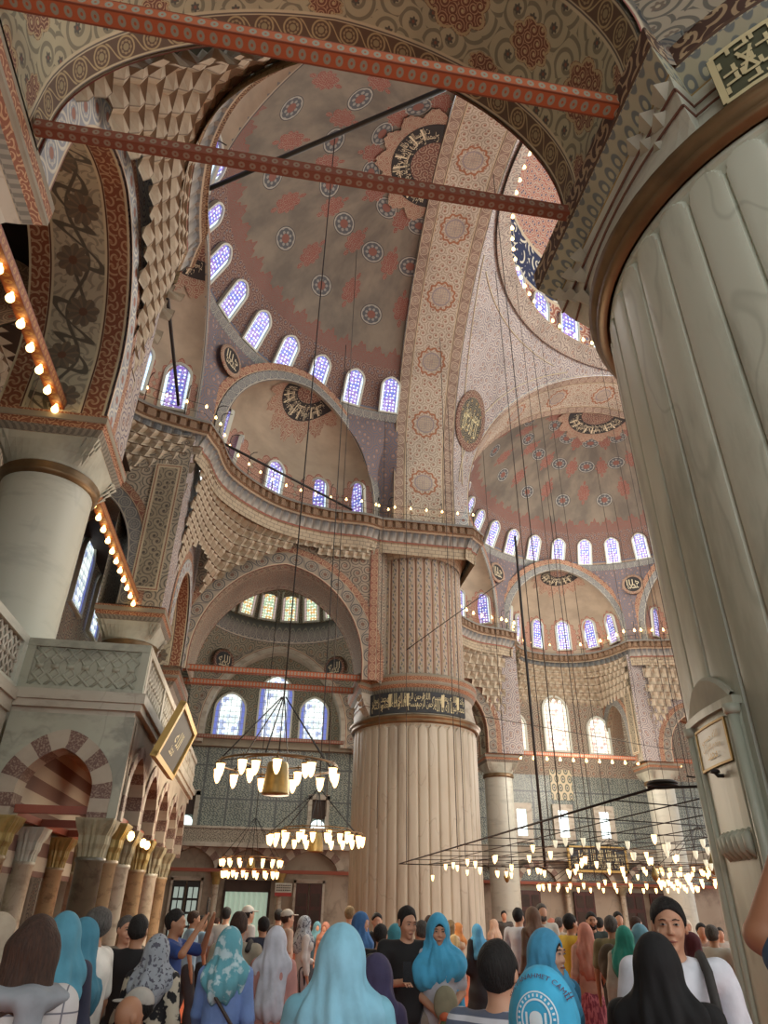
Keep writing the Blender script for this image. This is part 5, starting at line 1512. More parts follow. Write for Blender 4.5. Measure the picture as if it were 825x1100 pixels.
o = empty('framed_inscription', (13.55, yw - .5, 4.35), 0, 'wide dark panel in a gilt frame high on the far wall', 'picture')
mb = MB(); mb.box(-1.75, 1.75, .0, .08, -.62, .62); mb.build('dark_panel', M['navy'], o)
mb = MB(); mb.box(-1.82, 1.82, -.04, .1, .56, .68); mb.box(-1.82, 1.82, -.04, .1, -.68, -.56); mb.box(-1.82, -1.7, -.04, .1, -.68, .68); mb.box(1.7, 1.82, -.04, .1, -.68, .68); mb.build('gilt_frame', M['gold'], o)
tb = MB(); fill_text(tb, ['لا اله الا الله', 'محمد رسول الله'], -1.6, 1.6, -.5, .5, lambda x, y: (x, -.01, y)); tb.build('lettering', M['ivory'], o)

# ------------------------------------------------------------------ raised platform at the left
def jali_panel(mb, p, q, z0, z1, m=0):
    """pierced lattice between p and q (plan) made of crossing curved bars"""
    p = np.array(p, float); q = np.array(q, float); L = np.linalg.norm(q - p); d = (q - p) / L; H_ = z1 - z0
    def pt(s, z): return (*(p + d * s), z)
    n = max(2, int(L / .2))
    for i in range(n):
        s0 = L * i / n; s1 = L * (i + 1) / n; sm = (s0 + s1) / 2
        mb.tube([pt(s0, z0), pt(s0 + (s1 - s0) * .9, z0 + H_ * .3), pt(sm, z0 + H_ * .5), pt(s0 + (s1 - s0) * .1, z0 + H_ * .7), pt(s1, z1)], .022, 5, m)
        mb.tube([pt(s1, z0), pt(s0 + (s1 - s0) * .1, z0 + H_ * .3), pt(sm, z0 + H_ * .5), pt(s0 + (s1 - s0) * .9, z0 + H_ * .7), pt(s0, z1)], .022, 5, m)
        mb.tube([pt(sm - .05, z0 + H_ * .5), pt(sm + .05, z0 + H_ * .5)], .04, 6, m)
plat = empty('raised_platform', (-8.5, 5.8, 0), 0, 'grey marble platform on small columns at the left, with pierced parapet and striped arches', 'platform')
def rel(mb_fn):
    return mb_fn
ox, oy = -8.5, 5.8
XS, YF, XB = -7.69, 5.75, -9.4   # side plane, front plane, back
def bx_(mb, x0, x1, y0, y1, z0, z1, m=0): mb.box(x0 - ox, x1 - ox, y0 - oy, y1 - oy, z0, z1, m)
mb = MB()
bx_(mb, XB, XS, YF, YF + .08, 4.86, 4.97); bx_(mb, XB, XS, YF, YF + .08, 4.22, 4.30); bx_(mb, XB + .002, XB + .12, YF + .003, YF + .078, 4.302, 4.858); bx_(mb, XS - .12, XS - .003, YF + .003, YF + .078, 4.302, 4.858)
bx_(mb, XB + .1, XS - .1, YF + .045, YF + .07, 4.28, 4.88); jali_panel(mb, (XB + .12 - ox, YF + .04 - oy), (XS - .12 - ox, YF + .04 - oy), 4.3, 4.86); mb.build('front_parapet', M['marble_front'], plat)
mb = MB(); bx_(mb, XS - .08, XS + .004, YF + .085, 15, 4.861, 4.971); bx_(mb, XS - .08, XS + .004, YF + .085, 15, 4.221, 4.3); bx_(mb, XS - .06, XS - .045, YF + .09, 15, 4.3, 4.87)
for yy in np.arange(YF + .09, 15, 1.85): bx_(mb, XS - .078, XS + .002, yy, yy + .14, 4.302, 4.858)
jali_panel(mb, (XS - .04 - ox, YF + .1 - oy), (XS - .04 - ox, 15 - oy), 4.3, 4.86); mb.build('side_parapet', M['marble_pale'], plat)
mb = MB(); bx_(mb, XB, XS + .06, YF - .06, 15, 4.1, 4.24); bx_(mb, XB, XS + .02, YF - .02, 15, 4.0, 4.12); bx_(mb, XB, XS - .06, YF + .06, 15, 3.9, 4.02)
mb.build('floor_slab', M['marble_pale'], plat)
# front and side faces with arches
fp = lambda s, d, z: (s - ox, YF + .05 + d - oy, z)
curF = apts(-8.58, .48, 2.95, .52, .25, 30, 2.62)
mb = MB(); awall(mb, fp, XB, XS - .04, 2.62, 3.93, curF, 0.0)
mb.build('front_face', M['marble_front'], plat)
fs = lambda s, d, z: (XS - .05 - d - ox, s - oy, z)
YC = [6.05, 7.7, 9.4, 11.1, 12.8, 14.5]
mb = MB()
for a, b in zip(YC[:-1], YC[1:]):
    cs = apts((a + b) / 2, (b - a) / 2 - .17, 2.95, .62, .25, 24, 2.62); awall(mb, fs, a, b, 2.62, 3.95, cs, 0.0)
bx_(mb, XS - .4, XS - .06, YF + .1, YC[0], 2.62, 3.9)
mb.build('side_face', M['stonewall'], plat)
def vous(mb, fn, cur, wd, depth, n):
    A = cur; Bp = offs(cur, wd); L = arclen(cur); T = L[-1]
    P = [[fn(a[0], depth, a[1]), fn(a[0], -.03, a[1]), fn(b[0], -.03, b[1]), fn(b[0], .0, b[1])] for a, b in zip(A, Bp)]
    mb.grid(np.array(P), np.array([[(l / T * n * .5 + .2, k) for k in range(4)] for l in L]), 0, False)
mb = MB(); vous(mb, fp, curF, .25, .36, 13); mb.build('striped_voussoirs', M['ablaq'], plat)
for a, b in zip(YC[:-1], YC[1:]):
    cs = apts((a + b) / 2, (b - a) / 2 - .17, 2.95, .62, .25, 24, 2.62)
    mb = MB(); vous(mb, fs, cs, .17, .36, 13); mb.build('striped_voussoirs', M['ablaq'], plat)
# striped inner wall behind the arches
mb = MB(); quadwall(mb, (-9.35 - ox, YF + .5 - oy), (-9.35 - ox, 15 - oy), 2.0, 3.95); M['stripes'] = material('striped_inner_wall', lambda: (lambda u, v: mix(fgt(frac(v * 2.4), .5), c3('#a8998a'), c3('#6b4a40')))(*uvn()))
mb.build('striped_inner_wall', M['stripes'], plat)
def small_col(x, y, shaft, cap, zc=2.62, r=.15, parent=plat):
    cx, cy_ = x - ox, y - oy
    mb = MB(); mb.lathe([(r * 1.4, 0), (r * 1.4, .1), (r * 1.15, .2), (r, .28), (r, zc - .52), (r * 1.12, zc - .5), (r * 1.12, zc - .46), (r, zc - .45)], 20, (cx, cy_, 0)); mb.build('column_shaft', M[shaft], parent)
    mb = MB(); n = 40; P = []; U = []
    for i in range(n + 1):
        a = 2 * pi * i / n; sq = .24 / max(abs(cos(a)), abs(sin(a))); row = []; ur = []
        for w, z in ((0, zc - .46), (.1, zc - .36), (.3, zc - .3), (.35, zc - .2), (.75, zc - .1), (1, zc - .02), (1.02, zc)):
            rr_ = (r * 1.02) * (1 - w) + sq * w + (.012 * cos(a * 16) if w < .9 else 0); row.append((cx + rr_ * cos(a), cy_ + rr_ * sin(a), z)); ur.append((a, z))
        P.append(row); U.append(ur)
    mb.grid(np.array(P), np.array(U), 0, False); mb.build('column_capital', M[cap], parent)
small_col(-7.98, YF + .26, 'marble_grn', 'stonecap', r=.17); small_col(-9.2, YF + .26, 'marble_col', 'goldcap', r=.16)
for i, yy in enumerate(YC[:-1]):
    small_col(-7.9, yy + (.55 if i == 0 else 0), ('marble_col', 'marble_lgt', 'marble_col', 'marble_lgt', 'marble_col')[i], ('goldcap', 'stonecap', 'goldcap', 'stonecap', 'stonecap')[i])
small_col(-9.25, 7.6, 'marble_lgt', 'white', r=.15); small_col(-9.25, 9.4, 'marble_col', 'goldcap'); small_col(-9.25, 11.2, 'marble_lgt', 'stonecap')
mb = MB(); mb.beam((XB - ox, YF + .26 - oy, 2.72), (XS - .25 - ox, YF + .26 - oy, 2.72), .1, .1); mb.beam((-9.2 - ox, YF - oy + .1, 2.7), (-9.2 - ox, 14.5 - oy, 2.7), .1, .1)
for yy in YC[1:4]: mb.beam((-9.2 - ox, yy - oy, 2.7), (-7.9 - ox, yy - oy, 2.7), .1, .1)
mb.beam((-7.9 - ox, YF + .3 - oy, 2.7), (-7.9 - ox, 14.4 - oy, 2.7), .1, .1)
mb.build('red_tie_bar', M['beam_red'], plat)
# little lamps on the capitals
for yy in (6.45, 7.65, 8.1):
    mb = MB(); mb.lathe([(0, 0), (.035, .02), (.05, .07), (.03, .12), (0, .13)], 10, (-7.6 - ox, yy - oy, 2.4)); mb.build('small_lamp', M['bulb'], plat)
# left balustrade, nearer
bal = empty('marble_balustrade', (XB, 1.9, 0), 0, 'pale marble balustrade at the left edge, pierced lattice above a panelled face', 'balustrade')
mb = MB(); mb.box(-.14, 0, 0, YF - 1.9, 4.86, 4.98); mb.box(-.12, 0, 0, YF - 1.9, 4.2, 4.28)
for yy in (0.01, 1.85, 3.70): mb.box(-.118, -.002, yy, yy + .13, 4.282, 4.858)
mb.build('rail', M['marble_side'], bal)
mb = MB(); jali_panel(mb, (-.06, 0), (-.06, YF - 1.9), 4.28, 4.86); mb.build('lattice', M['marble_pale'], bal)
mb = MB(); mb.box(-.2, .06, 0, YF - 1.9, 4.06, 4.2); mb.box(-.2, .02, 0, YF - 1.9, 3.9, 4.06); mb.box(-.3, -.02, 0, YF - 1.9, 2.9, 3.9); mb.box(-.2, .02, 0, YF - 1.9, 2.75, 2.9)
for yy in (.3, 2.1): mb.box(-.1, .01, yy, yy + .1, 3.05, 3.8); mb.box(-.1, .01, yy + 1.4, yy + 1.5, 3.05, 3.8)
mb.build('panelled_face', M['marble_pale'], bal)
mb = MB(); mb.box(-.6, -.03, 3.5, 3.8, 0, 2.74); mb.build('stone_post', M['marble_pale'], bal)

# leaning picture on the platform side
pc = [(6.29, 7.17, 4.29), (8.55, 7.22, 4.33), (8.2, 7.42, 3.5), (5.9, 7.40, 3.46)]
Q = [np.array((-b, a, z)) for a, b, z in pc]
po = empty('calligraphy_picture', tuple(Q[3]), 0, 'black calligraphy picture in a gilt frame leaning out from the platform side', 'picture')
q = [v - Q[3] for v in Q]
ex, ey = q[2] - q[3], q[0] - q[3]; nn = np.cross(ex, ey); nn /= np.linalg.norm(nn)
if nn[0] < 0: nn = -nn
F_ = lambda u, v, d: tuple(q[3] + ex * u + ey * v + nn * d)
mb = MB(); mb.add([F_(0, 0, -.04), F_(1, 0, -.04), F_(1, 1, -.04), F_(0, 1, -.04), F_(0, 0, 0), F_(1, 0, 0), F_(1, 1, 0), F_(0, 1, 0)], [(0, 1, 2, 3), (4, 5, 6, 7), (0, 1, 5, 4), (1, 2, 6, 5), (2, 3, 7, 6), (3, 0, 4, 7)]); mb.build('black_sheet', M['blackg'], po)
def fbar(mb, u0, u1, v0, v1, d=.045):
    V = [F_(u, v, dd) for dd in (-.05, d) for u, v in ((u0, v0), (u1, v0), (u1, v1), (u0, v1))]
    mb.add(V, [(0, 1, 2, 3), (4, 5, 6, 7), (0, 1, 5, 4), (1, 2, 6, 5), (2, 3, 7, 6), (3, 0, 4, 7)])
mb = MB(); fbar(mb, -.02, 1.02, -.03, .06); fbar(mb, -.02, 1.02, .94, 1.03); fbar(mb, -.02, .035, 0, 1); fbar(mb, .965, 1.02, 0, 1); mb.build('gilt_frame', M['gold'], po)
tb = MB(); put_text(tb, 'الله', .36, .66, .42, .72, lambda x, y: F_(x, y, .008)); put_text(tb, 'محمد', .36, .56, .24, .4, lambda x, y: F_(x, y, .008)); tb.build('lettering', M['ivory'], po)

# ------------------------------------------------------------------ tie beams
def tie(p, q, w, h, mat, label, name='tie_beam'):
    p = np.array(p, float); q = np.array(q, float)
    o = empty(name, tuple(p), 0, label, 'tie beam'); mb = MB(); mb.beam((0, 0, 0), q - p, w, h); mb.build('timber', M[mat], o)
    return o
tie((-2.6, -.56, 9.45), (-9.25, -.56, 9.45), .18, .18, 'beam', 'nearer red painted tie beam crossing the top of the view')
tie((-2.6, .80, 9.45), (-9.25, .80, 9.45), .13, .15, 'beam2', 'second red brown tie beam below the nearer one')
tie((-2.6, 21.9, 9.5), (-9.5, 21.9, 9.5), .2, .22, 'beam', 'upper red tie beam across the arch to the back bay')
tie((-2.6, 23.4, 9.4), (-9.5, 23.4, 9.4), .2, .22, 'beam', 'lower and farther red tie beam across the arch to the back bay')
tie((-2.0, 32.9, 9.25), (-9.6, 32.9, 9.25), .16, .18, 'beam2', 'thin brown tie beam in front of the three tall coloured windows')
bulbm = MB(); bulbm.lathe([(0, -.08), (.045, -.07), (.065, -.03), (.055, .02), (.03, .06), (.02, .1), (0, .1)], 12)
bulb_src = bulbm.build('bulb', M['bulb']); BULB_ME = bulb_src.data; bpy.data.objects.remove(bulb_src)
def bulb(loc, parent, s=1.0, name='bulb', me=None):
    o = bpy.data.objects.new(name, me or BULB_ME); C.objects.link(o); o.parent = parent; o.location = loc; o.scale = (s, s, s)
    return o
def lit_tie(p, q, n, label, mat='beam_lit', bs=1.0):
    o = tie(p, q, .2, .2, mat, label, 'lit_tie_beam'); d = np.array(q, float) - np.array(p, float)
    for i in range(n): bulb(tuple(d * (i + .5) / n + np.array([0, 0, -.2 * bs])), o, bs)
    return o
lit_tie((-10.2, 1.6, 9.5), (-10.2, 6.3, 9.5), 9, 'gilt tie beam with round bulbs at the far left above the thick grey column')
lit_tie((-10.2, 8.0, 9.5), (-10.2, 15.5, 9.5), 13, 'orange tie beam with a row of round bulbs between the two aisle columns')
lit_tie((8.0, 34.6, 9.55), (16.0, 34.6, 9.55), 10, 'red tie beam with bulbs between the two far aisle columns', 'beam', 1.25)
lit_tie((17.8, 34.6, 9.55), (22.5, 34.6, 9.55), 5, 'short red tie beam with bulbs beyond the right far aisle column', 'beam', 1.25)
# iron rods across the niches
def rod(p, q, r, label, mat='iron'):
    mb = MB(); mb.tube([(0, 0, 0), tuple(np.array(q, float) - np.array(p, float))], r, 10); o = mb.build('iron_tie_rod', M[mat]); o.location = p; return tag(o, label, 'tie rod')
rod((-8.56, 6.43, 16.62), (-3.5, 3.2, 16.62), .06, 'dark green iron rod slanting across the grey brown half dome', 'darkrod')
rod((-9.9, 8.8, 16.65), (-10.1, 15.05, 16.65), .055, 'black iron rod crossing the middle tan niche at the left')
rod((-8.7, 17.0, 16.62), (-3.3, 21.0, 16.62), .05, 'black iron rod above the lit walkway beside the banded pier')
rod((2.2, 34.3, 16.7), (8.0, 36.0, 16.7), .04, 'thin rod crossing above the far walkway')

# ------------------------------------------------------------------ railings with bulbs on the walkways
def railing(pts, label, zb=ZW, step=1.35, bs=.75, inset=.12):
    P, L = resample(pts, .675); o = empty('lit_railing', (P[0][0], P[0][1], zb), 0, label, 'railing')
    off = np.array([P[0][0], P[0][1], zb]); top = []; lowr = []
    for i, p in enumerate(P):
        w = np.array([p[0], p[1], zb]) - off
        top.append(w + [0, 0, .72]); lowr.append(w + [0, 0, .34])
        if i % 2 == 0:
            mb = MB(); d = P[min(i + 1, len(P) - 1)] - P[max(i - 1, 0)]; d /= np.linalg.norm(d) + 1e-9; nn_ = np.array([-d[1], d[0]])
            mb.tube([w, w + [0, 0, 1.0], w + [nn_[0] * .05, nn_[1] * .05, 1.12], w + [nn_[0] * .2, nn_[1] * .2, 1.16], w + [nn_[0] * .38, nn_[1] * .38, 1.1]], .016, 5); mb.build('post', M['iron'], o)
        bulb(tuple(w + [0, 0, .66]), o, bs)
    mb = MB(); mb.tube(top, .01, 4); mb.build('wire', M['iron'], o); mb = MB(); mb.tube(lowr, .01, 4); mb.build('wire', M['iron'], o)
    return o
def wpath(U_, f):
    return [np.array(U_['W'](p[0], p[1], 0))[:2] for p in U_['path'] if f(p)]
ins = lambda pts, c, d=.2: [p + (p - np.array(c)) / np.linalg.norm(p - np.array(c)) * d for p in pts]
cA = (0, 11.9)
railing(ins(wpath(UA, lambda p: p[0] > 4.3), cA), 'lit railing on the walkway below the niche left of the great arch')
railing(ins(wpath(UA, lambda p: -1.5 < p[0] < 4.2), cA), 'lit railing on the walkway of the middle niche at the left')
railing(ins(wpath(UA, lambda p: p[0] < -6.0), cA), 'lit railing on the walkway of the nearest niche high up')
railing([np.array(p) for p in ((-2.1, 21.15), (2.2, 21.15))], 'lit railing on top of the banded pier')
cB = (11.9, 24.3)
railing(ins(wpath(UB, lambda p: p[0] < -4.3), cB), 'lit railing on the far walkway right of the banded pier', bs=1.2)
railing(ins(wpath(UB, lambda p: -4.2 < p[0] < 4.2), cB), 'lit railing on the curved walkway of the far middle niche', bs=1.2)
railing(ins(wpath(UB, lambda p: p[0] > 4.3), cB), 'lit railing on the far walkway beside the near pier', bs=1.2)
o = empty('lit_ring', (11.9, 11.9, 28.9), 0, 'ring of bulbs on the walkway at the foot of the main dome', 'light string')
for i in range(100):
    a = 2 * pi * i / 100; bulb((9.5 * cos(a), 9.5 * sin(a), -.1), o, 1.3)

# ------------------------------------------------------------------ chandeliers
lm = MB(); lm.lathe([(0, -.15), (.02, -.14), (.045, -.09), (.062, -.02), (.066, .04), (.075, .085)], 12, smooth=True); s_ = lm.build('lamp', M['lampglass']); LAMP = s_.data; bpy.data.objects.remove(s_)
lm = MB(); lm.lathe([(0, -.15), (.02, -.14), (.045, -.09), (.062, -.02), (.066, .04), (.075, .085)], 12, smooth=True); s_ = lm.build('lamp', M['lampglass2']); LAMPU = s_.data; bpy.data.objects.remove(s_)
lm = MB(); lm.lathe([(.075, .08), (.09, .085), (.09, .1), (.072, .105), (.012, .11), (.012, .2)], 12); s_ = lm.build('lamp_rim', M['brass']); RIM = s_.data; bpy.data.objects.remove(s_)
def lampset(loc, parent, s=1.0, lit=True, rim=True):
    o = bulb(loc, parent, s, 'lamp', LAMP if lit else LAMPU)
    if rim:
        r = bpy.data.objects.new('lamp_rim', RIM); C.objects.link(r); r.parent = o
    return o
def ringtube(mb, r, z, w=.02, n=48, c=(0, 0)):
    mb.tube([(c[0] + r * cos(2 * pi * i / n), c[1] + r * sin(2 * pi * i / n), z) for i in range(n + 1)], w, 5, caps=False)
def chandelier(x, y, z, rings, label, cable_top, cup=.0, s=1.0, hubz=1.0, seed=0, rim=True):
    o = empty('ring_chandelier', (x, y, z), 0, label, 'chandelier')
    mb = MB()
    for r, dz, n in rings: ringtube(mb, r, dz + .16 * s, .012 * s + .006)
    mb.build('ring', M['brass'], o)
    mb = MB(); R_ = rings[0][0]
    for i in range(6):
        a = 2 * pi * i / 6 + .3; mb.tube([(R_ * cos(a), R_ * sin(a), rings[0][1] + .16 * s), (0.04 * cos(a), .04 * sin(a), hubz)], .012, 5)
        for (r, dz, n) in rings[1:]: mb.tube([(r * cos(a), r * sin(a), dz + .16 * s), (R_ * cos(a), R_ * sin(a), rings[0][1] + .16 * s)], .008, 4)
    mb.build('hanging_rods', M['iron'], o)
    mb = MB(); mb.tube([(0, 0, hubz), (0, 0, cable_top - z)], .016, 6); mb.build('cable', M['iron'], o)
    if cup:
        mb = MB(); mb.lathe([(.02, cup * .9), (.025, cup * .6), (cup * .46, cup * .58), (cup * .5, cup * .5), (cup * .64, -cup * .8), (cup * .64, -cup * .88), (0, -cup * .9)], 24); mb.build('brass_cup', M['cup'], o)
        mb = MB(); mb.tube([(0, 0, cup), (0, 0, hubz)], .012, 6); mb.build('cup_rod', M['iron'], o)
    for ri, (r, dz, n) in enumerate(rings):
        for i in range(n):
            a = 2 * pi * (i + .37 * ri + seed * .1) / n; lampset((r * cos(a), r * sin(a), dz), o, s, True, rim)
    return o
chandelier(-5.65, 8.2, 3.62, [(1.03, 0, 11), (.6, .06, 4)], 'brass ring chandelier with a large cup, nearest, left of the banded pier', 22.5, cup=.36, s=1.0, hubz=1.35, seed=2)
chandelier(-4.45, 14.6, 3.12, [(1.18, 0, 22), (.85, .1, 8)], 'ring chandelier of many lamps in front of the left striped side of the banded pier', 20, cup=.3, s=.95, hubz=1.2)
chandelier(-6.1, 24.2, 3.05, [(1.1, 0, 16), (1.0, -.38, 16)], 'two tiered ring chandelier farthest back, before the curtained doorway', 14.5, cup=.25, s=.95, hubz=1.5, rim=False)
chandelier(11.6, 23.4, 3.15, [(1.9, 0, 24), (1.8, -.42, 24)], 'two tiered ring chandelier half hidden behind the near pier', 16, cup=.25, s=.9, hubz=1.6, rim=False)
chandelier(11.4, 31.0, 2.72, [(3.7, 0, 34)], 'wide low ring chandelier at the far side of the nave', 18, s=1.0, hubz=2.2, rim=False)
# the great frame under the main dome
gf = empty('great_chandelier', (11.0, 10.6, 2.95), 0, 'huge low iron frame chandelier filling the nave, with many glass lamps', 'chandelier')
X0, X1, Y0, Y1 = -1.25, 23.2, .9, 20.4; gx, gy = 11.0, 10.6
rr_ = random.Random(11)
for k in range(7):
    d = k * .98
    c_ = [(X0 + d - gx, Y0 + 2.7 + d * .6 - gy), (X0 + 5.45 + d * .6 - gx, Y0 + d - gy), (X1 - 5.4 - gx, Y0 + d - gy), (X1 - d - gx, Y0 + 4 + d * .6 - gy), (X1 - d - gx, Y1 - d * .75 - gy), (X0 + d - gx, Y1 - d * .75 - gy)]
    for i in range(6):
        p, q = c_[i], c_[(i + 1) % 6]; mb = MB(); mb.tube([(*p, 0), (*q, 0)], .017 if k == 0 else .009, 6); mb.build('frame_bar', M['iron'], gf)
for i in range(9):
    a = i / 8; mb = MB(); mb.tube([(X0 - gx, Y0 + 2 + (Y1 - Y0 - 4) * a - gy, .02), (X0 + 6.0 - gx, Y0 + 4 + (Y1 - Y0 - 8) * a - gy, .02)], .009, 5); mb.build('cross_bar', M['iron'], gf)
    mb = MB(); mb.tube([(X0 + 1 + 20 * a - gx, Y1 - gy, .02), (X0 + 2.5 + 17 * a - gx, Y1 - 4.6 - gy, .02)], .009, 5); mb.build('cross_bar', M['iron'], gf)
mb = MB()
for k in range(4): ringtube(mb, .17 - .02 * (k % 2), .02 + .015 * k, .012, 28, (X0 + .1 - gx, 3.6 - gy))
mb.build('coiled_cable', M['iron'], gf)
nl = 0
for k in range(1, 7):
    d = k * .98
    for j in range(30):
        # along the far edge and along the near-left edge
        if j < 17: x, y = X0 + d + j * 1.15 + rr_.uniform(-.3, .3), Y1 - d * .75
        else: x, y = X0 + d, Y1 - d - (j - 16) * 1.25 + rr_.uniform(-.2, .2)
        if x > X1 - d or y < Y0 + d: continue
        if rr_.random() < .28: continue
        unlit = (y < 9.5) or (9 < y < 12 and rr_.random() < .5)
        if j >= 17 and y < 6 : continue
        dz = -rr_.choice((.16, .22, .3, .4)); nl += 1
        lo = lampset((x - gx, y - gy, dz), gf, .7 if y > 12 else .6, not unlit, False)
        mb = MB(); mb.tube([(0, 0, .1), (0, 0, -dz)], .006, 4); mb.build('chain', M['wire'], lo)
for i in range(34):
    x, y = X0 + rr_.uniform(.6, 9.5), rr_.uniform(6.5, 19.0); lit = y > 11.5 or rr_.random() < .25; dz = -rr_.choice((.14, .2, .28))
    lo = lampset((x - gx, y - gy, dz), gf, .66, lit, False); mb = MB(); mb.tube([(0, 0, .1), (0, 0, -dz)], .006, 4); mb.build('chain', M['wire'], lo)
for x, y in ((X0 + 3, Y1 - 2), (X0 + 6, Y1 - 5.5), (X0 + 5.2, Y1 - 9.5)):
    mb = MB(); mb.lathe([(0, -.2), (.05, -.16), (.1, -.05), (.06, .08), (.02, .16), (0, .3)], 12, (x - gx, y - gy, -.35)); mb.build('glass_drop', M['cup'], gf)
k = 0
for i in range(7):
    for j in range(6):
        x = X0 + .2 + i * 3.6 + (j % 2) * 1.1; y = Y1 - .2 - j * 3.3
        top = 27.5 if 3 < x < 21 and 3 < y < 21 else 20.0
        mb = MB(); mb.tube([(x - gx, y - gy, 0), (x - gx, y - gy, top - 2.95)], .011, 4); mb.build('suspension_cable', M['wire'], gf)
mb = MB(); mb.tube([(3.6 - gx, 19.9 - gy, 0), (3.6 - gx, 19.9 - gy, 12.5)], .05, 6); mb.build('thick_hanger', M['iron'], gf)
# single cables from the vaults
for i, (x, y, z0, z1) in enumerate(((-4.3, 13.9, 3.6, 24.5), (-2.0, 20.5, 4.0, 21.5), (9.0, 28.0, 3.0, 24.0), (12.0, 27.2, 3.0, 25.0), (14.0, 29.4, 3.0, 24.0), (10.4, 31.0, 3.0, 23.5))):
    mb = MB(); mb.tube([(0, 0, 0), (0, 0, z1 - z0)], .012, 4); o = mb.build('hanging_cable', M['wire']); o.location = (x, y, z0)
    tag(o, ['thin cable hanging through the grey brown half dome', 'thin cable hanging beside the great painted arch', 'thin dark cable of the far bay', 'thin dark cable of the far bay', 'thin dark cable of the far bay', 'thin dark cable of the far bay'][i], 'cable', 'thin cables of the far bay' if i > 1 else None)
rod((-2.1, 23.0, 9.9), (2.6, 19.0, 12.9), .018, 'thin cable slanting across the painted drum of the banded pier', 'wire')
rod((2.6, 25.5, 9.3), (17.5, 33.5, 9.9), .016, 'thin horizontal cable crossing before the far windows', 'wire')
# dark plank ceiling of the left aisle
mb = MB(); mb.grid([[(x, y, 13.9) for y in (-14, 34)] for x in (-13.7, -11.2)], [[(y, x) for y in (-14, 34)] for x in (0, 2.5)], 0, False); mb.build('ceiling', M['wooddark'], kind='structure')

mb = MB(); quadwall(mb, (-13.7, 24.9), (-13.7, 34.0), 0, 16.2, 0); mb.build('wall_left_back', M['wall_orn'], kind='structure')
window((-13.6, 28.0, 10.5), (1, 0), 1.4, 2.6, 'glass_mid'); window((-13.6, 31.0, 10.5), (1, 0), 1.4, 2.6, 'glass_mid')
for y_ in (4.5, 10.5, 16.5, 22.5): window((-13.6, y_, 1.2), (1, 0), .9, 2.4, 'clearpane', kind='rect', fw=.2, frame='marble_pale')
TINT[:] = [1.0, 1.0, 1.0, .92]
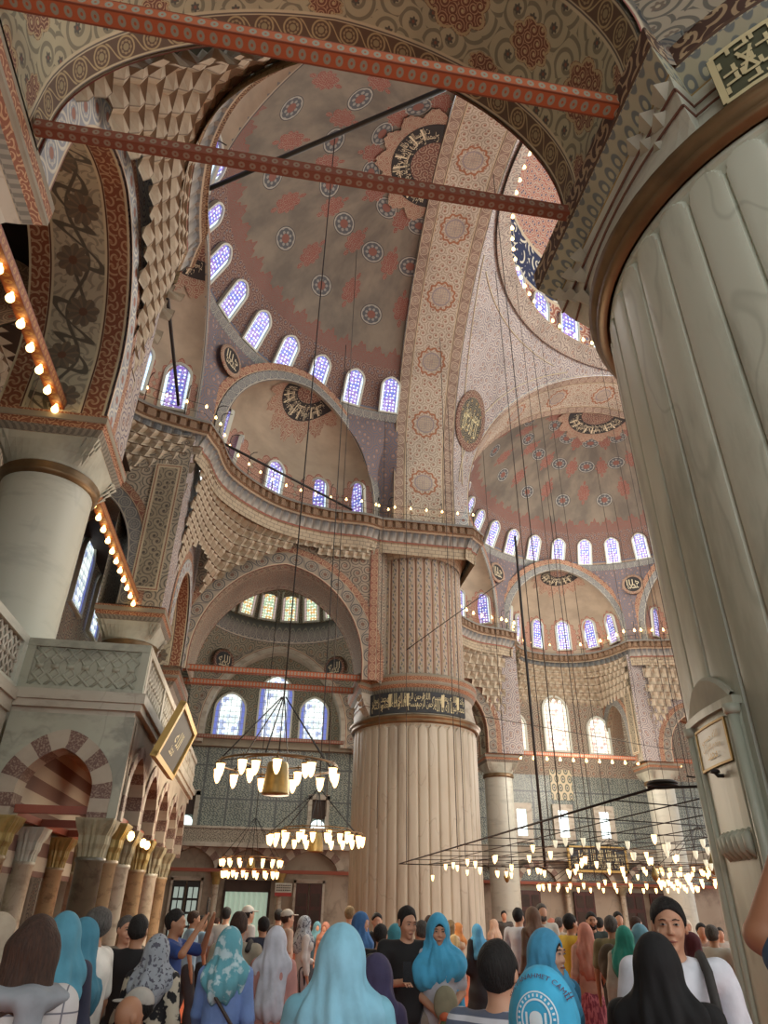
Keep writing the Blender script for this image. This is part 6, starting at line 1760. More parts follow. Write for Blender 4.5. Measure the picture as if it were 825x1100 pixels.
# ------------------------------------------------------------------ people: one continuous body each, clothes and hair as its parts
class Vol:
    def __init__(s, lo, hi, h):
        s.lo = np.array(lo, 'f'); s.h = h; n = np.ceil((np.array(hi) - lo) / h).astype(int) + 1; s.n = n
        s.ax = [s.lo[i] + h * np.arange(n[i], dtype='f') for i in range(3)]
        s.D = np.full(n, .25, 'f')
    def sub(s, lo, hi):
        a = np.maximum(0, np.floor((np.array(lo) - s.lo) / s.h).astype(int)); b = np.minimum(s.n, np.ceil((np.array(hi) - s.lo) / s.h).astype(int) + 1)
        if (b <= a).any(): return None
        sl = tuple(slice(a[i], b[i]) for i in range(3))
        X_ = s.ax[0][sl[0]][:, None, None]; Y_ = s.ax[1][sl[1]][None, :, None]; Z_ = s.ax[2][sl[2]][None, None, :]
        return sl, X_, Y_, Z_
    def comb(s, sl, d, k, op):
        A = s.D[sl]
        if op == 'u':
            if k > 0:
                hh = np.clip(.5 + .5 * (A - d) / k, 0, 1); s.D[sl] = A * (1 - hh) + d * hh - k * hh * (1 - hh)
            else: s.D[sl] = np.minimum(A, d)
        else:
            if k > 0:
                hh = np.clip(.5 - .5 * (A + d) / k, 0, 1); s.D[sl] = A * (1 - hh) - d * hh + k * hh * (1 - hh)
            else: s.D[sl] = np.maximum(A, -d)
    def cone(s, a, b, ra, rb, k=.02, op='u', sy=1.0):
        a = np.array(a, 'f'); b = np.array(b, 'f'); r = max(ra, rb) * max(1, sy) + k + 2.5 * s.h
        q = s.sub(np.minimum(a, b) - r, np.maximum(a, b) + r)
        if q is None: return s
        sl, X_, Y_, Z_ = q; d = b - a; L2 = float(d @ d) + 1e-9
        t = np.clip(((X_ - a[0]) * d[0] + (Y_ - a[1]) * d[1] + (Z_ - a[2]) * d[2]) / L2, 0, 1)
        D = np.sqrt((X_ - a[0] - t * d[0]) ** 2 + ((Y_ - a[1] - t * d[1]) / sy) ** 2 + (Z_ - a[2] - t * d[2]) ** 2) - (ra + (rb - ra) * t)
        s.comb(sl, D, k, op); return s
    def ell(s, c, r, k=.02, op='u', rx=0.0):
        c = np.array(c, 'f'); r = np.array(r, 'f'); m = (r.max() if rx else r) + k + 2.5 * s.h
        q = s.sub(c - m, c + m)
        if q is None: return s
        sl, X_, Y_, Z_ = q; x = X_ - c[0]; y = Y_ - c[1]; z = Z_ - c[2]
        if rx: y, z = y * cos(rx) + z * sin(rx), -y * sin(rx) + z * cos(rx)
        k0 = np.sqrt((x / r[0]) ** 2 + (y / r[1]) ** 2 + (z / r[2]) ** 2); k1 = np.sqrt((x / r[0] ** 2) ** 2 + (y / r[1] ** 2) ** 2 + (z / r[2] ** 2) ** 2) + 1e-6
        s.comb(sl, k0 * (k0 - 1) / k1, k, op); return s
    def plane(s, p, n):
        """keep the side where (x-p).n < 0"""
        n = np.array(n, 'f'); n /= np.linalg.norm(n)
        d = (s.ax[0][:, None, None] - p[0]) * n[0] + (s.ax[1][None, :, None] - p[1]) * n[1] + (s.ax[2][None, None, :] - p[2]) * n[2]
        s.D = np.maximum(s.D, d); return s
    def folds(s, amp, f=38.0, z0=None, seed=0.0):
        X_ = s.ax[0][:, None, None]; Y_ = s.ax[1][None, :, None]; Z_ = s.ax[2][None, None, :]
        s.D = s.D + amp * (np.sin(X_ * f + 5 * np.sin(Z_ * 5 + seed) + seed) * np.cos(Y_ * f * .8 + Z_ * 7 + seed) + .6 * np.sin(Z_ * f * .9 + X_ * 14 + seed * 2)).astype('f'); return s
    def drape(s, amp, cx, cy, zc, n=9, seed=0.0):
        X_ = s.ax[0][:, None, None] - cx; Y_ = s.ax[1][None, :, None] - cy; Z_ = s.ax[2][None, None, :] - zc
        a = np.arctan2(X_, Y_); r = np.sqrt(X_ * X_ + Y_ * Y_)
        w = np.clip(-Z_ * 5 + .35, .15, 1.6)
        s.D = s.D + (amp * w * (np.sin(a * n + 9 * Z_ + seed) + .5 * np.sin(a * n * 1.9 - 17 * Z_ + seed * 2) + .5 * np.sin(Z_ * 34 + a * 4 + seed))).astype('f'); return s
    def mesh(s):
        D = s.D; D[0] = D[-1] = .1; D[:, 0] = D[:, -1] = .1; D[:, :, 0] = D[:, :, -1] = .1
        I = D < 0; c = I[:-1, :-1, :-1].astype('i1')
        cnt = sum(I[i:I.shape[0] - 1 + i, j:I.shape[1] - 1 + j, k:I.shape[2] - 1 + k].astype('i1') for i in (0, 1) for j in (0, 1) for k in (0, 1))
        act = (cnt > 0) & (cnt < 8); idx = np.argwhere(act)
        if not len(idx): return np.zeros((0, 3)), np.zeros((0, 4), int)
        ids = np.full(act.shape, -1, 'i4'); ids[act] = np.arange(len(idx))
        acc = np.zeros((len(idx), 3)); num = np.zeros(len(idx))
        for ax in range(3):
            o1, o2 = [a for a in range(3) if a != ax]
            for u in (0, 1):
                for v in (0, 1):
                    p = idx.copy(); p[:, o1] += u; p[:, o2] += v; q = p.copy(); q[:, ax] += 1
                    a = D[p[:, 0], p[:, 1], p[:, 2]]; b = D[q[:, 0], q[:, 1], q[:, 2]]; m = (a < 0) != (b < 0)
                    t = np.where(m, a / np.where(m, a - b, 1), 0); pos = p.astype(float); pos[:, ax] += t
                    acc[m] += pos[m]; num += m
        V = s.lo + acc / num[:, None] * s.h
        F = []
        for ax in range(3):
            o1, o2 = (ax + 1) % 3, (ax + 2) % 3
            A = I; B = np.roll(I, -1, ax); m = (A != B)
            e = np.argwhere(m); e = e[(e[:, ax] < I.shape[ax] - 1) & (e[:, o1] > 0) & (e[:, o2] > 0) & (e[:, o1] < I.shape[o1] - 1) & (e[:, o2] < I.shape[o2] - 1)]
            if not len(e): continue
            def g(d1, d2):
                p = e.copy(); p[:, o1] -= d1; p[:, o2] -= d2; return ids[p[:, 0], p[:, 1], p[:, 2]]
            q = np.stack([g(1, 1), g(0, 1), g(0, 0), g(1, 0)], 1); fl = ~I[e[:, 0], e[:, 1], e[:, 2]]
            q[fl] = q[fl][:, ::-1]; F.append(q)
        F = np.concatenate(F); F = F[(F >= 0).all(1)]
        return V, F
SK = {'l': '#c08e70', 'm': '#a87656', 'd': '#7e5238', 'p': '#c99a80'}
for k_, v_ in SK.items(): M['skin' + k_] = material('skin_' + k_, c3(v_), rough=.55)
_cm = {}
def cloth(h, pat=None):
    key = (h, pat)
    if key in _cm: return _cm[key]
    def f():
        x, y, z = posn(True)
        base = c3(h)
        n = noise(x, y, z, 9.0, 3.0)
        c = mix(ss(n, .3, .8) * .25, base, c3('#000000'))
        if pat == 'leaf':
            n2 = noise(x, y, z, 13.0, 2.5); c = mix(ss(n2, .47, .51), c3('#17161a'), c3('#b8ae98'))
        elif pat == 'plaid':
            gx_ = fmin(fabs(frac(x * 9.0) - .5), fabs(frac(z * 9.0) - .5)); c = mix(ss(gx_, .035, .02), c3(h), c3('#66656e'))
        elif pat == 'stripe': c = mix(ss(fabs(frac(z * 26.0) - .5), .2, .25), c3(h), c3('#5c6478'))
        elif pat == 'vstripe': c = mix(ss(fabs(frac(x * 22.0) - .5), .2, .25), c3(h), c3('#3c3c44'))
        elif pat == 'speck': c = mix(ss(noise(x, y, z, 34.0, 2.0), .55, .6), c3(h), c3('#4f4f5c'))
        elif pat == 'hijabprint': c = mix(ss(noise(x, y, z, 16.0, 3.0), .5, .6) * .6, c3(h), c3('#d4e4e8'))
        elif pat == 'skirt': c = mix(ss(noise(x * 4.0, y * 4.0, z, 12.0, 2.0), .45, .55), c3(h), c3('#8b3648'))
        b = noise(x, y, z * .6, 16.0, 3.0)
        return c, b
    _cm[key] = material('cloth_%s%s' % (h.strip('#'), '_' + pat if pat else ''), f, rough=.85, bump=.012)
    return _cm[key]
HAIRC = {'k': '#17120f', 'b': '#4a2c1a', 'g': '#6c6660', 'y': '#a58657', 'n': None}
for k_, v_ in HAIRC.items():
    if v_: M['hair' + k_] = material('hair_' + k_, (lambda v_=v_: (lambda x, y, z: (mix(noise(x * 3.0, y * 3.0, z * .6, 30.0, 2.0), c3(v_), c3('#000000')), noise(x * 3.0, y * 3.0, z * .5, 40.0, 2.0)))(*posn(True))), rough=.8, bump=.02)
M['eyew'] = material('eye_white', c3('#a8a098'), rough=.3); M['eyek'] = material('eye_dark', c3('#1c120c'), rough=.2); M['lip'] = material('lips', c3('#8c4f44'), rough=.5)
M['phone'] = material('black_phone', c3('#15161a'), rough=.25)
M['leather'] = material('brown_leather', c3('#3a2a20'), rough=.5)

AIM = None
def pix_ray(px, py):
    f, P, Rr = 730.0, radians(30.3), radians(1.1); TH = atan2(3.63, 23.53)
    r0 = np.array([1.0, 0, 0]); up0 = np.array([0, -sin(P), cos(P)]); fwd = np.array([0, cos(P), sin(P)])
    d = fwd * f + (cos(Rr) * r0 + sin(Rr) * up0) * (px - 412.5) + (-sin(Rr) * r0 + cos(Rr) * up0) * (550 - py); d /= np.linalg.norm(d)
    A = np.array([-sin(TH), cos(TH)]); B = np.array([-cos(TH), -sin(TH)])
    return np.array([-(d[:2] @ B), d[:2] @ A, d[2]])
CAMP = np.array([-5.808, -4.396, 1.65])
def spot(px, ytop, dist):
    d = pix_ray(px, ytop); h = hypot(d[0], d[1]); p = CAMP + d / h * dist
    return p[0], p[1], p[2], atan2(d[1], d[0])
ARM = {  # elbow, wrist offsets from the shoulder for the right arm (x outward, y forward), metres for H=1.7
    'down': ((.05, -.02, -.29), (.07, .04, -.54)), 'front': ((.05, .02, -.28), (-.08, .22, -.36)), 'clasp': ((.04, .0, -.28), (-.13, .22, -.42)),
    'phone': ((.07, .05, -.27), (-.07, .27, -.24)), 'elbow': ((.02, .30, .14), (.02, .20, .40)), 'up': ((.12, .24, -.06), (-.02, .34, .18)), 'high': ((.14, .16, .10), (.0, .30, .30)), 'back': ((.06, -.1, -.26), (-.06, -.16, -.44)), 'bag': ((.09, -.04, -.27), (.10, .17, -.33)), 'swing': ((.05, .09, -.27), (.07, .25, -.46))}
def person(spec):
    px, yt, D = spec['x'], spec['y'], spec['d']
    wx, wy, H_, az = spot(px, yt, D)
    u = spec.get('H', H_) ; seated = spec.get('sit', False)
    Hh = (1.62 if not seated else 1.62) if seated else min(max(H_, 1.42), 1.86)
    k_ = Hh / (1.745 if spec.get('hijab') else 1.715); fem = spec.get('f', 0); hres = spec.get('h') or (.0065 if D < 4.5 else .009 if D < 8 else .014 if D < 13 else .02)
    rz = az - pi / 2 - radians(spec.get('face', 0))       # face 0: back to the camera, 180: towards it, 90: looks right
    root = empty('person', (wx, wy, 0), rz, spec['label'], 'person', spec.get('group'))
    sh = (.165 if fem else .19) * spec.get('wide', 1); hipx = .095; fat = spec.get('fat', 1.0)
    dz = -.0; drop = .50 if seated else 0.0               # sitting on the floor or crouching
    J = {}
    zt = lambda z: (z - drop) * k_
    S_ = {}
    headz = zt(1.585); hx, hy = 0, .02
    def arm(side, key):
        e, w = ARM[key]; s0 = np.array([side * sh * k_, -.01, zt(1.395)])
        return s0, s0 + np.array([side * e[0], e[1], e[2]]) * k_, s0 + np.array([side * w[0], w[1], w[2]]) * k_
    aL, aR = arm(-1, spec.get('l', 'down')), arm(1, spec.get('r', 'down'))
    if spec.get('anchor'):
        qx, qy, qd = spec['anchor']; dr = pix_ray(qx, qy); T = CAMP + dr / hypot(dr[0], dr[1]) * qd
        e = np.array([aR[1][0], .27, T[2]]); aR = (aR[0], e, e + np.array(spec['fore'])); c_, s_2 = cos(rz), sin(rz)
        root.location = (T[0] - (c_ * e[0] - s_2 * e[1]), T[1] - (s_2 * e[0] + c_ * e[1]), 0)
    ext = .62 if any(q in ('up', 'high') for q in (spec.get('l'), spec.get('r'))) else .5
    lo = (-.42 * k_ - .05, -.42, -.01); hi = (.42 * k_ + .05, ext + .1, 1.95 * k_ - drop * k_ + .02)
    yaw = radians(spec.get('yaw', 0)); pit = spec.get('pitch', 0)
    hc = np.array([0, .015 + pit * .03, headz])
    def hp(x, y, z):   # head-local point (metres at H=1.7) to body space, yawed, nodding
        x, y, z = x * k_, y * k_, z * k_; a = -pit * .45
        y, z = y * cos(a) - z * sin(a), y * sin(a) + z * cos(a)
        return (hc[0] + x * cos(yaw) + y * sin(yaw), hc[1] - x * sin(yaw) + y * cos(yaw), hc[2] + z)
    # legs
    if seated: legs = [((sx * .1, 0, .22), (sx * .26, .36, .42), (sx * .2, .18, .07), (sx * .2, .30, .05)) for sx in (-1, 1)]
    else:
        st = spec.get('step', .0); legs = [((sx * hipx, 0, .90), (sx * .105, .02 + sx * st * .5, .48), (sx * .11, -.02 + sx * st, .09), (sx * .13, .12 + sx * st, .04)) for sx in (-1, 1)]
    legs = [[np.array(p) * k_ for p in L] for L in legs]
    def body():
        v = Vol(lo, hi, hres)
        v.cone((0, 0, zt(.95)), (0, .0, zt(1.12)), .125 * k_ * fat, .115 * k_ * fat, .04, sy=.8); v.cone((0, 0, zt(1.12)), (0, -.01, zt(1.3)), .115 * k_ * fat, .135 * k_ * fat, .05, sy=.78)
        v.cone((-sh * k_ * .8, -.01, zt(1.375)), (sh * k_ * .8, -.01, zt(1.375)), .062 * k_, .062 * k_, .05)
        if fem: v.ell((-.07, .08, zt(1.27)), (.06, .05, .06), .04); v.ell((.07, .08, zt(1.27)), (.06, .05, .06), .04)
        v.cone((0, -.01, zt(1.40)), (0, .01, zt(1.53)), .058 * k_, .05 * k_, .035)
        for L in legs:
            v.cone(L[0], L[1], .085 * k_, .055 * k_, .04); v.cone(L[1], L[2], .052 * k_, .036 * k_, .02); v.cone(L[2], L[3], .036 * k_, .028 * k_, .02)
        for side, (s0, e, w) in ((-1, aL), (1, aR)):
            v.cone(s0, e, .048 * k_, .038 * k_, .03); v.cone(e, w, .038 * k_, .026 * k_, .012)
            d = (w - e) / np.linalg.norm(w - e); up = np.array([0, 0, 1.0]); sd = np.cross(d, up); sd /= np.linalg.norm(sd) + 1e-6
            if hres < .012:
                nd = np.cross(sd, d); pc_ = w + d * .05 * k_
                v.cone(w, w + d * .075 * k_, .026 * k_, .030 * k_, .012, sy=.9)
                for fi, (o, ln) in enumerate(((-.03, .07), (-.011, .08), (.009, .075), (.027, .06))):
                    b0 = w + d * .085 * k_ + sd * o * k_; m0 = b0 + d * ln * .5 * k_ - nd * .008; t0 = m0 + d * ln * .38 * k_ - nd * .026
                    v.cone(b0, m0, .0095 * k_, .0085 * k_, .006); v.cone(m0, t0, .0085 * k_, .0075 * k_, .002)
                th0 = w + d * .03 * k_ - sd * .026 * side * k_; v.cone(th0, th0 + (d * .05 - sd * side * .018 - nd * .02) * k_, .011, .009, .006)
            else: v.cone(w, w + d * .13 * k_, .027 * k_, .016 * k_, .012)
        # head
        v.ell(hp(0, -.012, .02), np.array((.075, .094, .098)) * k_, .02); v.ell(hp(0, .022, -.035), np.array((.056, .064, .075)) * k_, .03)
        if hres < .016:
            v.ell(hp(0, .07, -.095), np.array((.022, .018, .018)) * k_, .02)
            v.cone(hp(0, .088, .010), hp(0, .098, -.026), .007 * k_, .011 * k_, .008); v.ell(hp(.010, .092, -.030), np.array((.009, .009, .007)) * k_, .005); v.ell(hp(-.010, .092, -.030), np.array((.009, .009, .007)) * k_, .005)
            v.ell(hp(0, .078, .028), np.array((.05, .016, .010)) * k_, .014)
            for sx in (-1, 1):
                v.ell(hp(sx * .031, .100, .008), np.array((.018, .012, .009)) * k_, .010, 's'); v.ell(hp(sx * .031, .079, .007), np.array((.015, .011, .009)) * k_, .004)
                v.ell(hp(sx * .078, -.008, -.005), np.array((.010, .02, .032)) * k_, .006); v.ell(hp(sx * .038, .066, -.03), np.array((.02, .018, .018)) * k_, .02)
            v.ell(hp(0, .086, -.060), np.array((.022, .010, .0055)) * k_, .004); v.ell(hp(0, .084, -.071), np.array((.018, .010, .006)) * k_, .004)
        return v.mesh()
    V, F = body(); mesh_obj('body', V, F, M['skin' + spec.get('skin', 'l')], root)
    sd_ = (px * 7 % 13)
    # garment for the upper body
    top = spec.get('top', '#888888'); tp = spec.get('tpat'); sl = spec.get('sleeve', 's'); hem = spec.get('hem', .86); dress = spec.get('dress')
    v = Vol(lo, hi, max(hres, .008)); g = .016
    v.cone((0, 0, zt(.92)), (0, .0, zt(1.12)), (.128 * fat + g) * k_ + .012, (.118 * fat + g) * k_ + .008, .04, sy=.84); v.cone((0, 0, zt(1.12)), (0, -.01, zt(1.3)), (.118 * fat + g) * k_ + .006, (.138 * fat + g) * k_, .05, sy=.82)
    v.cone((-sh * k_ * .82, -.01, zt(1.378)), (sh * k_ * .82, -.01, zt(1.378)), .068 * k_ + .006, .068 * k_ + .006, .05)
    if fem: v.ell((-.07, .085, zt(1.27)), (.068, .06, .07), .04); v.ell((.07, .085, zt(1.27)), (.068, .06, .07), .04)
    for (s0, e, w) in (aL, aR):
        if sl == 's':
            m_ = s0 + (e - s0) * .78; v.cone(s0, m_, .06 * k_, .062 * k_, .02); d = (e - s0) / np.linalg.norm(e - s0)
        elif sl == 'l': v.cone(s0, e, .06 * k_, .052 * k_, .03); v.cone(e, e + (w - e) * .93, .052 * k_, .042 * k_, .02)
        elif sl == 'w': v.cone(s0, e, .066 * k_, .07 * k_, .03); v.cone(e, e + (w - e) * .8, .07 * k_, .075 * k_, .03)
    if dress:
        zl = .06; w1 = spec.get('flare', .25)
        v.cone((0, 0, zt(1.02)), (0, 0, zt(.5)), .135 * k_ * fat + .015, (.17 + w1 * .2) * k_, .08, sy=.88); v.cone((0, 0, zt(.5)), (0, 0, zt(.12)), (.17 + w1 * .2) * k_, (.18 + w1 * .45) * k_, .05, sy=.85)
        if not seated: v.plane((0, 0, .07), (0, 0, -1))
    else: v.plane((0, 0, zt(hem)), (0, 0, -1))
    v.ell((0, .03, zt(1.475)), (.066, .08, .05), .01, 's'); v.folds(.0028 if not dress else .004, 34.0, seed=sd_)
    V, F = v.mesh(); mesh_obj('dress' if dress else ('shirt' if not fem else 'blouse'), V, F, cloth(top, tp), root)
    # trousers or skirt
    bot = spec.get('bot')
    if bot and not dress:
        v = Vol(lo, hi, max(hres, .01))
        if spec.get('skirt'):
            v.cone((0, 0, zt(1.02)), (0, 0, zt(.7)), .13 * k_ * fat, .19 * k_, .05, sy=.85); v.cone((0, 0, zt(.7)), (0, 0, zt(.15)), .19 * k_, .28 * k_, .05, sy=.85); v.plane((0, 0, .1), (0, 0, -1)); v.folds(.006, 40.0, seed=sd_)
        else:
            v.cone((0, 0, zt(.93)), (0, 0, zt(1.0)), .132 * k_ * fat, .126 * k_ * fat, .03, sy=.82)
            for L in legs:
                v.cone(L[0], L[1], .102 * k_, .078 * k_, .03); v.cone(L[1], L[1] + (L[2] - L[1]) * spec.get('leg', .93), .078 * k_, .068 * k_, .02)
            v.plane((0, 0, zt(1.03)), (0, 0, 1)); v.folds(.003, 30.0, seed=sd_)
        V, F = v.mesh(); mesh_obj('skirt' if spec.get('skirt') else 'trousers', V, F, cloth(bot, spec.get('bpat')), root)
    if not seated and D < 20:
        v = Vol((-.3, -.3, -.01), (.3, .4, .16), max(hres, .009))
        for L in legs: v.cone(L[2] + (0, -.03, -.045 * k_), L[3] + (0, .02, -.004), .045 * k_, .042 * k_, .01, sy=1)
        v.plane((0, 0, .002), (0, 0, -1)).plane((0, 0, .11), (0, 0, 1)); V, F = v.mesh(); mesh_obj('shoes', V, F, cloth(spec.get('shoe', '#2a2624')), root)
    # hair, hijab, cap
    hl, hh_ = (hc[0] - .30, hc[1] - .36, hc[2] - .75), (hc[0] + .30, hc[1] + .36, hc[2] + .26)
    hair = spec.get('hair', 'k'); hj = spec.get('hijab')
    fdir = np.array([sin(yaw), cos(yaw), 0])
    if not hj and hair in HAIRC and HAIRC[hair]:
        v = Vol(hl, hh_, max(min(hres, .009), .006) if D < 8 else hres)
        v.ell(hp(0, -.018, .028), np.array((.086, .106, .106)) * k_, .01)
        n_ = fdir * 1.0 + np.array([0, 0, -.72]); v.plane(hp(0, .05, .045), n_)
        if spec.get('long'):
            for q in (-.045, 0, .045): v.cone(hp(q, -.05, .0), hp(q * 1.35, -.085, -.22 if spec['long'] < 2 else -.33), .068 * k_, .055 * k_, .03)
            for q in (-1, 1): v.cone(hp(q * .075, 0, .0), hp(q * .085, -.02, -.2), .03 * k_, .03 * k_, .03)
        else: v.plane(hp(0, -.03, -.055), fdir * .35 + np.array([0, 0, -1]))
        for q in (-1, 1):
            if not spec.get('long'): v.ell(hp(q * .085, .0, -.005), np.array((.016, .024, .034)) * k_, .0, 's')
        v.folds(.0025, 70.0, seed=sd_); V, F = v.mesh(); mesh_obj('hair', V, F, M['hair' + hair], root)
    if spec.get('beard'):
        v = Vol(hl, hh_, hres if hres > .008 else .007); v.ell(hp(0, .035, -.07), np.array((.058, .062, .055)) * k_, .01); v.plane(hp(0, .03, -.035), (0, 0, 1)); v.plane(hp(0, .012, -.05), -fdir)
        v.ell(hp(0, .1, -.062), np.array((.026, .03, .014)) * k_, .005, 's'); V, F = v.mesh(); mesh_obj('beard', V, F, M['hair' + (hair if hair != 'n' else 'k')], root)
    if hj:
        big = spec.get('big', 1.0)
        v = Vol((lo[0], lo[1] - .05, hc[2] - .80), (hi[0], hi[1], hc[2] + .3), min(max(hres, .007), .016))
        v.ell(hp(0, -.02, .022), np.array((.097, .118, .122)) * k_, .02); v.cone(hp(0, -.03, -.02), hp(0, -.04, -.16), .10 * k_, .105 * k_, .05)
        dl = spec.get('drape', .30)
        v.cone(hp(0, -.06, -.12), (0, -.09, headz - dl * k_), .10 * k_, .15 * k_ * big, .06, sy=.75)
        v.cone(hp(0, .03, -.13), (0, .07, headz - dl * .8 * k_), .08 * k_, .13 * k_ * big, .05, sy=.85)
        v.cone((-sh * .75 * k_, -.02, zt(1.385)), (sh * .75 * k_, -.02, zt(1.385)), .082 * k_, .082 * k_, .07)
        if spec.get('shawl'): v.cone((-sh * .9 * k_, .02, zt(1.34)), (sh * .9 * k_, .02, zt(1.30)), .10 * k_, .10 * k_, .05); v.cone((-.12, .06, zt(1.30)), (.14, .05, zt(1.22)), .085, .09, .06); v.cone((-sh * 1.0 * k_, .0, zt(1.3)), (-sh * 1.2 * k_, -.02, zt(.9)), .045, .04, .05)
        v.ell(hp(0, .125, -.02 if spec.get('open') else -.025), np.array((.066, .09, .096) if spec.get('open') else (.056, .085, .083)) * k_, .015, 's')
        v.plane((0, 0, headz - (dl + .12 + (.22 if spec.get('shawl') else 0)) * k_), (0, 0, -1)); v.drape(.0062 if not spec.get('shawl') else .0036, hc[0], hc[1], hc[2], 9, sd_)
        V, F = v.mesh(); ho = mesh_obj('headscarf', V, F, cloth(hj, spec.get('hpat')), root)
        spec['_ho'] = ho
        if spec.get('open'):
            v = Vol(hl, hh_, min(hres, .008)); v.ell(hp(0, -.010, .028), np.array((.081, .099, .102)) * k_, .01); v.ell(hp(.0, .12, -.02), np.array((.05, .09, .078)) * k_, .01, 's'); v.plane(hp(0, 0, -.04), (0, 0, -1)); V, F = v.mesh(); mesh_obj('hair', V, F, M['hairk'], root)
    if spec.get('cap'):
        v = Vol(hl, hh_, min(hres, .012)); v.ell(hp(0, -.015, .035), np.array((.092, .11, .105)) * k_, .01); v.plane(hp(0, 0, .045), fdir * .15 + np.array([0, 0, -1])); v.ell(hp(0, .12, .055), np.array((.065, .06, .01)) * k_, .01)
        V, F = v.mesh(); mesh_obj('cap', V, F, cloth(spec['cap']), root)
    # face details for the faces one can see
    if spec.get('eyes'):
        mb = MB(); mk = MB(); br = MB()
        for sx in (-1, 1):
            c0 = np.array(hp(sx * .031, .0893, .0070)); R_ = .0105 * k_
            for mm, r_, off in ((mb, R_, 0), (mk, R_ * .62, .006)):
                cc = c0 + fdir * off; n = 10; P = []
                sd = np.array([cos(yaw), -sin(yaw), 0])
                P = [[tuple(cc + sd * (r_ * (1.45 if mm is mb else 1.0) * cos(a) * q) + np.array([0, 0, 1]) * (r_ * (.42 if mm is mb else .66) * sin(a) * q) + fdir * (r_ * .5 * (1 - q * q))) for q in (0.01, .5, 1)] for a in np.linspace(0, 2 * pi, n + 1)]
                mm.grid(np.array(P))
            br.tube([hp(sx * .014, .096, .027), hp(sx * .03, .095, .030), hp(sx * .050, .083, .026)], [.0022, .0032, .0015], 6); br.tube([hp(sx * .017, .0905, .0085), hp(sx * .031, .0945, .0125), hp(sx * .046, .088, .0085)], [.0008, .0016, .0008], 5)
        mb.build('eye_whites', M['eyew'], root); mk.build('irises', M['eyek'], root); br.build('eyebrows', M['hair' + (hair if hair in 'kbg' else 'k')], root)
        mb = MB(); mb.tube([hp(-.024, .088, -.064), hp(0, .0985, -.063), hp(.024, .088, -.064)], [.002, .006, .002], 6); mb.build('lips', M['lip'], root)
    # things that belong to the outfit
    for it in spec.get('with', ()):
        if it == 'backpack':
            v = Vol((-.3, -.5, zt(.9)), (.3, 0, zt(1.5)), max(hres, .012)); v.ell((0, -.22, zt(1.2)), (.15, .09, .2), .02); v.ell((0, -.29, zt(1.12)), (.1, .05, .1), .03); V, F = v.mesh(); bo = mesh_obj('backpack', V, F, cloth(spec.get('bagc', '#2c2a28')), root)
        if it == 'straps':
            mb = MB()
            for sx in (-1, 1):
                mb.tube([(sx * .12, .17, zt(1.05)), (sx * .13, .165, zt(1.25)), (sx * .13, .10, zt(1.40)), (sx * .125, 0, zt(1.465)), (sx * .12, -.12, zt(1.40))], .024, 6)
            mb.build('backpack_straps', cloth('#3c3a38'), root)
        if it == 'sling':
            mb = MB(); mb.tube([(-.15, -.03, zt(1.45)), (-.02, -.16, zt(1.25)), (.16, -.14, zt(1.0)), (.2, -.05, zt(.95))], .012, 6); mb.build('shoulder_strap', M['leather'], root)
            v = Vol((.1, -.2, zt(.7)), (.35, .15, zt(1.05)), .012); v.ell((.22, -.05, zt(.86)), (.05, .09, .1), .01); V, F = v.mesh(); mesh_obj('shoulder_bag', V, F, M['leather'], root)
        if it == 'tote':
            v = Vol((-.2, .05, zt(.75)), (.2, .4, zt(1.3)), .012); v.ell((-.02, .22, zt(1.05)), (.1, .05, .13), .01); V, F = v.mesh(); mesh_obj('canvas_bag', V, F, cloth('#8d8a70'), root)
    if spec.get('phone'):
        s0, e, w = aR if spec['phone'] > 0 else aL; d = (w - e) / np.linalg.norm(w - e)
        wd = w + d * .12 * k_
        M_ = (np.eye(3), np.array(wd) + np.array([0, .0, .03])); mb = MB(); mb.box(-.037, .037, -.005, .005, -.03, .11, M=M_); po_ = mb.build('held_phone', M['phone']); po_.location = (0, 0, 0)
        po_.matrix_world = root.matrix_basis if False else po_.matrix_world
        po_.location = root.location; po_.rotation_euler = root.rotation_euler
        tag(po_, spec.get('plabel', 'black phone held up in a hand'), 'phone')
    return root, dict(k=k_, hp=hp, zt=zt, spec=spec)
